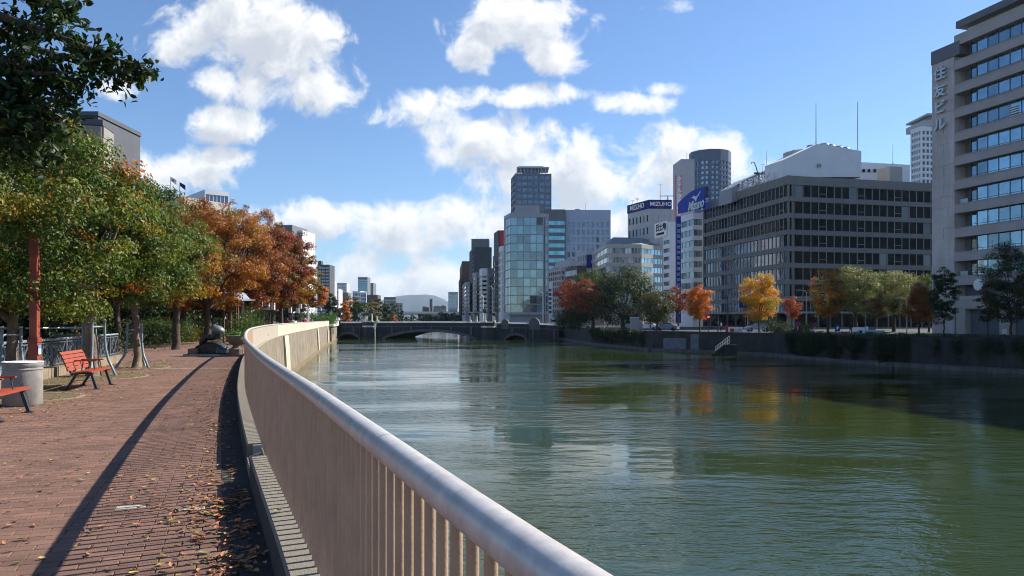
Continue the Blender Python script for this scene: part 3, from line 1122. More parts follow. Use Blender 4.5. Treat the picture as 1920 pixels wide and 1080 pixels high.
M_b_grey = pm('facade_grey', (.20, .19, .178), .75, .12, .5, .1, 8)
M_b_stone = pm('facade_stone', (.30, .28, .285), .8, .12, .9, .25, 20)
M_b_white = pm('facade_white', (.78, .78, .79), .7, .06, .4)
M_b_pale = pm('facade_pale', (.42, .42, .44), .75, .08, .4)
M_b_beige = pm('facade_beige', (.44, .40, .35), .75, .1, .5)
M_b_brown = pm('facade_brown', (.12, .07, .06), .8, .15, .4)
M_b_dark = pm('facade_dark', (.06, .065, .075), .7, .15, .4)
M_b_slate = pm('facade_slate', (.14, .15, .17), .7, .12, .4)
M_mull_light = pm('mullion_metal', (.26, .26, .265), .45, .05, 2, metal=.3)
M_mull_dark = pm('mullion_dark', (.06, .06, .065), .5, .1, 2)
M_navy = pm('sign_navy', (.008, .014, .16), .6, .05, 1, spec=.15)
M_blue = pm('sign_blue', (.006, .035, .34), .6, .05, 1, spec=.15)
M_letters = pm('letter_white', (.8, .8, .8), .5, .03, 1)
M_silver = pm('letter_silver', (.55, .58, .62), .4, .05, 1, metal=.3)
M_redp = pm('sign_red', (.5, .02, .03), .5, .05, 1)


def text(body, size, loc, rotz, m, parent, extrude=.05, align='CENTER', name='lettering', sx=1.0, tilt=90, shear=0, bold=.0, space=1.0):
    cu = bpy.data.curves.new(name, 'FONT')
    cu.body = body
    cu.size = size
    cu.extrude = extrude
    cu.align_x = align
    cu.align_y = 'CENTER'
    cu.offset = bold
    cu.shear = shear
    cu.space_character = space
    cu.resolution_u = 3
    cu.materials.append(m)
    o = bpy.data.objects.new(name, cu)
    me = bpy.data.meshes.new_from_object(o)
    bpy.data.objects.remove(o)
    o = bpy.data.objects.new(name, me)
    col.objects.link(o)
    o.parent = parent
    o.location = loc
    o.rotation_euler = (math.radians(tilt), 0, rotz)
    o.scale = (sx, 1, 1)
    return o


def mast(label, px, d, y0, y1, r=.09, name='antenna_mast', arms=0, group=None, m=None):
    z0, z1 = gz(y0, d), gz(y1, d)
    t = thing(name, label, 'antenna', (gx(px, d), d, z0), 0, group)
    q = MB(); q.tube([(0, 0, 0), (0, 0, (z1 - z0) * .5), (0, 0, z1 - z0)], [r, r * .8, r * .45], 6); q.build('pole', m or M_grey_metal, t)
    q = MB(); q.box(-r * 3, r * 3, -r * 3, r * 3, -.1, .15); q.build('base', M_dark, t)
    for k in range(arms):
        q = MB(); z = (z1 - z0) * (.95 - .12 * k)
        q.beam((-r * 9, 0, z), (r * 9, 0, z), r * .8, r * .8)
        for i in range(-3, 4): q.beam((i * r * 2.6, -.3, z), (i * r * 2.6, .3, z), r * .5, r * .5)
        q.build('aerial', M_grey_metal, t)
    return t


# ---------------- big grey office block with bands of dark windows (right of centre)
dD = 165.0
A_ = math.radians(14.6)
Cr = Vector((gx(1489, dD + .8), dD + .8))
Cl = Vector((gx(1477, dD), dD))
e1 = Vector((math.cos(A_), math.sin(A_)))
r_ = (1790 - 960) / F
w1 = (r_ * Cr.y - Cr.x) / (e1.x - r_ * e1.y)
l_ = (1318 - 960) / F
e2 = Vector((-.20, 1)).normalized()
w2 = (l_ * Cl.y - Cl.x) / (e2.x - l_ * e2.y)
far_r = Cr + e1 * w1
far_l = Cl + e2 * w2
fpD = [tuple(Cl), tuple(Cr), tuple(far_r), tuple(far_r + e2 * 30), tuple(far_l + e1 * 20), tuple(far_l)]
H_D = gz(331, dD) - STREET
pitch = 31.3 / F * dD
tD, plD, cD = poly_building('office_block', 'wide grey office block with bands of dark windows and a chamfered corner', fpD, STREET, H_D,
                            {0: dict(cols=1, pier=.25, pane=G_dark), 1: dict(cols=21, pier=0, mw=.07, mout=.6, pane=G_dark), 5: dict(cols=25, pier=0, mw=.07, mout=.55, pane=G_blue)},
                            8, M_b_grey, M_pane=G_dark, blank_top=14 / F * dD, blank_bot=H_D - 14 / F * dD - 8 * pitch, sill=.29, head=0, depth=.4, M_mull=M_mull_light,
                            transoms=5, parapet=.3)
# ground floor: canopy and shop front
q = MB()
n0 = Vector((e1.y, -e1.x))
for (a, b) in ((Cl, far_l), (Cr, far_r)):
    tt = (b - a).normalized()
    nn = Vector((tt.y, -tt.x)) if (Vector((tt.y, -tt.x)).dot(Vector((-1, -1))) > 0) else Vector((-tt.y, tt.x))
    pts = [a + nn * 1.2, b + nn * 1.2, b - nn * .1, a - nn * .1]
    q.prism([(p.x - cD.x, p.y - cD.y) for p in pts], 3.4, 3.75)
q.build('canopy', M_mull_light, tD)
shop = MB()
for (a, b, N_) in ((Cl, far_l, 9), (Cr, far_r, 14)):
    tt = (b - a).normalized()
    nn = Vector((tt.y, -tt.x)) if (Vector((tt.y, -tt.x)).dot(Vector((-1, -1))) > 0) else Vector((-tt.y, tt.x))
    for k in range(N_):
        p = a.lerp(b, (k + .08) / N_) + nn * .06
        p2 = a.lerp(b, (k + .92) / N_) + nn * .06
        q = MB(); q.beam((p.x - cD.x, p.y - cD.y, 1.8), (p2.x - cD.x, p2.y - cD.y, 1.8), .1, 2.9)
        q.build('shop_window', G_dark, tD)
M_side_shade = pm('side_storey_shade', (.33, .33, .37), .8, .1, .5)  # grey-lilac tone paints in the shade on this receding storey
# rooftop: white plant house with sloping top, low parapet storey, cooling units
zr = H_D + STREET


def px_block(name, m, parent, pc, pts_px, d0, depth, dir_=(0, 1), kind=None):
    """A solid whose front outline is given in photo columns and rows at distance d0 (+ slope of the front along e1)."""
    q = MB()
    fr = []
    for px, py in pts_px:
        r = (px - 960) / F
        # front plane through (gx(pts[0]), d0) along e1
        X0 = gx(pts_px[0][0], d0)
        s = (r * d0 - X0) / (e1.x - r * e1.y)
        p = Vector((X0 + e1.x * s, d0 + e1.y * s))
        fr.append(Vector((p.x, p.y, EYE + (HY - py) / F * p.y)) - pc)
    dv = Vector((-e1.y, e1.x, 0)) * depth
    n = len(fr)
    q.add(fr + [p + dv for p in fr], [tuple(range(n)), tuple(reversed(range(n, 2 * n)))] + [(i, i + n, (i + 1) % n + n, (i + 1) % n) for i in range(n)])
    return q.build(name, m, parent, kind=kind)


px_block('plant_house', M_b_white, tD, cD, [(1468, 332), (1468, 300), (1532, 270), (1615, 283), (1615, 332)], dD + 3, 7)
px_block('rear_storey', M_b_white, tD, cD, [(1615, 350), (1615, 304), (1706, 309), (1706, 354)], dD + 20, 10)
px_block('side_storey', M_side_shade, tD, cD, [(1372, 380), (1372, 352), (1400, 335), (1467, 307), (1469, 345)], dD + 22, 6)
px_block('roof_box', M_b_beige, tD, cD, [(1668, 345), (1668, 312), (1692, 313), (1692, 346)], dD + 12, 4)
px_block('roof_box', M_b_beige, tD, cD, [(1488, 292), (1488, 281), (1508, 279), (1508, 292)], dD + 8, 4)
for px in (1618, 1628, 1639, 1650, 1661):
    px_block('vent_window', M_black, tD, cD, [(px, 323), (px, 317), (px + 4, 317), (px + 4, 323)], dD + 19.7 + (px - 1615) * .028, .2)
px_block('vent_window', M_mull_light, tD, cD, [(1534, 313), (1534, 307), (1540, 307), (1540, 313)], dD + 4.75, .3)
for px, py, rad in ((1545, 274, 1.3), (1556, 276, 1.3), (1572, 279, 1.2), (1584, 281, 1.2), (1520, 277, 1.0)):
    q = MB(); p = at(px, py, dD + 14) - cD
    q.lathe([(rad, -1.2), (rad, .15), (rad * .8, .4), (rad * .8, .55)], 14, p); q.build('cooling_fan', M_slate if False else M_grey_metal, tD, auto=True)
for px, pa, pb in ((1383, 352, 345), (1412, 345, 338), (1428, 340, 332), (1441, 336, 327), (1450, 334, 326)):
    px_block('door_panel', M_b_slate, tD, cD, [(px, pa), (px, pb), (px + 4, pb - 1), (px + 4, pa - 1)], dD + 19, .3)
# rooftop characters along the receding edge
ang_l = math.atan2(-e2.y, -e2.x)
chars = '住友生命淀屋橋ビル'
posx = [1368.5, 1377, 1387, 1396, 1406, 1416.5, 1430, 1437.5, 1448]
for ch, px in zip(chars, [1368.5, 1378, 1387.5, 1397.5, 1407, 1417, 1428, 1438, 1448.5]):
    r = (px - 960) / F
    s = (r * Cl.y - Cl.x) / (e2.x - r * e2.y)
    p = Cl + e2 * s
    hh = 1.55
    text(ch, 2.2, (p.x - cD.x, p.y - cD.y, H_D + .35 + hh * .6), ang_l, M_letters, tD, .04, name='roof_character', bold=.02)
mast('tall thin lightning rod beside the plant house roof of the grey office block, left one', 1530, dD + 14, 275, 193, .13, 'lightning_rod')
mast('tall thin lightning rod standing at the corner of the white plant house', 1608, dD + 12, 286, 191, .13, 'lightning_rod')
mast('thin rod on the low white rear storey of the grey office block', 1674, dD + 26, 308, 270, .08, 'lightning_rod')
mast('thin rod above the side storey of the grey office block', 1437, dD + 26, 322, 282, .07, 'lightning_rod')
mast('television aerial on the roof beside the white plant house', 1475, dD + 20, 300, 284, .06, 'television_aerial', arms=2)
mast('small bent roof aerial above the side storey', 1430, dD + 24, 325, 308, .06, 'television_aerial', arms=1)
t = thing('roof_davit', 'dark bent window cleaning davit on the roof edge', 'roof crane', at(1421, 322, dD + 24))
q = MB(); q.tube([(0, 0, -.5), (-.4, 0, 1.1), (-.9, 0, 2.3), (-1.5, 0, 2.4), (-1.6, 0, 2.0)], [.14, .13, .12, .1, .1], 6); q.build('arm', M_dark, t)
q = MB(); q.box(-.9, .3, -.3, .3, -.6, -.2); q.build('base', M_dark, t)

# ---------------- stone tower block at the right edge
dS = 115.0
uS = Vector((.26, -1)).normalized()
CS = Vector((gx(1747.5, dS), dS))


def on_S(px):
    r = (px - 960) / F
    s = (r * CS.y - CS.x) / (uS.x - r * uS.y)
    return s


H_S = gz(98, dS) - STREET
s_strip = on_S(1790)
fl = 44.8 / F * (CS + uS * s_strip).y
nS = 12
LS = 78.0
zwt = gz(106, dS) - STREET        # height of the top of the highest window row at the corner
c = Vector((CS.x, CS.y, STREET))
tS = thing('stone_office_tower', 'tall stone office block with deep window bands at the edge of the picture', 'building', c)
eS = Vector((-uS.y, uS.x))         # inland (to the right)
if eS.x < 0: eS = -eS
MS = Matrix(((uS.x, eS.x, 0, 0), (uS.y, eS.y, 0, 0), (0, 0, 1, 0), (0, 0, 0, 1)))   # local: x along facade towards camera, y inland


def SB(mb, x0, x1, y0, y1, z0, z1): mb.box(x0, x1, y0, y1, z0, z1, MS)


M_S_stone = pm('tower_stone', (.56, .50, .49), .85, .2, .25, .3, 12, streak=.25, streak_c=(.14, .13, .13))
q = MB()
SB(q, .02, LS, 2.2, 27, 0, H_S - 1.4)
q.build('core', M_b_slate, tS)
# end wall in courses of stone panels
nco = 26
hc = (H_S - 2.0) / nco
for k in range(nco):
    for (xa, xb) in ((0, s_strip * .52), (s_strip * .52, s_strip)) if k % 2 else ((0, s_strip * .36), (s_strip * .36, s_strip)):
        q = MB(); o_ = random.Random(k * 7 + int(xb)).uniform(0, .025)
        SB(q, xa + .025, xb - .025, -o_ * 2.5, 2.6, k * hc + .025, (k + 1) * hc - .025)
        q.build('stone_panel', M_S_stone, tS)
q = MB(); SB(q, .03, s_strip - .03, .03, 27, 0, H_S - 2.02); q.build('end_wall', M_S_stone, tS)
q = MB(); SB(q, -.05, s_strip + 1.0, -.15, 27, H_S - 1.98, H_S); q.build('roof_cap', M_b_slate, tS)
# continuous spandrel bands, top fascia
M_S_band = pm('tower_band', (.40, .36, .36), .8, .12, .4, .2, 14)
tops = [zwt - k * fl for k in range(nS)]
for k, zt in enumerate(tops[:11]):
    za = zt - fl + .05            # band between this row and next
    zb_ = zt - fl * .62
    q = MB(); SB(q, s_strip + .01, LS, -.04, 2.3, za, zb_); q.build('spandrel_band', M_S_band, tS)
    q = MB(); SB(q, s_strip + .01, LS, -.12, .0, zb_ + .003, zb_ + .09); q.build('band_lip', M_S_band, tS)
q = MB(); SB(q, s_strip + .01, LS, -.12, 27, zwt + .02, zwt + 1.55); q.build('top_fascia', M_S_band, tS)
q = MB(); SB(q, s_strip + 1.0, LS, 1.4, 27, zwt + 1.6, zwt + 2.5); q.build('roof_storey', M_white, tS)
q = MB(); SB(q, s_strip + .3, LS, -.1, 27, zwt + 2.5, zwt + 3.5); q.build('roof_fascia', M_b_slate, tS)
# panes
pwS = 1.75
xs0 = s_strip + 3.2
nP = int((LS - xs0) / pwS)
mp = MB(); mp.box(-pwS / 2 + .015, pwS / 2 - .015, -.03, .03, 0, fl * .62 - .1)
meS = mp.mesh('window_pane', G_sky)
mp2 = MB(); mp2.box(-.42, .42, -.03, .03, 0, fl * .45)
meS2 = mp2.mesh('narrow_pane', G_sky)
angS = math.atan2(uS.y, uS.x)
mu = MB()
for k, zt in enumerate(tops[:10]):
    zs = zt - fl * .62 + .12
    for i in range(min(nP, 24)):
        p = MS @ Vector((xs0 + (i + .5) * pwS, .75, zs))
        inst('window_pane', meS, tS, p, rz=angS)
        SB(mu, xs0 + i * pwS - .035, xs0 + i * pwS + .035, .66, .85, zs - .05, zt)
    p = MS @ Vector((xs0 - .55, .75, zs)); inst('narrow_pane', meS2, tS, p, rz=angS)
    SB(mu, xs0 - 1.0, LS - 2, .68, .84, zs + .30, zs + .35)
    SB(mu, xs0 - 1.05, xs0 - .97, .6, .9, zs, zt)
mu.build('mullions', M_mull_dark, tS, kind='stuff')
q = MB()
for k, zt in enumerate(tops[:11]): SB(q, s_strip + .02, LS, 1.9, 2.2, zt - fl * .62, zt)
q.build('recess_wall', M_b_slate, tS)
# open louvred pane and balcony air unit
q = MB(); zt = tops[3]
for j in range(5): SB(q, xs0 + 3 * pwS + .1, xs0 + 3.7 * pwS, .5, .9, zt - 1.9 + j * .3, zt - 1.8 + j * .3)
q.build('louvre', M_white, tS)
q = MB(); SB(q, s_strip + .6, s_strip + 1.9, .4, 1.2, tops[6] - fl * .6, tops[6] - fl * .4); q.build('air_unit', M_grey_metal, tS)
q = MB(); SB(q, s_strip + .6, s_strip + 1.9, .4, 1.2, tops[9] - fl * .6, tops[9] - fl * .4); q.build('air_unit', M_grey_metal, tS)
# lettering on the end wall, one character above another
sc_ = (on_S(1766) + on_S(1766)) / 2
for ch, yp in zip('住友ビル', (140, 172, 203, 235)):
    zc = EYE + (HY - yp) / F * (CS + uS * sc_).y - STREET
    p = MS @ Vector((sc_, -.35, zc))
    text(ch, 2.0, p, angS, M_silver, tS, .16, name='wall_character', bold=.045, sx=1.15)
# ground floor: garage shutters, beige lintel, pillars
for i in range(6):
    x = s_strip + 2.0 + i * 7.2
    q = MB(); SB(q, x, x + 5.4, .9, 1.1, 0, 3.6); q.build('shutter', M_b_slate, tS)
    q = MB()
    for j in range(12): SB(q, x, x + 5.4, .86, .9, j * .3, j * .3 + .03)
    q.build('shutter_ribs', M_b_dark, tS, kind='stuff')
    q = MB(); SB(q, x - 1.7, x - .1, -.05, 1.5, 0, 5.4); q.build('pillar', M_b_beige, tS)
q = MB(); SB(q, s_strip + .3, LS, -.1, 1.9, 3.65, 5.4); q.build('lintel', M_b_beige, tS)
q = MB()
p = MS @ Vector((s_strip + 4.6, -.2, 6.9))
R_ = Matrix.Rotation(math.pi / 2, 3, 'X')
q.lathe([(.02, 0), (.6, .12), (.8, .4)], 18, (0, 0, 0)); q.v = [tuple(MS.to_3x3() @ Vector((v[0], -v[2], v[1])) + p) for v in map(Vector, q.v)]
q.build('dish_antenna', M_white, tS)

# ---------------- sports-goods building with blue curved roof sign
fp, w1_, w2_ = quad_fp(1300, 208, 1319, 1270, ang=14.6, ang2=12)
H_M = gz(402, 208) - STREET
tM, plM, cM = poly_building('office_building', 'narrow white office building with a blue curved sign on its roof', fp, STREET, H_M,
                            {0: dict(cols=3, pier=0, mw=.08, pane=G_teal), 3: dict(cols=4, pier=0, mw=.08, pane=G_teal)}, 9, M_b_white, M_pane=G_teal,
                            blank_top=1.2, blank_bot=3.5, sill=.42, depth=.3, M_mull=M_mull_dark)
sgn = thing('roof_sign', 'blue curved roof sign with a silver running bird emblem and lettering', 'sign', cM + Vector((0, 0, H_M)))


def Mpt(px, py, out=.6):
    """A point on the sign plane: the receding left face of the building, set out by `out` metres."""
    a2 = math.radians(12)
    e = Vector((-math.sin(a2), math.cos(a2)))
    n_ = Vector((-e.y, e.x))
    C = Vector((fp[0][0], fp[0][1])) + n_ * out
    r = (px - 960) / F
    s = (r * C.y - C.x) / (e.x - r * e.y)
    p = C + e * s
    return Vector((p.x, p.y, EYE + (HY - py) / F * p.y)) - sgn.location, Vector((n_.x, n_.y, 0))


def Mshape(pts, m, name, out, th=.3):
    fr = []
    for px, py in pts:
        p, nn = Mpt(px, py, out)
        fr.append(p)
    n = len(fr)
    q = MB()
    q.add(fr + [p - nn * th for p in fr], [tuple(reversed(range(n))), tuple(range(n, 2 * n))] + [(i, (i + 1) % n, (i + 1) % n + n, i + n) for i in range(n)])
    return q.build(name, m, sgn)


# the sign spans columns 1271..1321: its outer edge runs past the building corner
arc = [(1271, 401), (1271, 382), (1275, 377), (1281, 371), (1288, 365), (1296, 359), (1304, 355), (1312, 352), (1320, 350), (1320, 389), (1300, 394)]
Mshape(arc, M_blue, 'board', 1.0, .4)
Mshape([(1320.2, 350), (1325, 349.6), (1325, 371), (1320.2, 371.6)], M_navy, 'side_board', 1.0, .4)
Mshape([(1295.5, 371), (1300, 369), (1300, 366), (1302.5, 368.5), (1306, 368), (1310, 362.5), (1313.3, 357.5), (1313, 360.5), (1310, 365.5), (1306.5, 371), (1305.5, 376), (1303.5, 378), (1302.3, 373.8), (1299.5, 371.8)],
       M_silver, 'bird_emblem', 1.12, .1)
ptx, nn = Mpt(1304, 384.5, 1.2)
txt = text('Mizuno', 3.5, ptx, math.atan2(-nn.x, nn.y) + math.pi, M_silver, sgn, .05, name='lettering', shear=.35, bold=.06, space=.9)
a2 = math.radians(12)
txt.rotation_euler = (math.radians(90), 0, math.atan2(-math.cos(a2), math.sin(a2)))
# dark boxes hung on the glazed strip beside the grey block
for k in range(9):
    q = MB(); p = at(1313.5, 408 + k * 21.2, 206.5) - cM
    q.box(-.8, .8, -.5, .8, -.9, .0); q.build('balcony_box', M_navy, tM)
def gen(name, label, pc, d, pr, pl, ytop, floors, ca, cb, M, pane, ang=14.6, ang2=None, w2=15, zb=STREET, bt=1.5, bb=3.5, sill=.35, pa=0, pb=0, depth=.25, mw=.08, mm=None, cap=300, boxes=0, tr=0, parapet=.4, pd=.03):
    fp, w1, w2 = quad_fp(pc, d, pr, pl, w2, ang, ang2)
    e = {}
    if ca: e[0] = dict(cols=ca, pier=pa, mw=mw, pd=pd)
    if cb: e[3] = dict(cols=cb, pier=pb, mw=mw, pd=pd)
    return poly_building(name, label, fp, zb, gz(ytop, d) - zb, e, floors, M, M_pane=pane, blank_top=bt, blank_bot=bb, sill=sill, depth=depth,
                         M_mull=mm or M, pane_cap=cap, roof_boxes=boxes, transoms=tr, parapet=parapet)


# white office building with the black lettered board, left of the blue sign
tL, plL, cL = gen('office_building', 'white office building with ribbon windows and a black lettered board near its roof', 1256, 232, 1270, 1243, 418, 9, 0, 5, M_b_white, G_blue, ang2=14.6, bt=5.0, sill=.5, mm=M_mull_dark, mw=.05)
nb = thing('building_sign', 'white board with bold black characters on the side of the white office building', 'sign', at(1250, 428, 230))
a14 = math.radians(14.6)
eL = Vector((-math.sin(a14), math.cos(a14), 0)); nL = Vector((-eL.y, eL.x, 0))
q = MB(); M = Matrix((eL, nL, Vector((0, 0, 1)))).transposed().to_4x4()
q.box(-3.6, 4.6, -.2, .15, -2.6, 2.0, M); q.build('board', M_letters, nb)
text('日土地', 2.4, nL * .2 + Vector((0, 0, .3)), math.atan2(-eL.y, -eL.x), M_black, nb, .04, bold=.07, name='character')
q = MB(); q.box(-2.2, 3.2, .16, .2, -1.9, -1.2, M); q.build('underline', M_black, nb)
nb.location = Vector((*plL[0], 0)) + cL + eL * 5.2 + nL * .3 + Vector((0, 0, 25.5 - .0)); nb.location.z = gz(428, 236)
# tall narrow blue sign with white characters
t = thing('vertical_sign', 'tall narrow blue sign with white characters between two white buildings', 'sign', at(1272, 620, 206))
zt = gz(406, 206) - gz(620, 206)
q = MB(); q.box(-.6, .6, -.4, .8, 2, zt); q.build('board', M_blue, t)
for i in range(17):
    text('御堂筋淀屋橋医療健診歯科眼内科皮膚科'[i], 1.0, (0, -.43, zt - 2.5 - i * 1.45), 0, M_letters, t, .02, name='character')
# white slab and lattice sign tower behind
gen('slab_tower', 'plain white slab tower rising behind the blue curved roof sign', 1277, 300, 1302, None, 300, 12, 0, 0, M_b_pale, G_blue, w2=12, ang=3)
t = thing('sign_tower', 'slim lattice tower with stacked white characters beside the white slab tower', 'sign tower', at(1272, 600, 290))
zz0, zz1 = gz(410, 290) - t.location.z, gz(331, 290) - t.location.z
q = MB()
for sx_ in (-1.1, 1.1):
    for sy_ in (-.8, .8): q.beam((sx_, sy_, 0), (sx_, sy_, zz1 + .5), .22, .22)
q.build('frame', M_redp, t)
q = MB()
z = zz0 - 10
while z < zz1:
    q.beam((-1.1, -.8, z), (1.1, -.8, z + 1.6), .12, .12); q.beam((-1.1, -.8, z), (1.1, -.8, z), .12, .12); z += 1.6
q.build('lattice', M_grey_metal, t, kind='stuff')
for i, ch in enumerate('ホテル淀屋橋駅'):
    text(ch, 2.0, (.15, -1.0, zz1 - 1.2 - i * 2.15), 0, M_letters, t, .06, name='character', bold=.04)
mast('thin rod on top of the white slab tower', 1288, 304, 302, 281, .12, 'lightning_rod')

# dark round residential tower far behind
fp = []
Cx, Cy, Rr_ = gx(1341, 640), 640 + 17, 17.5
for k in range(12):
    a = -math.pi / 2 - math.pi / 12 + k * math.pi / 6
    fp.append((Cx + Rr_ * math.cos(a), Cy + Rr_ * math.sin(a)))
M_tw = pm('tower_blue_slate', (.05, .085, .16), .6, .15, .1)
G_tw = glass('glass_tower', (.16, .22, .3), .12, metal=.3)
poly_building('residential_tower', 'dark many-sided residential skyscraper with balconies behind the blue curved roof sign', fp, 0, gz(280, 640), {k: dict(cols=2, pier=.35, pd=.1) for k in (10, 11, 0, 1, 2, 3)}, 30, M_tw,
              M_pane=G_tw, blank_top=9, blank_bot=6, sill=.42, depth=.9, pane_cap=300)
# bank building with navy rooftop sign
tK, plK, cK = gen('bank_building', 'grey panelled building with paired windows and a navy lettered sign box on its roof', 1218, 262, 1262, 1177, 394, 8, 4, 6, M_b_pale, G_dark, ang=5, ang2=22, sill=.45, pa=.95, pb=.62, bt=1.4, depth=.2)
sK = thing('rooftop_sign', 'navy rooftop sign box with white capital letters on two faces', 'sign', cK + Vector((0, 0, gz(394, 262) + .05 - STREET)))
hK = (394 - 378) / F * 262
p0, p1, p3 = [Vector((*plK[i], 0)) for i in (0, 1, 3)]
p1 = p0 + (p1 - p0) * .93
q = MB(); pp = [tuple((p0 + ((p1 + p3) / 2 - p0) * 0 + Vector((-.2, -.2, 0))).xy), tuple((p1 + Vector((.1, -.2, 0))).xy), tuple((p1 + (p3 - p0) + Vector((.1, 0, 0))).xy), tuple((p3 + Vector((-.2, 0, 0))).xy)]
q.prism(pp, .5, hK + .6); q.build('sign_box', M_navy, sK)
q = MB(); q.prism([tuple(Vector(v).lerp(Vector(pp[0]) * .5 + Vector(pp[2]) * .5, .04)) for v in pp], 0, .5); q.build('frame', M_grey_metal, sK)
dirF, dirL = (p1 - p0).normalized(), (p3 - p0).normalized()
nF = Vector((dirF.y, -dirF.x, 0)); nLk = Vector((-dirL.y, dirL.x, 0))
rzF, rzL = math.atan2(dirF.y, dirF.x), math.atan2(-dirL.y, -dirL.x)
text('MIZUHO', 1.95, p0.lerp(p1, .5) + nF * .42 + Vector((0, 0, hK * .68)), rzF, M_letters, sK, .04, bold=.04)
text('MIZUHO', 2.4, p0.lerp(p3, .52) + nLk * .42 + Vector((0, 0, hK * .68)), rzL, M_letters, sK, .04, bold=.04)
for P0_, P1_, nn_ in ((p0, p1, nF), (p0, p3, nLk)):
    q = MB(); q.beam(P0_.lerp(P1_, .34) + nn_ * .42 + Vector((0, 0, hK * .30)), P0_.lerp(P1_, .66) + nn_ * .42 + Vector((0, 0, hK * .36)), .1, .12); q.build('red_swash', M_redp, sK)
mast('tall thin mast on the roof behind the navy sign box', 1238, 270, 376, 345, .1, 'antenna_mast', arms=1)
mast('stubby cluster of phone antennas behind the navy sign box', 1252, 270, 376, 367, .3, 'phone_antenna', arms=1)
mast('television aerial on the left corner of the navy sign roof, lower one', 1186, 270, 385, 375, .07, 'television_aerial', arms=2)
mast('television aerial above the navy sign roof, taller one left of the corner', 1195, 270, 382, 371, .07, 'television_aerial', arms=3)

# curved-corner office building behind the trees
dJ = 255.0
a14 = math.radians(14.6)
P_l = Vector((gx(1112, dJ + 28), dJ + 28)); P_c = Vector((gx(1136, dJ - 2), dJ - 2)); P_m = Vector((gx(1203, dJ), dJ)); P_r = Vector((gx(1246, dJ + 8), dJ + 8))
fp = [tuple(P_c), tuple(P_m), tuple(P_r), tuple(P_r + Vector((-6, 26))), tuple(P_l + Vector((12, 6))), tuple(P_l)]
poly_building('corner_office', 'pale office building with a bent front, ribbon windows and grey sloping roof above the trees', fp, STREET, gz(461, dJ) - STREET,
              {0: dict(cols=11, mw=.12), 1: dict(cols=7, mw=.12), 5: dict(cols=9, mw=.06)}, 7, M_b_beige, M_pane=G_sky, blank_top=.8, blank_bot=4, sill=.42, depth=.3, M_mull=M_b_beige)
q = MB()
base_ = [Vector((*p, gz(459, dJ))) for p in fp]
cen = sum(base_, Vector()) / 6
c0 = Vector((*fp[0], STREET))
tJ = scn.objects[[o.name for o in scn.objects if o.name.startswith('corner_office')][-1]]
tp_ = [p.lerp(cen, .35) + Vector((0, 0, 3.0)) for p in base_]
q.add([p - c0 for p in base_ + tp_], [(i, (i + 1) % 6, (i + 1) % 6 + 6, i + 6) for i in range(6)] + [tuple(range(6, 12))])
q.build('roof', pm('patina_roof', (.2, .22, .2), .7, .2, .6), tJ)
# lower blocks left of it
gen('office_building', 'low brown and cream banded building left of the curved corner office', 1082, 290, 1100, 1056, 500, 5, 0, 5, M_b_brown, G_blue, bt=1.0, sill=.4, mm=M_b_white, mw=.05, w2=20)
gen('office_building', 'grey building with narrow windows and a navy hanging sign left of the curved corner office', 1100, 300, 1124, 1082, 470, 7, 4, 5, M_b_pale, G_dark, pa=.6, pb=.6, bt=1.5)
gen('office_building', 'pale grey building with rooftop steelwork behind the low brown block', 1068, 330, 1090, 1046, 492, 7, 3, 4, M_b_pale, G_dark, pa=.5, pb=.6, boxes=3)
gen('shop_building', 'small white fronted building with grey bands right of the glass office', 1052, 262, 1060, 1028, 502, 8, 2, 6, M_b_pale, G_dark, pb=.35, bt=1.0, sill=.4, boxes=2)
gen('shop_building', 'narrow white building standing next to the glass office', 1027, 258, 1036, 1022, 530, 6, 1, 0, M_b_white, G_blue, bt=2.0)
t = thing('hanging_sign', 'navy hanging sign on the grey building with narrow windows', 'sign', at(1104, 490, 296)); q = MB(); q.box(-.9, .9, -.3, .3, -2.6, 2.6); q.build('board', M_navy, t)

# ---------------- glass office at the end of the bridge
dF = 222.0
tF, plF, cF = gen('glass_office', 'tall pale green glass office building at the far end of the bridge', 956, dF, 1020, 945, 402, 11, 5, 4, M_b_pale, G_teal, ang=2, ang2=14, bt=.8, bb=3.8, sill=.10, pa=0, mw=.05, depth=.22, mm=M_mull_dark)
fpx, w1f, _ = quad_fp(1021, dF + .6, 1029, None, 12, 2)
poly_building('glass_office_wing', 'slim glazed stair wing on the side of the pale green glass office', fpx, STREET, gz(400, dF) - STREET - .5, {0: dict(cols=1)}, 11, M_b_pale, M_pane=G_teal, blank_top=1, blank_bot=3.8, sill=.2, depth=.3)
q = MB(); q.box(1.5, 8.6, 1.0, 9, gz(402, dF) - STREET, gz(384, dF) - STREET); q.build('plant_room', M_b_pale, tF)
q = MB(); q.box(-.4, 11, -1.0, .0, 3.2, 3.5); q.build('canopy', M_mull_light, tF)
# high tower behind it
tH, plH, cH = gen('high_rise', 'dark blue-grey high rise with a crown-like open roof behind the glass office', 966, 520, 1034, 958, 326, 22, 6, 3, pm('tower_slate_blue', (.11, .15, .22), .6, .1, .2), G_blue, ang=4, ang2=8, zb=-.5, bt=1.0, bb=8, sill=.4, pa=.22, pb=.25, depth=.6, pd=.1)
q = MB()
zH = gz(326, 520) + .5
q.box(1, 23, 2, 20, zH + 4.4, zH + 5.2); q.box(2.2, 19, 3, 18, zH + 5.2, zH + 5.8)
q.build('crown_slab', M_grey_metal, tH)
q = MB()
for i in range(9): q.box(1.2 + i * 2.4, 1.7 + i * 2.4, 2.2, 2.8, zH, zH + 4.4)
q.build('crown_posts', M_grey_metal, tH, kind='stuff')
q = MB(); q.box(5, 17, 5, 16, zH, zH + 4.4); q.build('crown_core', M_b_slate, tH)
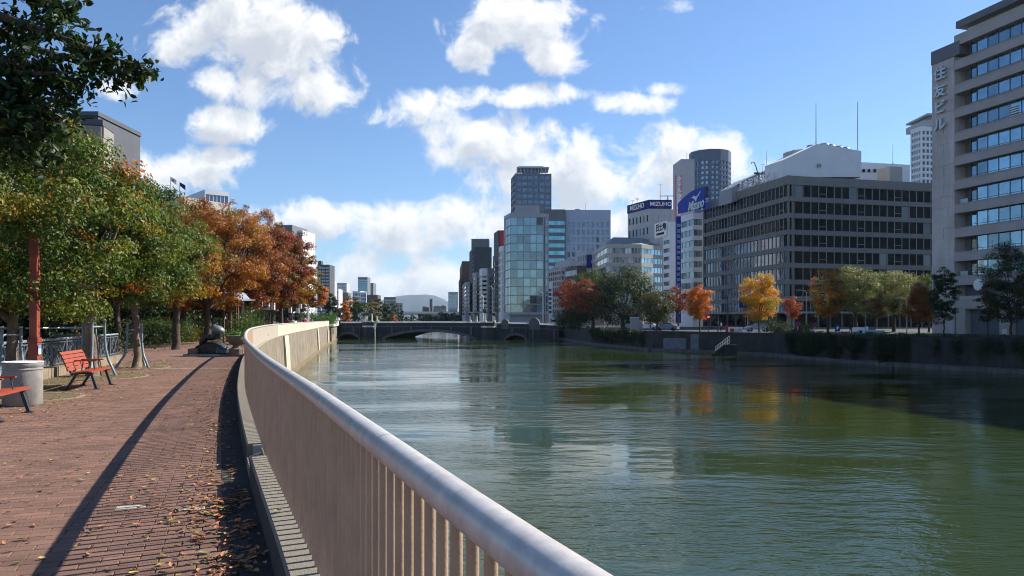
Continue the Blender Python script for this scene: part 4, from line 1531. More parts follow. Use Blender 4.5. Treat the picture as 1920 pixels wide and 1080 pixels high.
# office pair behind the glass office: teal banded part and gridded part
gen('teal_office', 'office building with bright teal ribbon windows behind the glass office', 1019, 360, 1060, None, 394, 12, 6, 0, M_b_slate, glass('glass_bright_teal', (.12, .4, .47), .1, metal=.55, rnd_=.25), ang=2, bt=5, bb=6, sill=.45, mm=M_mull_dark, mw=.04, w2=20)
gen('grid_office', 'pale grey office building with a regular grid of square windows', 1060.3, 362, 1145, None, 395, 12, 9, 0, pm('facade_blue_grey', (.34, .40, .52), .6, .08, .4), G_blue, ang=2, bt=5.5, bb=6, sill=.3, pa=.42, depth=.4, w2=24, boxes=2)
mast('thin rod on the roof of the gridded pale office building', 1098, 370, 397, 380, .1, 'lightning_rod')

# ---------------- row of buildings along the far right bank, left of the glass office
gen('slanted_building', 'dark building with a slanted top and red sign left of the glass office', 934, 262, 945, 926, 434, 9, 0, 4, M_b_dark, G_dark, ang=2, ang2=10, bt=9, mm=M_b_dark)
t = thing('hanging_sign', 'red vertical sign high on the dark slanted building', 'sign', at(941, 446, 260)); q = MB(); q.box(-.7, .7, -.3, .3, -2.2, 2.2); q.build('board', M_redp, t)
gen('office_building', 'white banded narrow building between the dark slanted one and the glass office', 941, 246, 945.5, 935, 463, 9, 1, 3, M_b_white, G_blue, ang=2, ang2=12, bt=1.5)
gen('office_building', 'slim grey building with a small white roof box, front of the dark slanted one', 916, 290, 926, 912, 505, 9, 2, 0, M_b_slate, G_dark, ang=2, bt=3, pa=.4)
gen('office_building', 'slate building with vertical piers left of the dark slanted one', 927, 256, 935, 924, 481, 9, 2, 2, M_b_slate, G_dark, ang=2, ang2=8, bt=1.5, pa=.4)
gen('apartment_building', 'pale blue building with curved white balconies in the row beyond the bridge', 903, 300, 914, 899, 505, 9, 1, 2, M_b_white, G_dark, ang=2, ang2=10, bt=2.5, sill=.55)
gen('office_building', 'grey stepped building in front of the dark tower beyond the bridge', 893, 330, 903, 889, 512, 9, 3, 2, M_b_slate, G_dark, ang=2, ang2=8, bt=2, pa=.4)
gen('office_building', 'thin pale building at the foot of the dark tower beyond the bridge', 888.5, 322, 893, 886, 513, 9, 1, 1, M_b_pale, G_blue, ang=2, ang2=8, bt=1.5, pa=.4)
tC, plC, cC = gen('dark_tower', 'tall charcoal tower with a stepped top beyond the bridge', 889, 372, 922, 880, 465, 15, 0, 4, M_b_dark, G_blue, ang=2, ang2=8, bt=2, pb=.45)
q = MB(); zc = gz(465, 372) + .5; q.box(-1.4, 7.2, 1, 14, zc - 2, zc + 4.6); q.build('upper_tower', M_b_slate, tC)
gen('office_building', 'pale narrow building left of the charcoal tower beyond the bridge', 873, 380, 881, 867, 530, 8, 2, 2, M_b_pale, G_blue, ang=2, ang2=6, bt=1.5, pa=.3)
gen('brown_tower', 'dark brown stepped tower beyond the bridge', 866.5, 430, 882, 862, 491, 12, 0, 3, M_b_brown, G_dark, ang=2, ang2=5, bt=6, pb=.45)
gen('brown_tower', 'lower shoulder block of brown brick on the left of the dark brown tower', 863.5, 425, 867, 860, 520, 10, 1, 2, M_b_brown, G_dark, ang=2, ang2=5, bt=2, pb=.45)
gen('glass_block', 'pale blue glass block on the skyline left of the brown tower', 840.5, 900, 859, None, 548, 12, 6, 0, M_b_pale, glass('glass_hazy', (.3, .42, .5), .2, metal=.4, rnd_=.15), ang=0, bt=3, bb=4, sill=.3, w2=24, mw=.1)

# ---------------- far skyline beyond the bridge, left part
FZ = -3
gen('residential_tower', 'tall dark tower with white balcony lines on the skyline above the left trees', 595, 700, 618, None, 497, 15, 3, 0, M_b_dark, pm('balcony_white', (.45, .47, .5), .6, .1, .2), ang=0, zb=FZ, bt=2, bb=8, sill=.5, w2=20, pa=.15)
t = gen('roof_hut', 'dark lift hut on the roof of the tall balcony tower', 596, 703, 602, None, 490, 1, 0, 0, M_b_dark, G_far, ang=0, zb=gz(497, 700), w2=8, bt=.5, bb=.1)
gen('residential_tower', 'slim grey tower attached right of the tall balcony tower', 618.5, 720, 623, None, 527, 10, 1, 0, M_b_pale, G_far, ang=0, zb=FZ, w2=20, pa=.3)
gen('office_tower', 'pale blue office tower with a rounded roof on the skyline', 630.5, 1500, 650, None, 531, 12, 6, 0, M_b_pale, G_tw, ang=0, zb=FZ, w2=30, bt=4, bb=6, sill=.3, mw=.15)
gen('office_building', 'low white block below the pale blue office tower', 624, 900, 635, None, 543, 6, 4, 0, M_b_white, G_far, ang=0, zb=FZ, w2=20, pa=.3, boxes=2)
gen('office_building', 'grey roofed low block in front of the pale blue office tower', 634, 1000, 653, None, 549, 5, 5, 0, M_b_slate, G_far, ang=0, zb=FZ, w2=20, pa=.2)
gen('glass_tower', 'blue glass skyscraper, the taller of a pair on the skyline', 671, 1400, 689, None, 520, 18, 5, 0, M_b_slate, glass('glass_azure', (.08, .25, .4), .15, metal=.6, rnd_=.15), ang=0, zb=FZ, w2=30, bt=4, bb=6, sill=.2, mw=.15)
gen('glass_tower', 'darker glass skyscraper with a cut corner, the shorter of a pair on the skyline', 689.5, 1450, 700, None, 531, 16, 3, 0, M_b_slate, G_tw, ang=0, zb=FZ, w2=30, bt=3, bb=6, sill=.2, mw=.15)
gen('apartment_building', 'cream apartment block above the trees left of the brownish block', 661, 520, 676, None, 547, 7, 5, 0, M_b_white, G_far, ang=-4, zb=FZ, w2=16, pa=.25, bt=1)
gen('apartment_building', 'white apartment block with rows of small windows above the trees', 676.5, 500, 687, None, 549, 7, 4, 0, M_b_white, G_far, ang=14, zb=FZ, w2=16, pa=.4, bt=1)
gen('apartment_building', 'reddish brown apartment block above the trees below the glass pair', 688, 560, 708, None, 554, 7, 5, 0, M_b_brown, G_far, ang=0, zb=FZ, w2=14, pa=.3)
gen('office_building', 'grey and white office block in front of the mountain', 720, 620, 742, None, 558, 7, 4, 0, M_b_slate, G_tw, ang=8, zb=FZ, w2=14, sill=.4)
gen('office_building', 'small cream block in front of the mountain beside the conifer', 743, 600, 755, None, 569, 5, 2, 0, M_b_beige, G_far, ang=8, zb=FZ, w2=12, pa=.5)
gen('office_building', 'dark low building with a slender tower on the skyline before the mountain', 811, 850, 837, None, 575, 6, 7, 0, M_b_slate, G_tw, ang=0, zb=FZ, w2=20, sill=.35, boxes=2)
gen('slender_tower', 'slender dark tower on the skyline before the mountain', 805.5, 840, 811, None, 561, 10, 1, 0, M_b_slate, G_far, ang=0, zb=FZ, w2=12, pa=.5)
gen('office_building', 'stepped reddish building before the mountain left of the slender tower', 792, 830, 805, None, 577, 5, 3, 0, M_b_brown, G_far, ang=0, zb=FZ, w2=15, pa=.4, boxes=2)
gen('office_building', 'small low building on the skyline right of the dark low building', 842, 700, 858, None, 580, 4, 4, 0, M_b_pale, G_far, ang=0, zb=FZ, w2=12)
# elevated expressway across the river
t = thing('elevated_road', 'pale elevated road on piers crossing the river far beyond the bridge', 'elevated road', (gx(800, 640), 640, FZ))
xa, xb = gx(735, 640) - t.location.x, gx(885, 640) - t.location.x
zr_ = gz(590, 640) - FZ
q = MB(); q.box(xa, xb, -5, 5, zr_, zr_ + 1.2); q.build('deck', M_b_pale, t)
q = MB(); q.box(xa, xb, -5.3, -5.05, zr_ + .9, zr_ + 2.5); q.build('side_barrier', M_white, t)
for k in range(6):
    x = xa + (xb - xa) * (k + .5) / 6
    q = MB(); q.box(x - .9, x + .9, -3, 3, -3, zr_ - .02); q.build('pier', M_b_pale, t)

# ---------------- left bank buildings behind the trees
zq = 0
# granite hall: two blocks whose river faces catch the sun
M_gran = pm('granite', (.27, .25, .23), .85, .15, .7, .3, 15)
M_gran_d = pm('granite_dark', (.08, .09, .11), .7, .15, .5)
fc = (-.2, 1.0)
uu = Vector(fc).normalized()


def hall(label, px0, d0, px1, y0, wback, hfoot=0):
    C = Vector((gx(px0, d0), d0))
    r = (px1 - 960) / F
    s = (r * C.y - C.x) / (uu.x - r * uu.y)
    E = C + uu * s
    back = Vector((-uu.y, uu.x)) * wback
    t = thing('stone_hall', label, 'building', (C.x, C.y, 0))
    H = gz(y0, d0)
    q = MB(); q.prism([(0, 0), tuple(E - C), tuple(E - C + back), tuple(back)], 0, H - .5); q.build('core', M_gran, t)
    q = MB(); q.prism([tuple(Vector((.15, -.15))), tuple(E - C + Vector((.15, .1))), tuple(E - C + back), tuple(back + Vector((0, -.15)))], H - .45, H); q.build('roof_edge', M_gran_d, t)
    # stone courses on the river face and the end face, slabs 4 m by 0.9 m
    nrm = Vector((uu.y, -uu.x))
    n = 0
    L_ = (E - C).length
    nz_ = int((H - .5) / .9)
    for (A, dv, nv, LL) in ((Vector((0, 0)), uu, nrm, L_), (back, -back.normalized(), -uu, wback)):
        ncol = max(1, round(LL / 4.2))
        for k in range(nz_):
            z1 = H - .5 - k * .9
            if z1 < 3: break
            for j in range(ncol):
                o_ = random.Random(k * 31 + j).uniform(.03, .07)
                a = A + dv * (LL * j / ncol + .03); b = A + dv * (LL * (j + 1) / ncol - .03)
                if n < 290:
                    q = MB(); q.beam(((a + nv * o_).x, (a + nv * o_).y, z1 - .45), ((b + nv * o_).x, (b + nv * o_).y, z1 - .45), .14, .87)
                    q.build('stone_slab', M_gran, t)
                n += 1
    return t


hall('grey stone hall with a flat dark roof edge rising behind the trees, the farther block', 191, 61.8, 245, 225, 3.2)
hall('grey stone hall block nearer the camera, partly hidden by leaves', 8, 50.5, 92, 150, 8)
t = thing('glazed_link', 'dark glazed corner strip joining the two grey stone halls', 'building', (gx(176, 63), 63, 0))
q = MB(); q.box(-1.1, .9, -1, 6, 0, gz(224, 63)); q.build('wall', M_gran_d, t)
q = MB(); q.box(-.9, .5, -1.12, -1.02, 3, gz(228, 63)); q.build('window_pane', G_dark, t)
q = MB(); q.box(-1.15, 1.0, -1.2, 6, gz(224, 63) + .01, gz(224, 63) + .35); q.build('roof_edge', M_gran_d, t)
t, _, _ = gen('hall_wing', 'low grey stone wing with a recessed dark band left of the glazed corner strip', 100, 66, 165, None, 330, 5, 9, 0, M_gran, G_dark, ang=5, zb=0, w2=8, pa=.4)
# city building with flags, farther
tc, plc, cc = gen('civic_building', 'grey roofed civic building with two flags just above the orange trees', 345, 190, 436, None, 372, 8, 12, 0, M_b_beige, G_dark, ang=60, zb=0, w2=34, pa=.5)
gen('roof_storey', 'white glazed roof storey with cooling units above the civic building', 384, 205, 430, None, 358, 3, 6, 0, M_b_white, G_blue, ang=40, zb=24, w2=20, bt=.8, bb=.3)
for px, y0, y1, fm, lab in ((320, 372, 331, M_letters, 'white flag with a red disc on a pole above the orange trees'), (337, 372, 341, M_navy, 'dark navy flag on a pole above the orange trees')):
    t = thing('flag', lab, 'flag', at(px, y0 + 10, 188))
    h = gz(y1, 188) - t.location.z
    q = MB(); q.tube([(0, 0, -6), (0, 0, h)], .07, 6); q.build('pole', M_grey_metal, t)
    q = MB()
    W = [(.0, 0), (.45, .12), (.9, -.05), (1.3, .1)]
    q.add([(x + .05, y, h - .1 - x * .55) for x, y in W] + [(x + .05, y, h - 1.0 - x * .8) for x, y in W] + [(x + .05, y + .02, h - .1 - x * .55) for x, y in W] + [(x + .05, y + .02, h - 1.0 - x * .8) for x, y in W],
          [(i, i + 1, i + 5, i + 4) for i in range(3)] + [(i + 8, i + 12, i + 13, i + 9) for i in range(3)])
    q.build('cloth', fm, t)
    if fm is M_letters:
        q = MB(); q.lathe([(.001, -.03), (.26, -.03), (.26, .03), (.001, .03)], 16); R = Matrix.Rotation(math.pi / 2, 4, 'X'); q.v = [tuple(R @ Vector(v) + Vector((.6, .0, h - 1.0))) for v in q.v]; q.build('red_disc', M_redp, t)
gen('apartment_building', 'white and grey apartment block rising above the red tree', 517, 300, 548, None, 424, 10, 6, 0, M_b_slate, G_far, ang=-6, zb=0, w2=16, pa=.2, sill=.4)
gen('apartment_building', 'lower white apartment block right of the grey one above the red tree', 549, 305, 567, None, 434, 9, 5, 0, M_b_white, G_far, ang=-6, zb=0, w2=14, pa=.3, sill=.4)
gen('kiosk_building', 'small pale building with dark openings glimpsed between trunks beyond the railing', 519, 150, 537, None, 585, 1, 2, 0, M_white, G_dark, ang=0, zb=0, w2=8, bt=.4, bb=.3, pa=.3, depth=.15)

# ---------------- tower behind the stone block (overhanging roof)
tQ, plQ, cQ = gen('residential_tower', 'white balcony tower with an overhanging flat crown behind the stone office block', 1727, 420, 1790, 1707, 238, 30, 8, 5, M_b_white, G_far, ang=10, ang2=10, zb=-.5, bt=2, bb=5, pa=.35, pb=.3, sill=.4, depth=.5, pd=.08)
q = MB(); zq = gz(224, 420) + .5; q.box(2, 22, 1, 20, zq - 3.5, zq); q.box(3.0, 24, -1, 22, zq + 2.2, zq + 3.2); q.box(6.5, 18, 3, 18, zq, zq + 2.2); q.build('crown', M_b_pale, tQ)

# ================================================================ THE STONE BRIDGE
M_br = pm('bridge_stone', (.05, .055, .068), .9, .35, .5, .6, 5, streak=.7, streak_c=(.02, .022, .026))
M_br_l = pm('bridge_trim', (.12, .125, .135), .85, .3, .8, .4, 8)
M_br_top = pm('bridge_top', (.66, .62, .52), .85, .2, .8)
bA, bB = Vector((gx(628, 190), 190)), Vector((gx(1052, 178), 178))
bu = (bB - bA).normalized(); bn = Vector((bu.y, -bu.x)); Lb = (bB - bA).length
br = thing('stone_bridge', 'dark stone arch bridge crossing the river with a pale parapet top', 'bridge', (bA.x, bA.y, WATER))
MBr = Matrix(((bu.x, -bn.x, 0, 0), (bu.y, -bn.y, 0, 0), (0, 0, 1, 0), (0, 0, 0, 1)))    # x along the bridge, y away from the camera


def b_at(px):
    r = (px - 960) / F
    return (r * bA.y - bA.x) / (bu.x - r * bu.y)


def b_z(px, py):
    s = b_at(px); dd = bA.y + bu.y * s
    return EYE + (HY - py) / F * dd - WATER


def top_z(s):
    px_ = 960 + F * (bA.x + bu.x * s) / (bA.y + bu.y * s)
    yy_ = np.interp(px_, [628, 700, 800, 900, 1000, 1052], [605, 604.5, 604, 604.6, 607, 610])
    return EYE + (HY - yy_) / F * (bA.y + bu.y * s) - WATER


arches = [(b_at(630), b_at(676), b_z(655, 626.5)), (b_at(713), b_at(897), b_z(803, 622.0)), (b_at(944), b_at(990), b_z(966, 628.8))]


def arch_z(s):
    for a, b, c_ in arches:
        if a < s < b:
            k = (s - (a + b) / 2) / ((b - a) / 2)
            z = (c_ + .9) * (1 - k * k) ** .62 - .9 if k * k < 1 else -1
            return max(z, -1.5)
    return -1.5


ss_ = [i * .5 for i in range(int(Lb / .5) + 1)]
q = MB(); vs = []
for s in ss_:
    zt, za = top_z(s) - 1.0, min(arch_z(s), top_z(s) - 1.4)
    vs += [MBr @ Vector((s, 0, za)), MBr @ Vector((s, 0, zt)), MBr @ Vector((s, 22, zt)), MBr @ Vector((s, 22, za))]
q.add(vs, [(4 * i + k, 4 * i + (k + 1) % 4, 4 * i + 4 + (k + 1) % 4, 4 * i + 4 + k) for i in range(len(ss_) - 1) for k in range(4)])
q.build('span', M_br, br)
for a, b, c_ in arches:       # voussoirs
    nv = 30 if b - a > 15 else 9
    for i in range(nv):
        s0, s1 = a + (b - a) * (i + .03) / nv, a + (b - a) * (i + .97) / nv
        z0_, z1_ = arch_z(max(s0, a + .02)), arch_z(min(s1, b - .02))
        if max(z0_, z1_) < -.3: continue
        q = MB()
        vs = [MBr @ Vector((x, y, z)) for y in (-.16, .1) for (x, z) in ((s0, z0_), (s1, z1_), (s1, z1_ + .62), (s0, z0_ + .62))]
        q.add(vs, [(0, 1, 2, 3), (7, 6, 5, 4), (0, 4, 5, 1), (1, 5, 6, 2), (2, 6, 7, 3), (3, 7, 4, 0)])
        q.build('voussoir', M_br_l, br)
npar = 34
for i in range(npar):          # parapet panels with ribs and pale coping
    s0, s1 = Lb * i / npar + .04, Lb * (i + 1) / npar - .04
    q = MB()
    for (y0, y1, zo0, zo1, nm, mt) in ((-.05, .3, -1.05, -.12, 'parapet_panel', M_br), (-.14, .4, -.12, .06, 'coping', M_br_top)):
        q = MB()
        sl_ = .34 if nm == 'coping' else 0      # coping front chamfered back to catch the sun; sunlight also in its pale colour
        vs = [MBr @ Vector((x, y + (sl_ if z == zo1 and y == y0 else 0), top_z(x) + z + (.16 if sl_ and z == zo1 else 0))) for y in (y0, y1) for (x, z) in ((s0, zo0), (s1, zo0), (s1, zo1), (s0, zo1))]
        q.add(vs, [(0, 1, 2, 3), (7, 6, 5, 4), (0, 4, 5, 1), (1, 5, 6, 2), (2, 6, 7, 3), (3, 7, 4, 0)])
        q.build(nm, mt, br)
    for (y0, y1) in ((21.7, 22.05),):
        q = MB(); vs = [MBr @ Vector((x, y, top_z(x) + z)) for y in (y0, y1) for (x, z) in ((s0, -1.05), (s1, -1.05), (s1, .06), (s0, .06))]
        q.add(vs, [(0, 1, 2, 3), (7, 6, 5, 4), (0, 4, 5, 1), (1, 5, 6, 2), (2, 6, 7, 3), (3, 7, 4, 0)]); q.build('far_parapet', M_br, br)
    if i % 1 == 0 and not any(a - .5 < s0 < a + 1.5 for a in [b_at(688), b_at(905)]):
        q = MB(); zb_ = max(arch_z(s0) + .75, .2)
        q.box(s0 - .22, s0 + .18, -.22, .02, zb_, top_z(s0) - 1.1, MBr); q.build('rib', M_br_l if i % 3 == 0 else M_br, br)
q = MB(); vs = []
for s in ss_: vs += [MBr @ Vector((s, -.3, top_z(s) - 1.12)), MBr @ Vector((s, .06, top_z(s) - 1.12)), MBr @ Vector((s, .06, top_z(s) - .98)), MBr @ Vector((s, -.3, top_z(s) - .98))]
q.add(vs, [(4 * i + k, 4 * i + (k + 1) % 4, 4 * i + 4 + (k + 1) % 4, 4 * i + 4 + k) for i in range(len(ss_) - 1) for k in range(4)]); q.build('cornice', M_br_l, br)
for px0, px1 in ((683, 707), (903, 931)):    # pier bastions
    a, b = b_at(px0), b_at(px1)
    m_ = (a + b) / 2
    w = (b - a) / 2
    pol = [(m_ - w, .2), (m_ - w * .75, -1.4), (m_, -2.3), (m_ + w * .75, -1.4), (m_ + w, .2)]
    pol = [tuple((MBr @ Vector((x, y, 0))).xy) for x, y in pol]
    q = MB(); q.prism(pol, -1.5, top_z(m_) - 1.2); q.build('pier', M_br, br)
    big_ = [(m_ - w * 1.12, .2), (m_ - w * .85, -1.75), (m_, -2.75), (m_ + w * .85, -1.75), (m_ + w * 1.12, .2)]
    big_ = [tuple((MBr @ Vector((x, y, 0))).xy) for x, y in big_]
    q = MB(); q.prism(big_, top_z(m_) - 1.15, top_z(m_) - .8); q.build('balcony_slab', M_br_top, br)
    for i in range(4):
        p0_, p1_ = Vector((*big_[i], 0)), Vector((*big_[i + 1], 0))
        q = MB(); q.beam(p0_.lerp(p1_, .03) + Vector((0, 0, top_z(m_) - .35)), p0_.lerp(p1_, .97) + Vector((0, 0, top_z(m_) - .35)), .2, .85); q.build('balcony_parapet', M_br, br)
for px in (947, 1002):         # rounded parapet stones on the right side
    s = b_at(px)
    q = MB(); n_ = 10
    r_b = .85 if px == 947 else 1.25
    ring = [(s + r_b * math.cos(math.pi * k / n_), top_z(s) + r_b * .6 * math.sin(math.pi * k / n_) * 1.8) for k in range(n_ + 1)] + [(s - r_b, top_z(s) - 1.4), (s + r_b, top_z(s) - 1.4)]
    vs = [MBr @ Vector((x, -.3, z)) for x, z in ring] + [MBr @ Vector((x, .7, z)) for x, z in ring]
    m2 = len(ring)
    q.add(vs, [tuple(range(m2)), tuple(reversed(range(m2, 2 * m2)))] + [(i, i + m2, (i + 1) % m2 + m2, (i + 1) % m2) for i in range(m2)]); q.build('newel_stone', M_br_l, br)
# road deck surface
q = MB(); vs = []
for s in ss_: vs += [MBr @ Vector((s, .3, top_z(s) - .995)), MBr @ Vector((s, 21.7, top_z(s) - .995))]
q.add(vs, [(2 * i, 2 * i + 2, 2 * i + 3, 2 * i + 1) for i in range(len(ss_) - 1)]); q.build('road_deck', M_asphalt, br)


def lantern_post(label, px, y_in=.6, hgt=3.0, group='stone lantern posts on the bridge'):
    s = b_at(px)
    p = MBr @ Vector((s, y_in, top_z(s) + .06))
    t = thing('bridge_lantern', label, 'street lamp', Vector((bA.x, bA.y, WATER)) + p, 0, group)
    q = MB(); q.lathe([(.34, 0), (.30, .4), (.2, .6), (.19, hgt * .62), (.3, hgt * .66)], 8); q.build('pillar', M_br_top, t)
    q = MB(); q.lathe([(.42, hgt * .67), (.55, hgt * .72), (.55, hgt * .9), (.7, hgt * .92), (.15, hgt * 1.02), (.05, hgt * 1.1)], 6); q.build('lantern_head', M_dark, t)
    return t


for px, lab in ((684, 'small lantern post at the left edge of the left bridge pier'), (692, 'lantern post standing on the left bridge pier, second from its left edge'), (701, 'lantern post with green top in the middle of the left bridge pier'), (706, 'lantern post at the right edge of the left bridge pier'),
                (881, 'lantern post on the bridge parapet, first left of the right pier'), (893, 'lantern post on the bridge parapet, second and nearer the right pier'), (912, 'large lantern post in the middle of the right bridge pier'), (929, 'lantern post at the right edge of the right bridge pier')):
    lantern_post(lab, px, .4 if px in (684, 706, 881, 893) else -1.2, 3.3 if px in (701, 912) else 2.4)
for px, yt, lab in ((901, 552, 'tall pale lamp post on the bridge left of the right pier'), (919, 537, 'tall lamp post with curved top behind the right bridge pier'), (1014, 548, 'tall grey lamp post at the right end of the bridge')):
    s = b_at(px); p = MBr @ Vector((s, 2.5, top_z(s) - 1))
    t = thing('lamp_post', lab, 'street lamp', Vector((bA.x, bA.y, WATER)) + p)
    h = gz(yt, t.location.y) - t.location.z
    q = MB(); q.tube([(0, 0, 0), (0, 0, h * .5), (0, 0, h - .5), (-.35, 0, h), (-1.0, 0, h + .1)], [.16, .13, .1, .08, .07], 8); q.build('pole', M_white if px == 901 else M_grey_metal, t)
    q = MB(); q.box(-1.6, -.9, -.15, .15, h, h + .16); q.build('lamp_head', M_grey_metal, t)
t = thing('water_gauge', 'pale vertical gauge post standing in the water by the left bridge pier', 'post', (gx(703, 184), 184, WATER - 1))
q = MB(); q.tube([(0, 0, 0), (0, 0, 4.6)], .12, 8); q.build('pole', M_br_top, t)
q = MB(); q.box(-.2, .2, -.16, .0, 3.4, 4.7); q.build('scale_board', M_white, t)
# ================================================================ TREES
# ---- left bank, along the promenade (nearest first)
LT = dict(zb=0, bark=M_bark_pale)
GRP = 'trees along the left promenade'
tree('nearest cherry tree with green and yellow leaves and braced trunk, left of the red post', 14, 17.6, 200, 3.1, G_YEL, n=46000, nc=230, leaf=.088, trunk=.13, low=.19, off=(.6, -.8, 0), clus=.17, group=GRP, limbs=12, leafshape='oval', **LT)
tree('cherry tree with yellow green leaves and braced trunk behind the red bench', 176, 21.5, 268, 2.9, G_YEL, n=44000, nc=210, leaf=.088, trunk=.17, low=.24, off=(-.5, .3, 0), clus=.18, group=GRP, limbs=11, leafshape='oval', **LT)
tree('cherry tree with fresh green leaves, its pale trunk in a tripod brace on the paving', 256, 25.2, 326, 2.75, [((.085, .14, .025), 4), ((.12, .16, .03), 2), ((.22, .17, .02), .8), ((.04, .075, .02), 1.5)], n=36000, nc=180, leaf=.088, trunk=.12, low=.28, off=(-.1, 0, 0), clus=.18, group=GRP, limbs=10, leafshape='oval', **LT)
tree('spreading tree with dull orange and brown leaves beyond the braced trees', 388, 46, 358, 4.3, ORANGE, zb=0, n=52000, nc=250, leaf=.125, trunk=.22, low=.16, shape='umbrella', clus=.15, group=GRP, limbs=16)
tree('tall rust red tree in the middle of the left row', 466, 60, 378, 4.1, ORANGE[:2] + RED_BR, zb=0, n=44000, nc=240, leaf=.14, trunk=.24, low=.14, shape='umbrella', clus=.15, group=GRP, limbs=14)
tree('dark red and olive tree beyond the rust red one', 526, 76, 405, 3.7, RED_BR, zb=0, n=34000, nc=210, leaf=.155, trunk=.22, low=.14, shape='umbrella', clus=.16, group=GRP, limbs=12)
tree('olive and yellow spreading tree above the white railing', 560, 86, 448, 4.0, OR_YEL, X=-27.2, off=(2.2, 0, 0), zb=0, n=26000, nc=150, leaf=.17, trunk=.28, low=.25, shape='umbrella', clus=.17, group=GRP, limbs=12)
tree('amber tree hanging over the railing near the far end of the wall', 590, 106, 505, 3.4, BR_OR[:1] + OR_YEL, X=-31.2, off=(2.8, 0, 0), zb=0, n=18000, nc=80, leaf=.2, trunk=.2, low=.25, shape='umbrella', clus=.2, group=GRP, limbs=9)
tree('orange leaved tree low in the row between the braced trees and the sculpture', 330, 40, 420, 2.8, OR_YEL, zb=0, n=9000, nc=80, leaf=.13, trunk=.2, low=.3, shape='umbrella', clus=.2, group=GRP, limbs=9)
tree('small orange tree beyond the railing curve with low boughs', 505, 90, 520, 2.4, OR_YEL, zb=0, n=6000, nc=60, leaf=.18, trunk=.16, low=.3, shape='umbrella', clus=.2, group=GRP, limbs=8)
tree('green and amber tree filling the gap behind the tree on the open paving', 318, 37, 352, 3.3, G_YEL + ORANGE[:1], zb=0, n=26000, nc=160, leaf=.11, trunk=.16, low=.2, clus=.18, group=GRP, limbs=10, X=-19.0)
tree('red and brown tree crown behind the rust red one, away from the river', 430, 68, 372, 4.2, RED_BR, zb=0, n=24000, nc=160, leaf=.15, trunk=.22, low=.16, clus=.18, group=GRP, limbs=10)
tree('dull orange tree set back behind the tallest orange one', 345, 56, 372, 4.2, ORANGE, zb=0, n=24000, nc=160, leaf=.15, trunk=.22, low=.16, clus=.18, group=GRP, limbs=10)
# dark grove behind
GG = 'dark evergreen trees of the grove on the left'
for px, d, yt, rx, lab in ((-40, 24, 400, 3.2, 'dark evergreen at the left edge of the picture behind the fence'), (70, 33, 420, 3.4, 'dark evergreen filling the shade behind the nearest red post'),
                           (150, 42, 440, 3.4, 'dark evergreen in the shade behind the second red post'), (235, 52, 470, 3.6, 'dark evergreen above the clipped hedge'),
                           (310, 62, 470, 3.8, 'dark evergreen behind the thin third red post'), (370, 78, 500, 3.8, 'dark evergreen behind the hedge end'),
                           (430, 92, 520, 3.6, 'dark evergreen behind the steel pergola'), (20, 46, 400, 4, 'dark evergreen deep in the grove at far left'), (120, 60, 420, 5, 'tall dark evergreen deep in the grove, between the first two red posts'),
                           (-110, 34, 380, 4.5, 'dark evergreen just beyond the left edge of the picture'), (480, 125, 545, 3.6, 'dark evergreen seen between the far lamp posts'), (540, 145, 560, 3.6, 'dark evergreen behind the small pale kiosk'), (250, 85, 450, 6, 'broad dark evergreen deep behind the hedge')):
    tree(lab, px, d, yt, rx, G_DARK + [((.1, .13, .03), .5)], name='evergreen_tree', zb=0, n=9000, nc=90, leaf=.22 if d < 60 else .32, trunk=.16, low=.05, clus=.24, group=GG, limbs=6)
# dark conifer by the wall end and woods beyond the bridge
tree('dark green conifer just behind the end of the river wall', 622, 198, 545, 2.9, G_DARK, zb=-1, name='conifer_tree', shape='cone', n=6000, nc=80, leaf=.38, trunk=.2, low=.08, clus=.22, limbs=5)
FB = 'trees on the left bank beyond the bridge'
for px, d, yt, rx, pal, lab in ((647, 222, 560, 1.9, BR_OR, 'bright orange tree between the conifer and the green trees beyond the bridge'),
                                (672, 240, 552, 4.0, G_MID, 'mid green broad tree beyond the bridge, left one'), (700, 262, 560, 3.4, G_YEL, 'yellowish green tree behind the bridge lantern posts'),
                                (730, 268, 562, 4.2, G_DARK + G_MID, 'dark green tree beyond the bridge left of the cone shaped conifer'), (655, 300, 548, 4.2, OR_YEL, 'yellow brown tree crown rising behind the orange one'),
                                (712, 300, 556, 3.5, G_DARK, 'dark tree behind the yellowish green one'), (739, 262, 588, 1.4, BR_OR, 'small orange bush like tree left of the cone shaped conifer')):
    tree(lab, px, d, yt, rx, pal, zb=-1.5, n=4500, nc=60, leaf=.42, trunk=.2, low=.08, clus=.24, group=FB, limbs=5)
tree('small cone shaped dark conifer on the bridge horizon', 753, 300, 577, 1.7, G_DARK, zb=-1.5, name='conifer_tree', shape='cone', n=1800, nc=40, leaf=.42, trunk=.15, low=.05, clus=.22, limbs=4)
ords = ['first', 'second', 'third', 'fourth', 'fifth', 'sixth', 'seventh', 'eighth', 'ninth', 'tenth', 'eleventh']
for i, (px, yt) in enumerate([(766, 589), (775, 591), (789, 585), (800, 586), (810, 590), (819, 592), (830, 583), (840, 588), (851, 584), (858, 589), (782, 590)][:10]):
    tree('small round green tree behind the bridge, %s from the left along the horizon' % ords[[0, 1, 2, 3, 4, 5, 6, 7, 8, 9][i]], px, 330 + (i % 3) * 25, yt, 2.2 if yt > 586 else 3.0, G_MID if i % 2 else G_DARK, zb=-2, n=1100, nc=24, leaf=.55, trunk=.15, low=.12, clus=.3, group='small trees along the horizon behind the bridge', limbs=3)

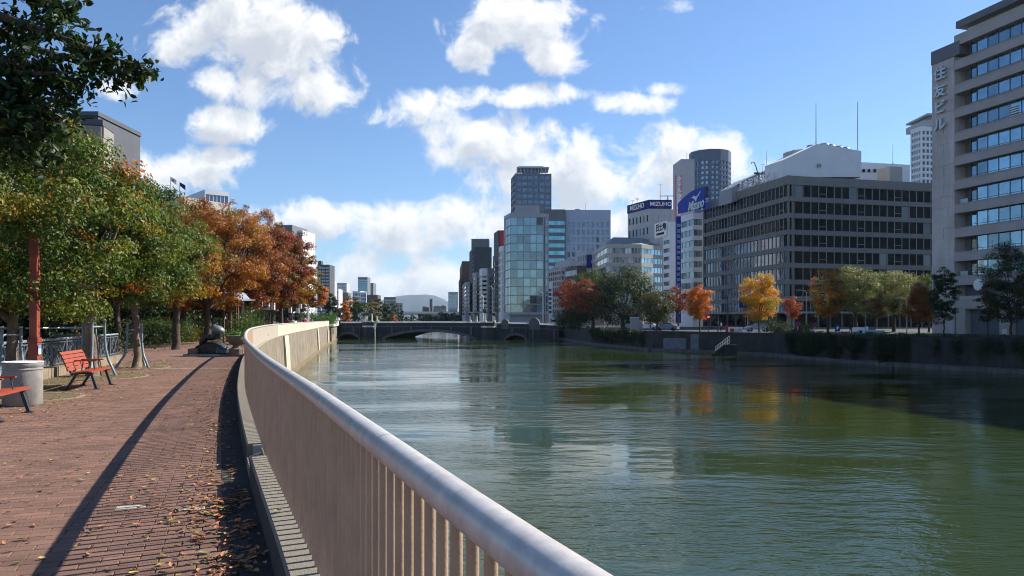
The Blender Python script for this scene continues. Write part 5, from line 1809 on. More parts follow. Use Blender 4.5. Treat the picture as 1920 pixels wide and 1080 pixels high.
# ---- right bank
GR = 'trees on the right bank'
tree('big dark camphor tree with green top beside the red leaved tree', 1168, 150, 494, 7.8, G_DARK + [((.08, .12, .03), 2)], name='evergreen_tree', n=30000, nc=170, leaf=.27, trunk=.4, low=.04, clus=.19, group=GR, ry=6)
tree('green camphor tree behind the red leaved tree', 1112, 168, 500, 6.4, G_DARK + G_MID[:2], name='evergreen_tree', n=24000, nc=130, leaf=.28, trunk=.4, low=.1, clus=.2, group=GR)
tree('red leaved tree leaning out over the far river wall', 1086, 150, 516, 5.2, RED, n=17000, nc=110, leaf=.24, trunk=.22, low=.16, shape='umbrella', clus=.13, group=GR)
tree('dark shrubby evergreen low on the wall below the red leaved tree', 1075, 150, 575, 4.4, G_DARK, name='evergreen_tree', n=9000, nc=60, leaf=.25, trunk=.2, low=.02, clus=.25, group=GR)
tree('olive brown tree right of the dark camphor tree', 1232, 132, 540, 3.3, [((.07, .075, .02), 3), ((.12, .09, .02), 2), ((.04, .05, .02), 2)], n=15000, nc=110, leaf=.21, trunk=.2, low=.08, clus=.22, group=GR)
tree('small red brown tree behind the olive brown one', 1272, 142, 533, 2.6, RED_BR, n=5500, nc=60, leaf=.22, trunk=.18, low=.3, clus=.22, group=GR)
tree('orange tree left of the traffic sign post', 1312, 122, 530, 2.25, BR_OR, n=14000, nc=110, leaf=.19, trunk=.12, low=.22, clus=.2, group=GR)
tree('bright yellow tree standing in full sun on the right bank', 1423, 112, 507, 3.05, YELLOW, n=20000, nc=150, leaf=.175, trunk=.14, low=.14, shape='round', clus=.17, group=GR)
tree('small red brown round tree right of the bright yellow tree', 1485, 118, 553, 1.5, [((.42, .10, .03), 3), ((.3, .07, .03), 2)], n=3500, nc=50, leaf=.17, trunk=.1, low=.34, clus=.22, group=GR)
tree('orange and green tree at the left edge of the pale round topped trees', 1552, 104, 498, 2.7, BR_OR[:2] + G_MID + OR_YEL[:1], n=15000, nc=110, leaf=.17, trunk=.18, low=.12, clus=.2, group=GR)
tree('tall pale green tree with a flat rounded top', 1604, 118, 491, 4.4, PALE + G_MID[:1], n=24000, nc=150, leaf=.2, trunk=.3, low=.22, shape='umbrella', clus=.17, group=GR, limbs=14)
tree('pale green round topped tree right of the tallest one', 1676, 128, 506, 5.0, PALE, n=24000, nc=150, leaf=.21, trunk=.3, low=.2, shape='umbrella', clus=.17, group=GR, limbs=14)
tree('dark russet young tree in front of the pale round topped trees', 1640, 98, 548, 1.6, RED_BR + PALE[:1], n=3500, nc=50, leaf=.17, trunk=.1, low=.3, clus=.22, group=GR)
tree('rust orange pointed tree in the shade of the stone tower', 1723, 94, 523, 2.0, [((.30, .09, .015), 3), ((.36, .13, .02), 2), ((.2, .06, .015), 2)], n=14000, nc=110, leaf=.15, trunk=.12, low=.14, shape='cone', clus=.2, group=GR)
tree('green tree peeping out behind the rust orange pointed tree', 1742, 122, 505, 2.8, G_MID + PALE[:1], n=5500, nc=60, leaf=.22, trunk=.16, low=.25, clus=.22, group=GR)
tree('slim dark green tree before the end wall of the stone tower', 1770, 88, 487, 1.65, G_DARK, n=13000, nc=110, leaf=.15, trunk=.09, low=.14, clus=.2, group=GR, flat=.5)
tree('large dark tree with brownish leaves at the right edge of the picture', 1895, 84, 445, 3.1, G_DARK + [((.13, .06, .02), 1.5)], n=24000, nc=150, leaf=.16, trunk=.15, low=.12, clus=.18, group=GR)
tree('small dark tree left of the large dark one at the right edge', 1852, 90, 540, 1.5, G_DARK + [((.12, .06, .02), 1)], n=3500, nc=50, leaf=.16, trunk=.07, low=.3, clus=.22, group=GR)


# ---- shrubs, hedges, ivy
def shrub(label, cx, cy, cz, rx, ry, h, pal, n, leaf, name='shrub', cat='shrub', group=None, nc=30, seed=0):
    t = thing(name, label, cat, (cx, cy, cz), 0, group)
    lr = random.Random(int(cx * 31 + cy * 17))
    C = np.array([(lr.uniform(-1, 1) * rx * .75, lr.uniform(-1, 1) * ry * .75, h * lr.uniform(.15, .85)) for _ in range(nc)])
    ci = rs.randint(0, nc, n)
    P = C[ci] + rs.normal(size=(n, 3)) * np.array([rx * .22, ry * .22, h * .15])
    P[:, 2] = np.clip(P[:, 2], .02, h * 1.15)
    leaf_object('foliage', P, leaf, pal, t, clump=ci)
    q = MB()
    for i in range(6):
        a = lr.uniform(0, 6.28)
        e = Vector(C[i]) * .8
        q.tube([(e.x * .2, e.y * .2, 0), e * .6 + Vector((0, 0, .05)), e], [.02, .015, .006], 5, False)
    q.build('stems', M_bark, t, kind='stuff')
    return t


hl = ['first', 'second', 'third', 'fourth', 'fifth', 'sixth', 'seventh', 'eighth']
for i, (px, yb, w, h) in enumerate([(286, 645, .95, 1.35), (300, 645, .8, 1.25), (314, 643, .8, 1.3), (330, 642, .8, 1.3), (346, 641, .9, 1.35), (363, 640, .8, 1.1), (379, 638, .9, 1.0), (395, 636, .9, 1.0)]):
    d = EYE * F / (yb - HY) * .98
    shrub('%s green bush from the left in the row along the promenade' % hl[i], gx(px, d) - .4, d, 0, w, w, h * (1.15 if i < 5 else .9), G_MID if i < 5 else [((.14, .13, .03), 3), ((.2, .14, .03), 2), ((.08, .1, .02), 2)], 2600, .1, group='bushes along the promenade edge', nc=34)
shrub('leafy green bush with tall shoots behind the stone planter', gx(476, 48) - .9, 48.5, 0, .9, 2.2, 1.7, G_MID, 3600, .11)
shrub('tall green bamboo like bush left of the far railing', gx(458, 56), 57, 0, 1.2, 2.2, 2.4, G_MID + G_YEL[:1], 3600, .12)
shrub('bright green palm like shrub behind the railing near its far end', gx(583, 140), 142, 0, 2.0, 2, 2.9, [((.07, .16, .03), 3), ((.05, .1, .03), 2)], 2200, .24)
shrub('bright green shrub behind the very end of the railing', gx(609, 160), 163, 0, 2.0, 2, 2.8, [((.07, .16, .03), 3), ((.05, .1, .03), 2)], 2200, .25)
shrub('low dark undergrowth along the back of the braced trees', -19.5, 33, 0, 2.5, 8, 1.3, G_DARK, 5000, .14, cat='undergrowth', name='undergrowth', nc=80)
shrub('low dark undergrowth behind the garden fence', -17.5, 22, 0, 2.0, 7, 1.0, G_DARK, 5000, .12, cat='undergrowth', name='undergrowth', nc=80)
shrub('low dark undergrowth under the orange trees beyond the sculpture', -27.5, 62, 0, 3, 14, 1.6, G_DARK, 5000, .18, cat='undergrowth', name='undergrowth', nc=80)
shrub('dark green bush on the right bank left of the small red brown tree', gx(1455, 110), 110, STREET, 2.4, 1.6, 2.0, G_DARK, 3500, .16, nc=40)
shrub('low dark bush on the right bank below the small red brown tree', gx(1503, 112), 112, STREET, 1.8, 1.2, 1.4, G_DARK, 2200, .16, nc=30)
shrub('small dark round bush beside the road at the right end of the bridge', gx(1052, 172), 172, -1, 1.3, 1.3, 3.0, G_DARK, 1800, .2, nc=26)


def ivy(label, pts, zt, zl, n, leaf, pal, outw=.35, name='hanging_ivy'):
    """Ivy hanging down a wall along the line of points."""
    t = thing(name, label, 'ivy', (*pts[0], zt))
    lr = random.Random(len(label))
    P = []
    segs_ = [(Vector(a), Vector(b)) for a, b in zip(pts[:-1], pts[1:])]
    tot = sum((b - a).length for a, b in segs_)
    strands = int(tot * 2.2)
    cl = []
    for s in range(strands):
        u = lr.random() * tot
        for a, b in segs_:
            if u < (b - a).length: break
            u -= (b - a).length
        p = a.lerp(b, min(1, u / (b - a).length))
        tt = (b - a).normalized(); nn = Vector((-tt.y, tt.x))
        drop = zl * lr.uniform(.35, 1.0)
        k = max(4, int(n / strands))
        for j in range(k):
            f = lr.random() ** .8
            P.append((p.x + nn.x * (outw * lr.uniform(.6, 1.3)) + lr.gauss(0, .22) - pts[0][0], p.y + nn.y * outw + lr.gauss(0, .22) - pts[0][1], .35 - f * drop + lr.gauss(0, .1)))
            cl.append(s)
    leaf_object('ivy_leaves', np.array(P), leaf, pal, t, clump=np.array(cl))
    q = MB()
    for s in range(14):
        p = pts[0]; a = Vector(P[s * max(1, len(P) // 14)]); q.tube([(a.x, a.y, .3), (a.x, a.y, -1.0), (a.x, a.y, -zl * .7)], [.04, .03, .01], 4, False)
    q.build('stems', M_bark, t, kind='stuff')


def rb_line(d0, d1, k=6):
    ys = [d0 + (d1 - d0) * i / k for i in range(k + 1)]
    A_y = [p[1] for p in RB]; A_x = [p[0] for p in RB]
    return [(float(np.interp(y, A_y, A_x)), y) for y in ys]


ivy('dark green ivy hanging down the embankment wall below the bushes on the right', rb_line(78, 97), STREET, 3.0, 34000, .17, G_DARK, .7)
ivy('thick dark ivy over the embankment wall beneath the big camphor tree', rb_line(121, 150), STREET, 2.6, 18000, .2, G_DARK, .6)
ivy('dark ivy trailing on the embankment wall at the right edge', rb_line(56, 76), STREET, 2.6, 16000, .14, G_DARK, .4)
ivy('green creeper hanging over the end of the river wall beside the bridge', [tuple(rail_pt(187.4, -1).xy), tuple(rail_pt(189, .3).xy), (gx(637, 189), 189)], .9, 4.0, 3500, .26, G_MID + G_DARK, .2)

for i, (d0, d1, lab) in enumerate(((64, 77, 'low dark hedge on the embankment wall before the stone tower'), (77.5, 90, 'low dark hedge on the embankment wall below the rust orange tree'), (90.5, 102, 'low dark hedge on the embankment wall below the pale green trees'))):
    pts_ = rb_line(d0, d1, 4)
    t = thing('low_hedge', lab, 'hedge', (pts_[0][0] + .8, pts_[0][1], STREET))
    P = []
    for _ in range(5200):
        a_ = rnd.random() * 3.999; k_ = int(a_); f_ = a_ - k_
        P.append((pts_[k_][0] * (1 - f_) + pts_[k_ + 1][0] * f_ + .9 + rnd.gauss(0, .3) - t.location.x, pts_[k_][1] * (1 - f_) + pts_[k_ + 1][1] * f_ - t.location.y, rnd.uniform(0, .62 + .12 * math.sin(a_ * 9))))
    leaf_object('foliage', np.array(P), .13, G_DARK, t)
    q = MB(); q.beam((pts_[0][0] + .9 - t.location.x, 0, .1), (pts_[-1][0] + .9 - t.location.x, pts_[-1][1] - t.location.y, .1), .5, .5); q.build('stems', M_black, t)

# ---- overhanging evergreen branches at the upper left
ot = thing('overhanging_tree', 'dark green leafy branches reaching in from the upper left corner', 'tree', (-9.6, 8.6, 0))
o0 = Vector(ot.location)
lr = random.Random(5)
q = MB()
q.tube([Vector(p) - o0 for p in ((-9.6, 8.6, -.1), (-9.5, 8.65, 1.6), (-9.35, 8.7, 3.2), (-9.2, 8.8, 4.6), (-9.0, 8.9, 6.2), (-8.8, 9.0, 7.8))], [.3, .24, .21, .17, .12, .06], 12)
q.build('trunk', M_bark, ot, smooth=True)
limbs_px = [[(-480, 160), (-200, 140), (0, 136), (60, 138), (105, 137)], [(-400, 60), (-150, 10), (0, 30), (90, 62), (150, 85), (215, 112), (270, 125)],
            [(-380, 40), (-120, -40), (20, -20), (90, 5), (140, 20)], [(-420, 250), (-200, 200), (-60, 190), (20, 215), (70, 225)],
            [(-200, 120), (0, 110), (90, 130), (130, 160)], [(-200, 20), (0, 60), (60, 90), (160, 120), (240, 140)], [(-300, 300), (-150, 260), (-40, 255), (30, 262)]]
tipP, cid = [], []
q = MB(); cidx = 0
for li, L in enumerate(limbs_px):
    dd = 8.8 + .25 * (li % 3)
    pts_ = [at(px, py, dd + .1 * math.sin(i + li)) - o0 for i, (px, py) in enumerate(L)]
    if L[0][0] < -250: pts_ = [Vector((.35, .15, pts_[0].z - .5))] + pts_[1:]
    else: pts_[0] = pts_[0]
    q.tube(pts_, [.07 * (1 - .8 * i / (len(pts_) - 1)) + .006 for i in range(len(pts_))], 6, False)
    # side twigs with leaf sprays
    for i in range(len(pts_) - 1):
        if L[i + 1][0] < -140: continue
        for k in range(9):
            f = lr.random()
            b0 = pts_[i].lerp(pts_[i + 1], f)
            dirv = (pts_[i + 1] - pts_[i]).normalized()
            dv = (dirv * lr.uniform(.1, .7) + Vector((lr.gauss(0, .35), lr.gauss(0, .5), lr.gauss(-.05, .42)))).normalized()
            ln = lr.uniform(.12, .42) * (1.15 if li != 1 or i < 4 else .7)
            e = b0 + dv * ln
            q.tube([b0, b0.lerp(e, .5) + Vector((0, 0, .015)), e], [.009, .006, .003], 4, False)
            for m_ in range(18):
                g_ = lr.uniform(.25, 1.12)
                p = b0.lerp(e, g_) + Vector((lr.gauss(0, .055), lr.gauss(0, .055), lr.gauss(-.02, .05)))
                tipP.append(tuple(p)); cid.append(cidx)
            cidx += 1
q.build('branches', M_bark, ot, kind='stuff', smooth=True)
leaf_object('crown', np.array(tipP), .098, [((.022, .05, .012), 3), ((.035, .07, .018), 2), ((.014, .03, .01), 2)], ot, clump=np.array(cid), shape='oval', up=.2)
# more of the same tree's crown above and left of the frame, and the dark mass at the left edge
C = np.array([(lr.gauss(-9.4, 1.0), lr.gauss(8.8, .9), lr.uniform(4.7, 8.3)) for _ in range(60)] + [(gx(px, 9.2), 9.2 + lr.gauss(0, .3), gz(py, 9.2)) for px, py in [(lr.uniform(-120, 75), lr.uniform(165, 275)) for _ in range(34)]])
ci = rs.randint(0, len(C), 9000)
P = C[ci] + rs.normal(size=(9000, 3)) * .16 - np.array(o0)
wx = (P[:, 0] + o0.x) / (P[:, 1] + o0.y) * F + 960
wy = HY - (P[:, 2] + o0.z - EYE) / (P[:, 1] + o0.y) * F
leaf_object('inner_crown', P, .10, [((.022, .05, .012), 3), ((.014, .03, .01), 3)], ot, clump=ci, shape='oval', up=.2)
# ================================================================ STREET FURNITURE ON THE LEFT
M_wood_red = pm('bench_slat_paint', (.31, .055, .025), .55, .25, 7, .25, 60)
M_bench_leg = pm('bench_iron', (.035, .045, .065), .45, .15, 6, metal=.2)
M_post_red = pm('post_paint', (.25, .05, .024), .6, .35, 4, .25, 30)
M_bin = pm('bin_concrete', (.30, .29, .27), .85, .3, 4, .5, 45, streak=.3, streak_c=(.12, .11, .1))
M_pipe = pm('brace_paint', (.13, .17, .22), .5, .45, 14, .3, 60, metal=.2, c2=(.28, .31, .33))
M_fence = pm('fence_paint', (.15, .18, .22), .45, .3, 6, metal=.3)
M_bronze = pm('bronze', (.055, .062, .062), .38, .4, 5, .25, 25, metal=.55)
M_planter = pm('planter_stone', (.20, .155, .115), .75, .35, 5, .4, 30)
UA = math.atan2(-.262, 1)            # the promenade direction, away from the camera
u3 = Vector((math.sin(UA), math.cos(UA), 0)); n3 = Vector((u3.y, -u3.x, 0))   # n3 points to the river


def bench(label, mid, L=1.72):
    """mid: ground point halfway between the two front feet. Local x along the bench (away from camera), y towards the back."""
    t = thing('park_bench', label, 'bench', mid, math.atan2(u3.y, u3.x), 'red slatted benches on the promenade')
    hl = L / 2
    # side view outline of the seating surface: (depth, height)
    seat = [(-.06, .415), (.03, .43), (.12, .425), (.21, .415), (.30, .405), (.39, .40)]
    for i, (y, z) in enumerate(seat[:-1]):
        y2, z2 = seat[i + 1]
        q = MB()
        a, b = Vector((0, y, z)), Vector((0, y2, z2))
        for xx0, xx1 in ((-hl, hl),):
            q.add([(xx0, y + .006, z), (xx1, y + .006, z), (xx1, y2 - .006, z2), (xx0, y2 - .006, z2), (xx0, y + .006, z - .03), (xx1, y + .006, z - .03), (xx1, y2 - .006, z2 - .03), (xx0, y2 - .006, z2 - .03)],
                  [(0, 1, 2, 3), (7, 6, 5, 4), (0, 4, 5, 1), (1, 5, 6, 2), (2, 6, 7, 3), (3, 7, 4, 0)])
        q.build('seat_slat', M_wood_red, t)
    back = [(.41, .43), (.445, .52), (.48, .61), (.515, .70), (.55, .79), (.60, .865)]
    for i, (y, z) in enumerate(back[:-1]):
        y2, z2 = back[i + 1]
        dv = Vector((y2 - y, z2 - z)).normalized(); nv = Vector((dv.y, -dv.x)) * .028
        y, z = y + dv.x * .008, z + dv.y * .008; y2, z2 = y2 - dv.x * .008, z2 - dv.y * .008
        q = MB()
        q.add([(-hl, y, z), (hl, y, z), (hl, y2, z2), (-hl, y2, z2), (-hl, y + nv.x, z + nv.y), (hl, y + nv.x, z + nv.y), (hl, y2 + nv.x, z2 + nv.y), (-hl, y2 + nv.x, z2 + nv.y)],
              [(3, 2, 1, 0), (4, 5, 6, 7), (0, 1, 5, 4), (1, 2, 6, 5), (2, 3, 7, 6), (3, 0, 4, 7)])
        q.build('back_slat', M_wood_red, t)
    for sx_ in (-hl + .22, hl - .22):
        q = MB(); q.beam((sx_, .02, .39), (sx_, -.10, .0), .05, .06, (1, 0, 0)); q.box(sx_ - .04, sx_ + .04, -.16, -.04, 0, .02)
        q.build('leg', M_bench_leg, t)
        q = MB(); q.beam((sx_, .30, .37), (sx_, .52, .0), .05, .06, (1, 0, 0)); q.box(sx_ - .04, sx_ + .04, .46, .58, 0, .02)
        q.build('leg', M_bench_leg, t)
        q = MB(); q.beam((sx_, -.04, .385), (sx_, .43, .365), .05, .05); q.beam((sx_, .42, .37), (sx_, .645, .84), .045, .03, (1, 0, 0))
        q.build('bracket', M_bench_leg, t)
    # middle armrests
    for sx_ in (-.28, .28):
        q = MB(); q.tube([(sx_, .02, .42), (sx_, .06, .62), (sx_, .10, .635)], .013, 6)
        q.tube([(sx_, .30, .41), (sx_, .27, .62)], .013, 6); q.build('armrest_bracket', M_bench_leg, t)
        q = MB(); q.box(sx_ - .035, sx_ + .035, -.02, .45, .625, .652); q.build('armrest', M_wood_red, t)
    return t


bench('red slatted bench with middle armrests, beside the tree brace, behind the concrete bin', (-9.7, 18.05, .0))
bench('red slatted bench cut by the left edge in front of the concrete bin', (-8.2, 12.5, .0))

# concrete bin
t = thing('concrete_bin', 'round pale concrete litter bin between the two red benches', 'litter bin', (-9.08, 14.25, 0))
q = MB(); q.lathe([(.30, 0), (.325, .03), (.325, .66), (.335, .665), (.335, .675), (.318, .70), (.335, .73), (.34, .77), (.335, .79), (.29, .79), (.28, .5)], 36); q.build('body', M_bin, t, auto=True)
q = MB(); q.lathe([(.001, .52), (.28, .52)], 24); q.build('inner_bin', M_dark, t)
q = MB(); q.lathe([(.335, .795), (.343, .80), (.335, .812), (.29, .81), (.285, .797)], 36); q.build('rim', M_letters, t, auto=True)


def red_post(label, px, d, w, h, low=1.12, X=None):
    t = thing('red_post', label, 'post', (gx(px, d), d, 0), 0, 'red steel posts in the grove')
    a = w / 2
    q = MB(); q.box(-a, a, -a, a, 0, low, Matrix.Rotation(UA * -.5, 4, 'Z')); q.build('base', M_post_red, t)
    q = MB(); R = Matrix.Rotation(UA * -.5, 4, 'Z'); q.box(-a * 1.14, a * 1.14, -a * 1.14, a * 1.14, low + .004, low + .06, R); q.box(-a * 1.05, a * 1.05, -a * 1.05, a * 1.05, low + .064, low + .10, R); q.build('collar', M_post_red, t)
    q = MB(); q.box(-a * .8, a * .8, -a * .8, a * .8, low + .104, h, R); q.build('shaft', M_post_red, t)
    q = MB(); q.box(-a * .95, a * .95, -a * .95, a * .95, h + .002, h + .05, R); q.build('top_cap', M_post_red, t)
    return t


red_post('thick red steel post rising behind the concrete bin', 65, 15.7, .18, 3.3)
red_post('slimmer red steel post between the two braced trees behind the fence', 145, 34, .19, 4.6, 1.3)
red_post('thin distant red steel post above the clipped bushes', 316, 58, .14, 4.4, 1.3)
q = thing('sticker', 'small blue and white sticker plate on the thick red post', 'sticker', (gx(65, 15.7) + .125, 15.66, 1.0))
m_ = MB(); m_.box(-.003, .005, -.05, .05, -.12, .0); m_.build('lower_half', M_silver, q)
m_ = MB(); m_.box(-.003, .005, -.05, .05, .002, .07); m_.build('upper_half', pm('sticker_blue', (.12, .25, .5), .5), q)


def brace(label, px, d, r=.5, h=1.28, rot=.3, n=3):
    t = thing('tree_brace', label, 'tree support', (gx(px, d), d, 0), 0, 'curved pipe braces round the promenade trees')
    tops = []
    for k in range(n):
        a = rot + 2 * math.pi * k / n
        c_, s_ = math.cos(a), math.sin(a)
        tops.append(Vector((c_ * .27, s_ * .27, h - .12)))
        q = MB(); q.tube([(c_ * rr_, s_ * rr_, zz) for rr_, zz in ((.27, h + .06), (.27, h - .1), (.27, h * .72), (.29, h * .52), (.36, h * .3), (r, .0))], .036, 10)
        q.build('leg', M_pipe, t, smooth=True)
        q = MB(); q.lathe([(.042, h + .05), (.042, h + .075), (.02, h + .09)], 10, (c_ * .27, s_ * .27, 0)); q.build('cap', M_silver, t, auto=True)
    for k in range(n):
        q = MB(); q.tube([tops[k], tops[(k + 1) % n]], .026, 8); q.build('cross_bar', M_pipe, t, smooth=True)
    return t


brace('blue grey pipe brace round the nearest tree at the left edge', 16, 17.6, .5, 1.35, .1, 4)
brace('blue grey pipe brace round the tree behind the red bench', 176, 21.5, .55, 1.5, .35, 4)
brace('blue grey pipe brace with curved legs standing on the open paving', 256, 25.2, .62, 1.36, -.5, 3)

M_kerb = pm('kerb_stone', (.25, .19, .13), .85, .3, 3, .4, 20)
M_soil = pm('pit_soil', (.13, .10, .05), .95, .4, 5, .8, 30)
for i, (x, y, r, lab) in enumerate(((gx(256, 25.2), 25.2, .95, 'round concrete edged soil pit under the tree on the open paving'), (gx(176, 21.5) + .1, 21.2, 1.35, 'round concrete edged soil pit behind the red bench'),
                                    (gx(16, 17.6), 17.4, 1.2, 'round concrete edged soil pit under the nearest tree'), (-9.8, 15.6, .9, 'round concrete edged soil pit at the foot of the thick red post'))):
    t = thing('tree_pit', lab, 'tree pit', (x, y, 0), 0, 'round tree pits in the paving')
    q = MB(); q.lathe([(r - .001, -.01), (r, .012), (r + .09, .012), (r + .091, -.01)], 40); q.build('ring', M_kerb, t, auto=True)
    q = MB(); q.lathe([(.001, .008), (r - .004, .008)], 40); q.build('soil', M_soil, t)

# strip of soil along the fence and its low kerb
q = MB(); p0_, p1_ = Vector((FENCE(13), 13, 0)), Vector((FENCE(28), 28, 0))
q.add([(p0_.x + .1, 13, .003), (p0_.x + 1.5, 13, .003), (p1_.x + .9, 26.5, .003), (p1_.x + .1, 27.5, .003)], [(0, 1, 2, 3)]); q.build('soil_bed', M_soil, kind='structure')
fe = thing('garden_fence', 'low ornamental grey metal fence on a stone kerb along the grove', 'fence', (FENCE(20), 20, 0))
FR = Matrix.Rotation(math.atan2(u3.y, u3.x), 4, 'Z')
for k in range(-22, 17):
    q = MB(); q.box(k * .52 + .008, (k + 1) * .52 - .008, -.14, .16, 0, .27 + random.Random(k).uniform(-.006, .006), FR); q.build('kerb_stone', M_kerb, fe)
nb_ = 0
for k in range(-9, 7):                       # panels 1.25 m wide
    x0, x1 = k * 1.25 + .05, (k + 1) * 1.25
    q = MB()
    for x in (x0, x1 - .04): q.box(x, x + .04, -.02, .02, .29, .98, FR)
    q.box(x0 + .042, x1 - .042, -.02, .02, .33, .36, FR); q.box(x0 + .042, x1 - .042, -.02, .02, .93, .96, FR)
    q.build('panel_frame', M_fence, fe)
    q = MB()
    xm = (x0 + x1) / 2
    for a_, b_, c_, d_ in ((x0 + .05, .37, xm, .92), (xm, .92, x1 - .05, .37), (x0 + .05, .92, xm, .37), (xm, .37, x1 - .05, .92), (x0 + .33, .37, x0 + .33, .92), (x1 - .33, .37, x1 - .33, .92)):
        q.beam(FR @ Vector((a_, 0, b_)), FR @ Vector((c_, 0, d_)), .022, .022, FR @ Vector((0, 1, 0)))
    for k2 in range(12):
        a_ = 2 * math.pi * k2 / 12; b_ = 2 * math.pi * (k2 + 1) / 12
        q.beam(FR @ Vector((xm + .17 * math.cos(a_), 0, .645 + .2 * math.sin(a_))), FR @ Vector((xm + .17 * math.cos(b_), 0, .645 + .2 * math.sin(b_))), .022, .022, FR @ Vector((0, 1, 0)))
    q.build('lattice', M_fence, fe)
    if k % 2 == 0:
        q = MB(); q.box(x0 - .09, x0 - .01, -.04, .04, .28, 1.06, FR); q.build('post', M_fence, fe)
q = MB(); q.tube([FR @ Vector((x, 0, 1.03)) for x in (-11.2, 0, 8.72)], .04, 10); q.build('top_rail', M_pipe, fe, smooth=True)
# pale steel rail and boards behind the fence
t = thing('back_rail', 'plain pale steel rail behind the ornamental fence, above the grey board', 'rail', (-15.0, 22.5, 0))
q = MB(); q.tube([(-2.6, -6, 1.32), (1.3, 2.6, 1.32)], .028, 8); q.build('rail', M_silver, t)
for x, y in ((-2.5, -5.8), (-1.1, -2.7), (1.2, 2.4)):
    q = MB(); q.tube([(x, y, 0), (x, y, 1.4)], .04, 8); q.build('post', M_silver, t)
t = thing('notice_board', 'grey blank notice panel standing behind the fence', 'notice board', (gx(104, 25), 25.5, 0))
q = MB(); q.box(-.42, .42, -.02, .02, .78, 1.08); q.build('board', M_silver, t)
q = MB(); q.box(-.36, -.32, -.015, .015, 0, .78); q.box(.32, .36, -.015, .015, 0, .78); q.build('legs', M_fence, t, kind='stuff')
t = thing('information_board', 'white framed information board with a red side panel in the shade', 'notice board', (gx(46, 24), 24, 0))
q = MB(); q.box(-.10, .22, -.03, .03, .75, 1.42); q.build('board', M_silver, t)
for x in (-.12, .22):
    q = MB(); q.box(x, x + .025, -.04, .04, 0, 1.45); q.build('frame_post', M_letters, t)
q = MB(); q.box(-.23, -.13, -.05, .05, .3, 1.46); q.build('side_panel', M_redp, t)

# ---- sculpture and planter on their plinth near the railing
px0 = 33.0
pl_ = thing('sculpture_plinth', 'low kerbed plinth with grass under the bronze sculpture and planter', 'plinth', (gx(408, 33.2), 33.2, 0))
q = MB(); q.prism([(-1.35, -.35), (1.15, -.35), (1.35, 1.5), (-.7, 1.9)], 0, .09); q.build('slab', M_conc, pl_)
leaf_object('grass_blades', np.array([(rs.uniform(-1.2, .5), rs.uniform(-.33, -.05), rs.uniform(.09, .14)) for _ in range(900)]), .06, G_MID, pl_, kind='stuff')
sc = thing('bronze_sculpture', 'dark bronze reclining abstract figure leaning over a smooth rounded block', 'sculpture', (gx(398, 33.4), 33.4, .09))
K = 33.4 / F


def S3(px, py, dy=0.0): return Vector(((px - 398) * K, dy, (HY - py) * K + EYE - .09))


# rounded body slab
q = MB()
prof_s = [(-.78, .02), (-.76, .16), (-.60, .34), (-.40, .46), (-.05, .54), (.25, .52), (.50, .40), (.66, .22), (.70, .02)]
n_ = len(prof_s)
vs = []
for y, k in ((-.34, .86), (-.38, .93), (-.30, .97), (0, 1.0), (.3, .97), (.42, .9)):
    vs += [(x * k, y + (0 if z > .3 else 0), z * k) for x, z in prof_s]
q.add(vs, [(r * n_ + i, r * n_ + i + 1, (r + 1) * n_ + i + 1, (r + 1) * n_ + i) for r in range(5) for i in range(n_ - 1)] + [tuple(range(n_)), tuple(range(5 * n_, 6 * n_))[::-1]])
q.build('body_block', M_bronze, sc, auto=True)
for i in range(4):
    q = MB(); x = .34 + i * .105
    q.tube([(x, -.36, .0), (x + .03, -.40, .12), (x + .05, -.30, .34 - i * .05), (x + .04, .1, .44 - i * .06)], [.045, .05, .045, .03], 8); q.build('rib', pm('bronze_pale', (.18, .2, .2), .45, .3, 6, metal=.3) if i == 0 else bpy.data.materials['bronze_pale'], sc, smooth=True)
q = MB(); q.box(-.82, -.44, -.52, -.18, 0, .33, Matrix.Rotation(-.12, 4, 'Y')); q.build('cushion_block', M_planter, sc)


def skin_chain(name, pts, edges, radii, m, parent, root=0, sub=2, loc=None):
    me = bpy.data.meshes.new(name)
    me.from_pydata([tuple(p) for p in pts], edges, [])
    me.materials.append(m)
    o = bpy.data.objects.new(name, me)
    col.objects.link(o)
    o.parent = parent
    if loc is not None: o.location = loc
    sk = o.modifiers.new('Skin', 'SKIN'); sk.use_smooth_shade = True
    sl = me.skin_vertices[0].data
    for i, r in enumerate(radii):
        sl[i].radius = (r, r) if not isinstance(r, tuple) else r
        sl[i].use_root = (i == root)
    ss2 = o.modifiers.new('Subsurf', 'SUBSURF'); ss2.levels = sub; ss2.render_levels = sub
    return o


# seated leaning figure: hips, waist, chest, shoulders, head, arms, legs
skin_chain('figure', [(.10, 0, .60), (.20, 0, .76), (.30, 0, .92), (.22, 0, 1.06), (.06, -.02, 1.13), (-.06, -.02, 1.18),
                      (-.08, -.05, .70), (-.24, -.05, .74), (-.38, -.05, .56), (-.20, .16, .72), (-.46, .16, .50), (-.64, .16, .44), (.40, -.12, .84), (.36, -.18, .62)],
           [(0, 1), (1, 2), (2, 3), (3, 4), (4, 5), (0, 6), (6, 7), (7, 8), (0, 9), (9, 10), (10, 11), (2, 12), (12, 13)],
           [.19, .17, .21, .21, .14, .11, .12, .10, .07, .12, .08, .05, .08, .06], M_bronze, sc)
q = MB(); q.ball((.26, -.02, 1.03), .27, 16, 12, (1.15, .95, .72), Matrix.Rotation(.35, 3, 'Y')); q.build('shell', bpy.data.materials['bronze_pale'], sc, smooth=True)
skin_chain('small_figure', [(-.40, -.1, .50), (-.36, -.1, .62), (-.30, -.1, .76), (-.26, -.1, .83), (-.52, -.1, .46), (-.24, -.1, .62)], [(0, 1), (1, 2), (2, 3), (0, 4), (1, 5)], [.09, .09, .06, .04, .05, .04], M_bronze, sc)

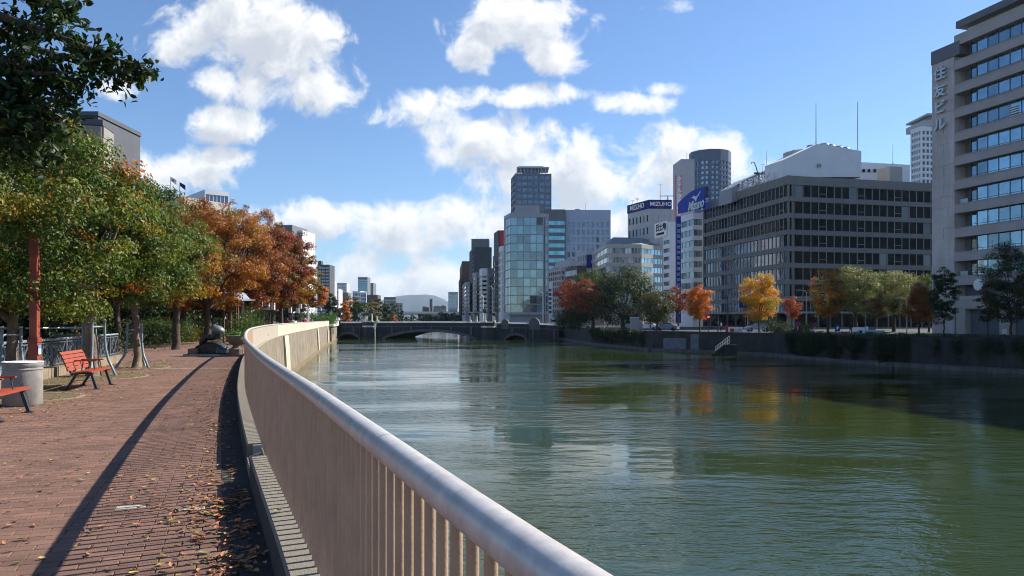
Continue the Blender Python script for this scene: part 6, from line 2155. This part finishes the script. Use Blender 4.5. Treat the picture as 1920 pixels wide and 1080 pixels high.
pt = thing('stone_planter', 'brown stone bowl planter on a round foot with green plants', 'planter', (gx(443, 33.0), 33.0, .09))
q = MB(); q.lathe([(.18, .42), (.30, .48), (.38, .58), (.42, .72), (.43, .80), (.40, .82), (.37, .80), (.33, .74)], 28); q.build('bowl', M_planter, pt, auto=True)
q = MB(); q.lathe([(.30, 0), (.30, .22), (.22, .26), (.15, .32), (.15, .38), (.2, .425)], 28); q.build('foot', M_planter, pt, auto=True)
q = MB(); q.lathe([(.001, .76), (.36, .76)], 20); q.build('soil', M_soil, pt)
leaf_object('plants', np.array([(rs.normal() * .17 - .05, rs.normal() * .16, .78 + abs(rs.normal()) * .09) for _ in range(900)]), .07, [((.10, .2, .03), 3), ((.06, .12, .02), 2)], pt)
q = MB(); q.prism([(-.55, -.35), (.42, -.35), (.42, .5), (-.55, .5)], -.09, .0); q.build('step', M_planter, pt)

# ---- steel pergola with wavy canopies
pg = thing('steel_pergola', 'rusty steel pergola posts with wavy silver canopies beyond the sculpture', 'pergola', (gx(428, 50), 50, 0))
M_rust = pm('rust_steel', (.16, .07, .045), .7, .4, 6, .3, 30)
for i, (px, yt) in enumerate(((419.5, 562), (425, 556), (432, 562), (436, 556), (446, 562))):
    x = (px - 428) / F * 50; yy_ = (i % 2) * 1.6
    zt = (HY - yt) / F * 50 + EYE
    q = MB(); q.beam((x, yy_, 0), (x, yy_, zt), .10, .10); q.build('post', M_rust if i % 2 == 0 else M_dark, pg)
for z in (1.0, 1.9, 2.6):
    q = MB(); q.tube([(-.35, 0, z), (.65, 0, z)], .02, 5); q.tube([(-.35, 1.6, z), (.65, 1.6, z)], .02, 5); q.build('tie_bar', M_rust, pg)
for k, (px, py) in enumerate(((405, 545), (419, 549), (433, 553))):
    q = MB(); vs = []
    for i in range(9):
        f = i / 8
        x = (px - 428) / F * 50 + f * .95
        z = (HY - py) / F * 50 + EYE + .10 * math.sin(f * 2 * math.pi * 1.0 + .4) - f * .50 + .05
        vs += [(x, -.7, z), (x, 1.9, z + .1), (x, 1.9, z + .16), (x, -.7, z + .06)]
    q.add(vs, [(4 * i + j, 4 * i + (j + 1) % 4, 4 * i + 4 + (j + 1) % 4, 4 * i + 4 + j) for i in range(8) for j in range(4)] + [(0, 1, 2, 3), (32, 33, 34, 35)])
    q.build('canopy', M_grey_metal, pg, auto=True)


def lantern(label, px, d, ytop, two=True):
    t = thing('street_lantern', label, 'street lamp', (gx(px, d), d, 0), 0, 'box lanterns on dark poles along the promenade')
    h = gz(ytop, d)
    q = MB(); q.tube([(0, 0, 0), (0, 0, h - .9)], .06, 8); q.build('pole', M_dark, t)
    for sx_ in ((-.28, .28) if two else (0,)):
        q = MB(); q.box(sx_ - .17, sx_ + .17, -.17, .17, h - .75, h - .06); q.build('lantern_glass', M_white, t)
        q = MB(); q.box(sx_ - .21, sx_ + .21, -.21, .21, h - .055, h); q.box(sx_ - .2, sx_ + .2, -.2, .2, h - .80, h - .755); q.build('lantern_cap', M_dark, t)
        q = MB()
        for a, b in ((-.185, -.185), (.185, -.185), (-.185, .185), (.185, .185)): q.box(sx_ + a - .015, sx_ + a + .015, b - .015, b + .015, h - .754, h - .056)
        q.build('lantern_frame', M_dark, t)
    q = MB(); q.beam((-.3, 0, h - .86), (.3, 0, h - .86), .06, .06); q.build('arm', M_dark, t)
    return t


lantern('double box lantern nearest to the pergola', 494, 62, 557)
lantern('double box lantern second from the pergola', 506, 72, 566)
lantern('box lantern before the pale kiosk, left of the pair', 544, 92, 575, False)
lantern('box lantern before the pale kiosk, right of the pair', 558, 96, 576, False)
lantern('taller box lantern just left of the red jacket', 563, 100, 568, False)
lantern('distant box lantern by the end of the railing', 601, 150, 576, False)
t = thing('lamp_pole', 'green tinted lamp pole standing behind the tall bush by the pergola', 'street lamp', (gx(456, 58), 58, 0))
q = MB(); q.tube([(0, 0, 0), (0, 0, gz(553, 58))], .08, 8); q.build('pole', pm('patina', (.25, .36, .3), .6, .3, 4), t)
q = MB(); q.box(-.3, .3, -.12, .12, gz(553, 58), gz(553, 58) + .12); q.build('head', M_grey_metal, t)
t = thing('white_pole', 'short white round pole in front of the amber tree', 'post', (gx(578, 120), 120, 0))
q = MB(); q.tube([(0, 0, 0), (0, 0, gz(572, 120))], .14, 8); q.build('shaft', M_white, t)
q = MB(); q.lathe([(.16, 0), (.16, .1), (.02, .22)], 8, (0, 0, gz(572, 120))); q.build('cap', M_white, t)

# ---- people
M_skin = pm('skin', (.5, .3, .2), .6, .1, 5)
M_hair = pm('hair', (.02, .015, .012), .6, .1, 5)
cloth_cache = {}


def cloth(c):
    if c not in cloth_cache: cloth_cache[c] = pm('cloth', c, .85, .15, 4)
    return cloth_cache[c]


def person(label, x, y, z, rz, top, legs_c, h=1.7, step=.18):
    t = thing('person', label, 'person', (x, y, z), rz)
    s = h / 1.7
    P = [(0, 0, .93), (0, 0, 1.1), (0, .0, 1.28), (0, .0, 1.42), (0, 0, 1.50), (0, .01, 1.58),
         (.10, 0, .88), (.10, step * .5, .50), (.10, step * .2 - .02, .08), (.10, step * .2 + .12, .04),
         (-.10, 0, .88), (-.10, -step * .3, .50), (-.10, -step, .10), (-.10, -step + .12, .04),
         (.19, 0, 1.38), (.23, -.04, 1.12), (.22, .10, .90), (.22, .13, .83), (-.19, 0, 1.38), (-.23, .02, 1.12), (-.22, .14, .92), (-.22, .17, .85)]
    E = [(0, 1), (1, 2), (2, 3), (3, 4), (4, 5), (0, 6), (6, 7), (7, 8), (8, 9), (0, 10), (10, 11), (11, 12), (12, 13), (3, 14), (14, 15), (15, 16), (16, 17), (3, 18), (18, 19), (19, 20), (20, 21)]
    R = [.14, .125, .15, .12, .06, .06, .09, .065, .045, .04, .09, .065, .045, .04, .06, .045, .035, .035, .06, .045, .035, .035]
    skin_chain('body', [Vector(p) * s for p in P], E, [r * s for r in R], cloth(legs_c), t, sub=1)
    skin_chain('jacket', [Vector(p) * s for p in [(0, 0, .92), (0, 0, 1.1), (0, 0, 1.28), (0, 0, 1.44), (.19, 0, 1.39), (.235, -.04, 1.12), (.225, .09, .93), (-.19, 0, 1.39), (-.235, .02, 1.12), (-.225, .13, .95)]],
               [(0, 1), (1, 2), (2, 3), (3, 4), (4, 5), (5, 6), (3, 7), (7, 8), (8, 9)], [r * s for r in (.165, .155, .175, .11, .08, .062, .055, .08, .062, .055)], cloth(top), t, sub=1)
    q = MB(); q.ball((0, .01, 1.60 * s), .105 * s, 12, 9, (.85, .95, 1.15)); q.box(-.012, .012, .09, .125, 1.575 * s, 1.61 * s); q.build('head', M_skin, t, smooth=True)
    q = MB(); q.ball((0, -.015, 1.63 * s), .11 * s, 12, 9, (.92, .98, 1.1)); q.build('hair', M_hair, t, smooth=True)
    for hx, hy in ((.22, .14), (-.22, .18)):
        q = MB(); q.box(hx - .02, hx + .02, hy - .03, hy + .02, .74, .83)
        for k in range(4): q.tube([(hx + (-.018 + k * .012), hy - .01 + k * .004, .75), (hx + (-.018 + k * .012), hy, .70), (hx + (-.018 + k * .012), hy + .012, .67)], .0065, 5)
        q.tube([(hx, hy + .02, .80), (hx, hy + .045, .76), (hx, hy + .045, .73)], .008, 5)
        q.v = [tuple(Vector(v) * s) for v in q.v]
        q.build('hand', M_skin, t)
    return t


person('person in a red jacket walking behind the far railing', gx(570, 100), 100, 0, .4, (.55, .02, .02), (.05, .05, .08), 1.8)
person('second person in dark red, walking left of the one in the red jacket', gx(539, 88), 88, 0, 2.8, (.35, .03, .04), (.04, .04, .05), 1.68)
person('person in a pale top walking between the two dark red ones and the kiosk', gx(548, 92), 92, 0, .2, (.5, .5, .52), (.08, .09, .12), 1.7)
person('person in dark clothes near the small pale kiosk', gx(527, 96), 96, 0, 3.0, (.03, .035, .05), (.03, .03, .04), 1.72)
person('person in an orange red top on the far bank under the camphor tree', gx(1132, 158), 158, STREET, 1.2, (.6, .12, .06), (.5, .5, .5), 1.7)
person('person in white on the far bank under the camphor tree', gx(1139, 159), 159, STREET, .2, (.7, .7, .7), (.4, .4, .45), 1.65)
person('person with a dark coat on the right side of the bridge', gx(1035, 176), 180, .2, .9, (.05, .05, .06), (.05, .05, .08), 1.7)


for px, d, rz_, lab, tp in ((1346, 124, 1.3, 'person in a dark suit on the far pavement left of the signal post', (.03, .03, .04)), (1352, 124.5, 1.4, 'person in a pale shirt beside the one in a dark suit on the far bank', (.5, .5, .55)),
                            (1452, 122, -1.2, 'person in a navy jacket on the far bank right of the yellow tree', (.03, .05, .14)), (1512, 116, 1.5, 'person in a beige coat on the far bank between the two no parking signs', (.4, .33, .24)),
                            (1220, 137, 1.7, 'person in grey on the far bank beside the olive brown tree', (.2, .2, .22)), (1595, 106, -1.4, 'person in black near the white and blue kiosk', (.02, .02, .025))):
    person(lab, gx(px, d), d, STREET, rz_, tp, (.05, .05, .07), 1.7)


# ---- vehicles
def car(label, x, y, z, rz, c, van=False, group=None):
    t = thing('parked_car' if not van else 'delivery_van', label, 'van' if van else 'car', (x, y, z), rz, group)
    mp_ = bpy.data.materials.get('car_%.2f%.2f%.2f' % c) or pm('car_%.2f%.2f%.2f' % c, c, .25, .05, 2, coat=.6)
    if van: out = [(-2.2, .35), (-2.2, 1.85), (-2.05, 1.95), (.9, 1.95), (1.6, 1.15), (2.15, .95), (2.2, .35)]; gl = (-1.9, .95, 1.2, 1.75)
    else: out = [(-2.1, .35), (-2.15, .75), (-1.9, .95), (-1.45, 1.0), (-.95, 1.42), (.35, 1.45), (1.05, 1.0), (1.95, .82), (2.15, .6), (2.1, .35)]; gl = (-1.1, .55, 1.02, 1.36)
    n = len(out)
    q = MB(); vs = []
    for y_, k in ((-.80, .94), (-.76, 1.0), (.76, 1.0), (.80, .94)): vs += [(a, y_ * (1 if b < 1.05 or van else .84), (b - .6) * k + .6) for a, b in out]
    q.add(vs, [(r * n + i, r * n + (i + 1) % n, (r + 1) * n + (i + 1) % n, (r + 1) * n + i) for r in range(3) for i in range(n)] + [tuple(range(n))[::-1], tuple(range(3 * n, 4 * n))])
    q.build('body', mp_, t, auto=True)
    for s in (-1, 1):
        q = MB(); yy_ = .81 if van else .70
        q.add([(gl[0], s * yy_ * 1.05, gl[2]), (gl[1] + .3, s * yy_ * 1.05, gl[2]), (gl[1] - .1, s * yy_, gl[3]), (gl[0] + .25, s * yy_, gl[3])], [(0, 1, 2, 3)]); q.build('side_window', G_dark, t)
        for wx in (-1.3, 1.35):
            w = thing('wheel', None, None, (wx, s * .72, .32)); w.parent = t
            q = MB(); q.lathe([(.18, -.1), (.31, -.1), (.33, -.07), (.33, .07), (.31, .1), (.18, .1)], 18); q.v = [(v[0], v[2], v[1]) for v in q.v]; q.build('tyre', M_black, w)
            q = MB(); q.lathe([(.02, -.08), (.19, -.09), (.19, .09), (.02, .08)], 14); q.v = [(v[0], v[2], v[1]) for v in q.v]; q.build('rim', M_grey_metal, w)
    q = MB()
    q.add([(1.02, -.6, 1.03), (1.02, .6, 1.03), (.42, .55, 1.41), (.42, -.55, 1.41)] if not van else [(1.64, -.7, 1.2), (1.64, .7, 1.2), (.98, .66, 1.85), (.98, -.66, 1.85)], [(0, 1, 2, 3)]); q.build('windscreen', G_dark, t)
    for s in (-1, 1):
        q = MB(); q.box(2.06, 2.17, s * .6 - .16, s * .6 + .16, .62, .76); q.build('headlight', M_letters, t)
        q = MB(); q.box(-2.2, -2.08, s * .6 - .14, s * .6 + .14, .68, .84); q.build('tail_light', M_redp, t)
    return t


car('white car on the road behind the red leaved tree', gx(1068, 172), 172, STREET, 2.9, (.7, .7, .7))
car('silver car behind the trunk of the red leaved tree', gx(1092, 176), 176, STREET, 2.9, (.45, .46, .48))
car('white delivery van behind the trunk of the camphor tree', gx(1184, 160), 160, STREET, 2.8, (.7, .7, .7), True)
car('white compact car right of the camphor trunk', gx(1216, 146), 147, STREET, 2.8, (.72, .72, .72))
car('blue grey car beside the olive brown tree', gx(1252, 140), 141, STREET, 2.7, (.2, .25, .35))
car('silver car below the bright yellow tree', gx(1428, 128), 130, STREET, 3.1, (.35, .38, .42))
car('white van crossing the right end of the bridge', gx(1046, 182), 190, -.3, 3.1, (.7, .7, .7), True)
car('white car glimpsed at the left end of the bridge', gx(633, 200), 203, -.4, .1, (.7, .7, .7))


# ---- signs and small things on the right bank
def sign_post(label, px, d, ytop, shape, m, zb=STREET, h2=None):
    t = thing('road_sign', label, 'road sign', (gx(px, d), d, zb))
    h = gz(ytop, d) - zb
    q = MB(); q.tube([(0, 0, 0), (0, 0, h)], .045, 6); q.build('pole', M_silver, t)
    q = MB()
    if shape == 'round':
        q.lathe([(.001, -.02), (.3, -.02), (.3, .02), (.001, .02)], 18); q.v = [(v[0], v[2] - .07, v[1] + h - .3) for v in q.v]
    else: q.box(-.32, .32, -.09, -.05, h - .75, h - .05)
    q.build('sign_plate', m, t)
    if shape == 'parking':
        text('P', .5, (0, -.1, h - .38), 0, M_letters, t, .005, bold=.03)
    if shape == 'round':
        q = MB(); q.lathe([(.001, -.005), (.2, -.005), (.2, .005), (.001, .005)], 16); q.v = [(v[0], v[2] - .1, v[1] + h - .3) for v in q.v]; q.build('blue_centre', M_blue, t)
        q = MB(); q.beam((-.15, -.11, h - .16), (.15, -.11, h - .44), .01, .06); q.build('red_bar', M_redp, t)
    return t


sign_post('round no parking sign on a thin pole left of the pale tree trunks', 1496, 104, 603, 'round', M_redp)
sign_post('second round no parking sign with a small plate below it', 1528, 104, 605, 'round', M_redp)
sign_post('square blue parking sign under the pale green trees', 1570, 96, 610, 'parking', M_blue)
t = thing('signal_post', 'dark post with horizontal arm and blue road sign left of the yellow tree', 'road sign', (gx(1364, 112), 112, STREET))
h = gz(556, 112) - STREET
q = MB(); q.tube([(0, 0, 0), (0, 0, h)], [.14, .09], 8); q.build('pole', M_dark, t)
for z in (h * .93, h * .74):
    q = MB(); q.tube([(0, 0, z), (1.7, 0, z)], .05, 6); q.build('arm', M_silver, t)
q = MB(); q.box(1.7, 2.9, -.05, .05, h * .70, h * .97); q.build('sign_plate', M_blue, t)
q = MB(); q.beam((1.9, -.07, h * .88), (2.7, -.07, h * .88), .02, .08); q.beam((2.3, -.07, h * .75), (2.3, -.07, h * .93), .02, .08, (0, 1, 0)); q.build('road_diagram', M_letters, t)
q = MB(); q.box(-.25, .05, -.16, .16, .1, 1.3); q.build('red_box', M_redp, t)
t = thing('traffic_light', 'red pedestrian light glowing beside the orange tree', 'traffic light', (gx(1328, 118), 118, STREET))
q = MB(); q.tube([(0, 0, 0), (0, 0, 2.7)], .06, 6); q.build('pole', M_dark, t)
q = MB(); q.box(-.2, .2, -.12, .12, 1.9, 2.75); q.build('housing', M_dark, t)
mr_ = bpy.data.materials.new('red_light'); mr_.use_nodes = True; b_ = mr_.node_tree.nodes['Principled BSDF']; b_.inputs['Emission Color'].default_value = (1, .05, .03, 1); b_.inputs['Emission Strength'].default_value = 2.5; b_.inputs['Base Color'].default_value = (.5, .01, .01, 1)
q = MB(); q.ball((0, -.13, 2.45), .15, 12, 8, (1, .4, 1)); q.build('red_lamp', mr_, t)
for px, lab, mm in ((1372, 'white roadside cabinet left of its twin near the signal post', M_white), (1386, 'white roadside cabinet nearer the yellow tree', M_white)):
    t = thing('roadside_cabinet', lab, 'cabinet', (gx(px, 108), 108, STREET))
    q = MB(); q.box(-.45, .45, -.25, .25, .12, 1.0); q.build('body', mm, t)
    q = MB(); q.box(-.4, .4, -.2, .2, 0, .12); q.build('base', M_dark, t)
    q = MB(); q.box(-.3, .3, -.262, -.255, .35, .8); q.build('door_panel', M_redp if px == 1372 else M_grey_metal, t)
t = thing('cabin', 'small white and blue kiosk with a round mark under the pale trees', 'kiosk', (gx(1617, 92), 92, STREET))
q = MB(); q.box(-.95, .05, -.6, .6, 0, 1.15); q.build('white_part', M_white, t)
q = MB(); q.box(.055, 1.3, -.6, .6, 0, 1.15); q.build('blue_part', pm('kiosk_blue', (.06, .2, .32), .6), t)
q = MB(); q.box(.1, .35, -.75, -.61, -.1, 1.25); q.build('banner', M_letters, t)
q = MB(); q.box(-.65, -.3, -.62, -.605, .45, .8); q.build('blue_mark', M_blue, t)
t = thing('small_boat', 'small pale upturned skiff resting on the wall beside the kiosk', 'boat', (gx(1640, 88), 88, STREET + .35))
q = MB(); q.add([(-1.0, -.4, .45), (1.0, -.4, .45), (1.0, .4, .45), (-1.0, .4, .45), (-.65, -.28, 0), (.65, -.28, 0), (.65, .28, 0), (-.65, .28, 0)], [(0, 3, 2, 1), (4, 5, 6, 7), (0, 1, 5, 4), (1, 2, 6, 5), (2, 3, 7, 6), (3, 0, 4, 7)]); q.build('hull', M_b_pale, t)
q = MB(); q.box(-1.08, 1.08, -.46, .46, .452, .5); q.build('gunwale', M_silver, t)
t = thing('roadside_sign', 'small white box sign by the garage shutters of the stone tower', 'sign', (gx(1883, 100), 100, STREET))
q = MB(); q.box(-.25, .25, -.1, .1, .15, .85); q.build('board', M_letters, t)
q = MB(); q.box(-.2, .2, -.07, .07, 0, .148); q.build('base', M_dark, t)
for px, d, yt, lab in ((1262, 150, 548, 'slim grey street lamp behind the small red brown tree'), (1402, 134, 538, 'slim grey street lamp behind the bright yellow tree'), (1512, 128, 545, 'slim grey street lamp left of the pale round topped trees'), (1700, 118, 560, 'slim grey street lamp behind the rust orange tree')):
    t = thing('street_lamp', lab, 'street lamp', (gx(px, d), d, STREET), 0, 'slim street lamps along the far bank road')
    h = gz(yt, d) - STREET
    q = MB(); q.tube([(0, 0, 0), (0, 0, h * .6), (0, 0, h - .3), (-.3, 0, h), (-1.1, 0, h + .1)], [.1, .08, .06, .05, .05], 8); q.build('pole', M_grey_metal, t)
    q = MB(); q.box(-1.7, -1.05, -.13, .13, h + .02, h + .16); q.build('lamp_head', M_grey_metal, t)
# lawn patch and pale column on the right bank
q = MB(); q.add([(gx(1600, 100), 100, STREET + .012), (gx(1800, 92), 92, STREET + .012), (gx(1800, 112), 112, STREET + .012), (gx(1590, 118), 118, STREET + .012)], [(0, 1, 2, 3)]); q.build('lawn', pm('lawn', (.07, .12, .025), .95, .3, 3, .5, 20), kind='structure')
for i, (px, d) in enumerate(((1190, 138), (1200, 139))):
    t = thing('pale_pillar', 'pale rectangular pillar beside the camphor trunk, %s of two' % ('wider' if i == 0 else 'slimmer'), 'pillar', (gx(px, d), d, STREET))
    w = .75 if i == 0 else .4
    q = MB(); q.box(-w, w, -.4, .4, 0, 2.4 - i * .8); q.build('shaft', M_b_pale, t)
    q = MB(); q.box(-w - .06, w + .06, -.46, .46, 2.402 - i * .8, 2.52 - i * .8); q.build('cap', M_b_white, t)
for i, px in enumerate((1466, 1474)):
    pass
t = thing('stair_rail', 'blue white tubular rail by the shaded entrance below the yellow tree', 'railing', (gx(1412, 109), 109, STREET))
for z in (.35, .7, 1.0):
    q = MB(); q.tube([(-1.2, 0, z - .25), (-.4, 0, z), (1.8, 0, z)], .035, 6); q.build('rail', M_silver, t)
for x in (-1.1, -.4, .4, 1.1, 1.8):
    q = MB(); q.tube([(x, 0, 0), (x, 0, 1.0 if x > -.9 else .8)], .035, 6); q.build('post', M_silver, t)

# ================================================================ FALLEN LEAVES
lv = {}
M_fl = {}
cols_l = {'yellow': (.36, .27, .06), 'orange brown': (.44, .17, .06), 'dark brown': (.16, .075, .035), 'green': (.13, .16, .045)}
for k, c in cols_l.items(): M_fl[k] = pm('fallen_leaf_' + k.split()[-1], c, .6, .35, 30, rnd_obj=.25)


def leaf_shape(seed):
    r = random.Random(seed)
    q = MB()
    L_, W_ = .5, .22
    cu = r.uniform(.06, .3)
    xs_ = [-.5, -.3, 0, .28, .5]
    ws = [.02, .18, .25, .17, .01]
    vs = []
    for x, w in zip(xs_, ws):
        z0 = cu * (x * x) * 1.4
        vs += [(x, -w, z0 + w * r.uniform(.2, .6)), (x, 0, z0), (x, w, z0 + w * r.uniform(.2, .6))]
    fs = []
    for i in range(4):
        for j in range(2): fs.append((i * 3 + j, i * 3 + j + 1, i * 3 + 4 + j, i * 3 + 3 + j))
    q.add(vs, fs)
    return q


shapes = [leaf_shape(k) for k in range(5)]
lm = {(k, s): shapes[s].mesh('fallen_leaf', M_fl[k]) for k in cols_l for s in range(5)}
lr = random.Random(21)
spots = []
heaps = [((435, 945), .24, 120), ((400, 960), .3, 35), ((455, 1055), .2, 55), ((448, 1000), .18, 55), ((390, 1065), .25, 25), ((425, 795), .3, 30), ((300, 945), .25, 14), ((447, 880), .2, 20)]


def gpt(px, py):
    d = EYE * F / (py - HY)
    return gx(px, d), d


for (px, py), r_, n_ in heaps:
    x, y = gpt(px, py)
    for _ in range(n_):
        spots.append((x + lr.gauss(0, r_ * .55), y + lr.gauss(0, r_), lr.choice(['orange brown', 'orange brown', 'dark brown', 'orange brown', 'orange brown', 'orange brown', 'yellow']), 1))
for _ in range(900):                     # along the ledge
    d = 3.6 + 26 * lr.random() ** 1.5
    spots.append((rail_x(d) - .30 - abs(lr.gauss(0, .32)), d, lr.choice(['orange brown', 'dark brown', 'dark brown', 'orange brown', 'yellow', 'green']), 0))
for _ in range(700):                    # scattered over the bricks
    d = 4.4 + 24 * lr.random() ** 1.1
    x = lr.uniform(max(pave_left(d), -.72 * d), rail_x(d) - .4)
    spots.append((x, d, lr.choice(['yellow', 'dark brown', 'orange brown', 'green', 'dark brown', 'yellow', 'orange brown']), 0))
for _ in range(2000):                     # thicker under the trees and benches
    d = lr.uniform(12.5, 30)
    x = FENCE(d) + .3 + abs(lr.gauss(0, 1.5))
    spots.append((x, d, lr.choice(['yellow', 'yellow', 'yellow', 'orange brown', 'green', 'yellow']), 0))
good = []
for x, y, c_, hp in spots:
    if x > rail_x(y) - .2 or y < 3: continue
    s = lr.uniform(.03, .06) if c_ != 'dark brown' else lr.uniform(.025, .05)
    zz = .004 + (lr.random() * .035 if hp else 0)
    good.append((x, y, zz, c_, s, lr.uniform(0, 6.28), lr.uniform(-.3, .3), lr.uniform(-.3, .3)))
good.sort(key=lambda g: -g[4] / g[1] if abs(g[0]) < .68 * g[1] and g[1] > 4.7 else 9)
for i, (x, y, z, c_, s, a, b, e) in enumerate(good[:290]):
    o = inst('fallen_leaf', lm[(c_, i % 5)], None, (x, y, z + s * .12), rot=(b, e, a), sc=(s * 1.3,) * 3)
    tag(o, {'yellow': 'yellow fallen leaf lying curled on the brick paving', 'orange brown': 'curled orange brown dead leaf lying on the brick paving', 'dark brown': 'dark brown dry leaf lying on the brick paving',
            'green': 'still greenish fallen leaf lying on the brick paving'}[c_], 'leaf', c_ + ' fallen leaves on the brick paving')
for k in cols_l:
    q = MB()
    for i, (x, y, z, c_, s, a, b, e) in enumerate(good[290:]):
        if c_ != k: continue
        M = Matrix.Translation((x, y, z + s * .12)) @ Matrix.Rotation(a, 4, 'Z') @ Matrix.Rotation(b, 4, 'X') @ Matrix.Scale(s * 1.3, 4)
        src = shapes[i % 5]
        q.add([M @ Vector(v) for v in src.v], src.f)
    o = q.build('leaf_litter', M_fl[k], kind='stuff')
    tag(o, 'scattered ' + k + ' leaf litter over the promenade paving', 'leaf litter')
o = inst('fallen_leaf', lm[('yellow', 1)], None, (rail_x(5.35) - .1, 5.35, .268), rot=(.1, .1, 1.2), sc=(.09,) * 3)
tag(o, 'single yellow green leaf resting on top of the wall ledge', 'leaf')

# ================================================================ HAZE
hz = MB(); hz.box(-10800, 4800, -420, 10600, -7.5, 420)
m = bpy.data.materials.new('haze'); m.use_nodes = True
N, L = m.node_tree.nodes, m.node_tree.links
N.clear()
out = N.new('ShaderNodeOutputMaterial'); pv_ = N.new('ShaderNodeVolumePrincipled')
pv_.inputs['Color'].default_value = (.62, .79, 1.0, 1); pv_.inputs['Density'].default_value = HAZE
pv_.inputs['Anisotropy'].default_value = .3
L.new(pv_.outputs[0], out.inputs['Volume'])
o = hz.build('haze', m, kind='stuff')
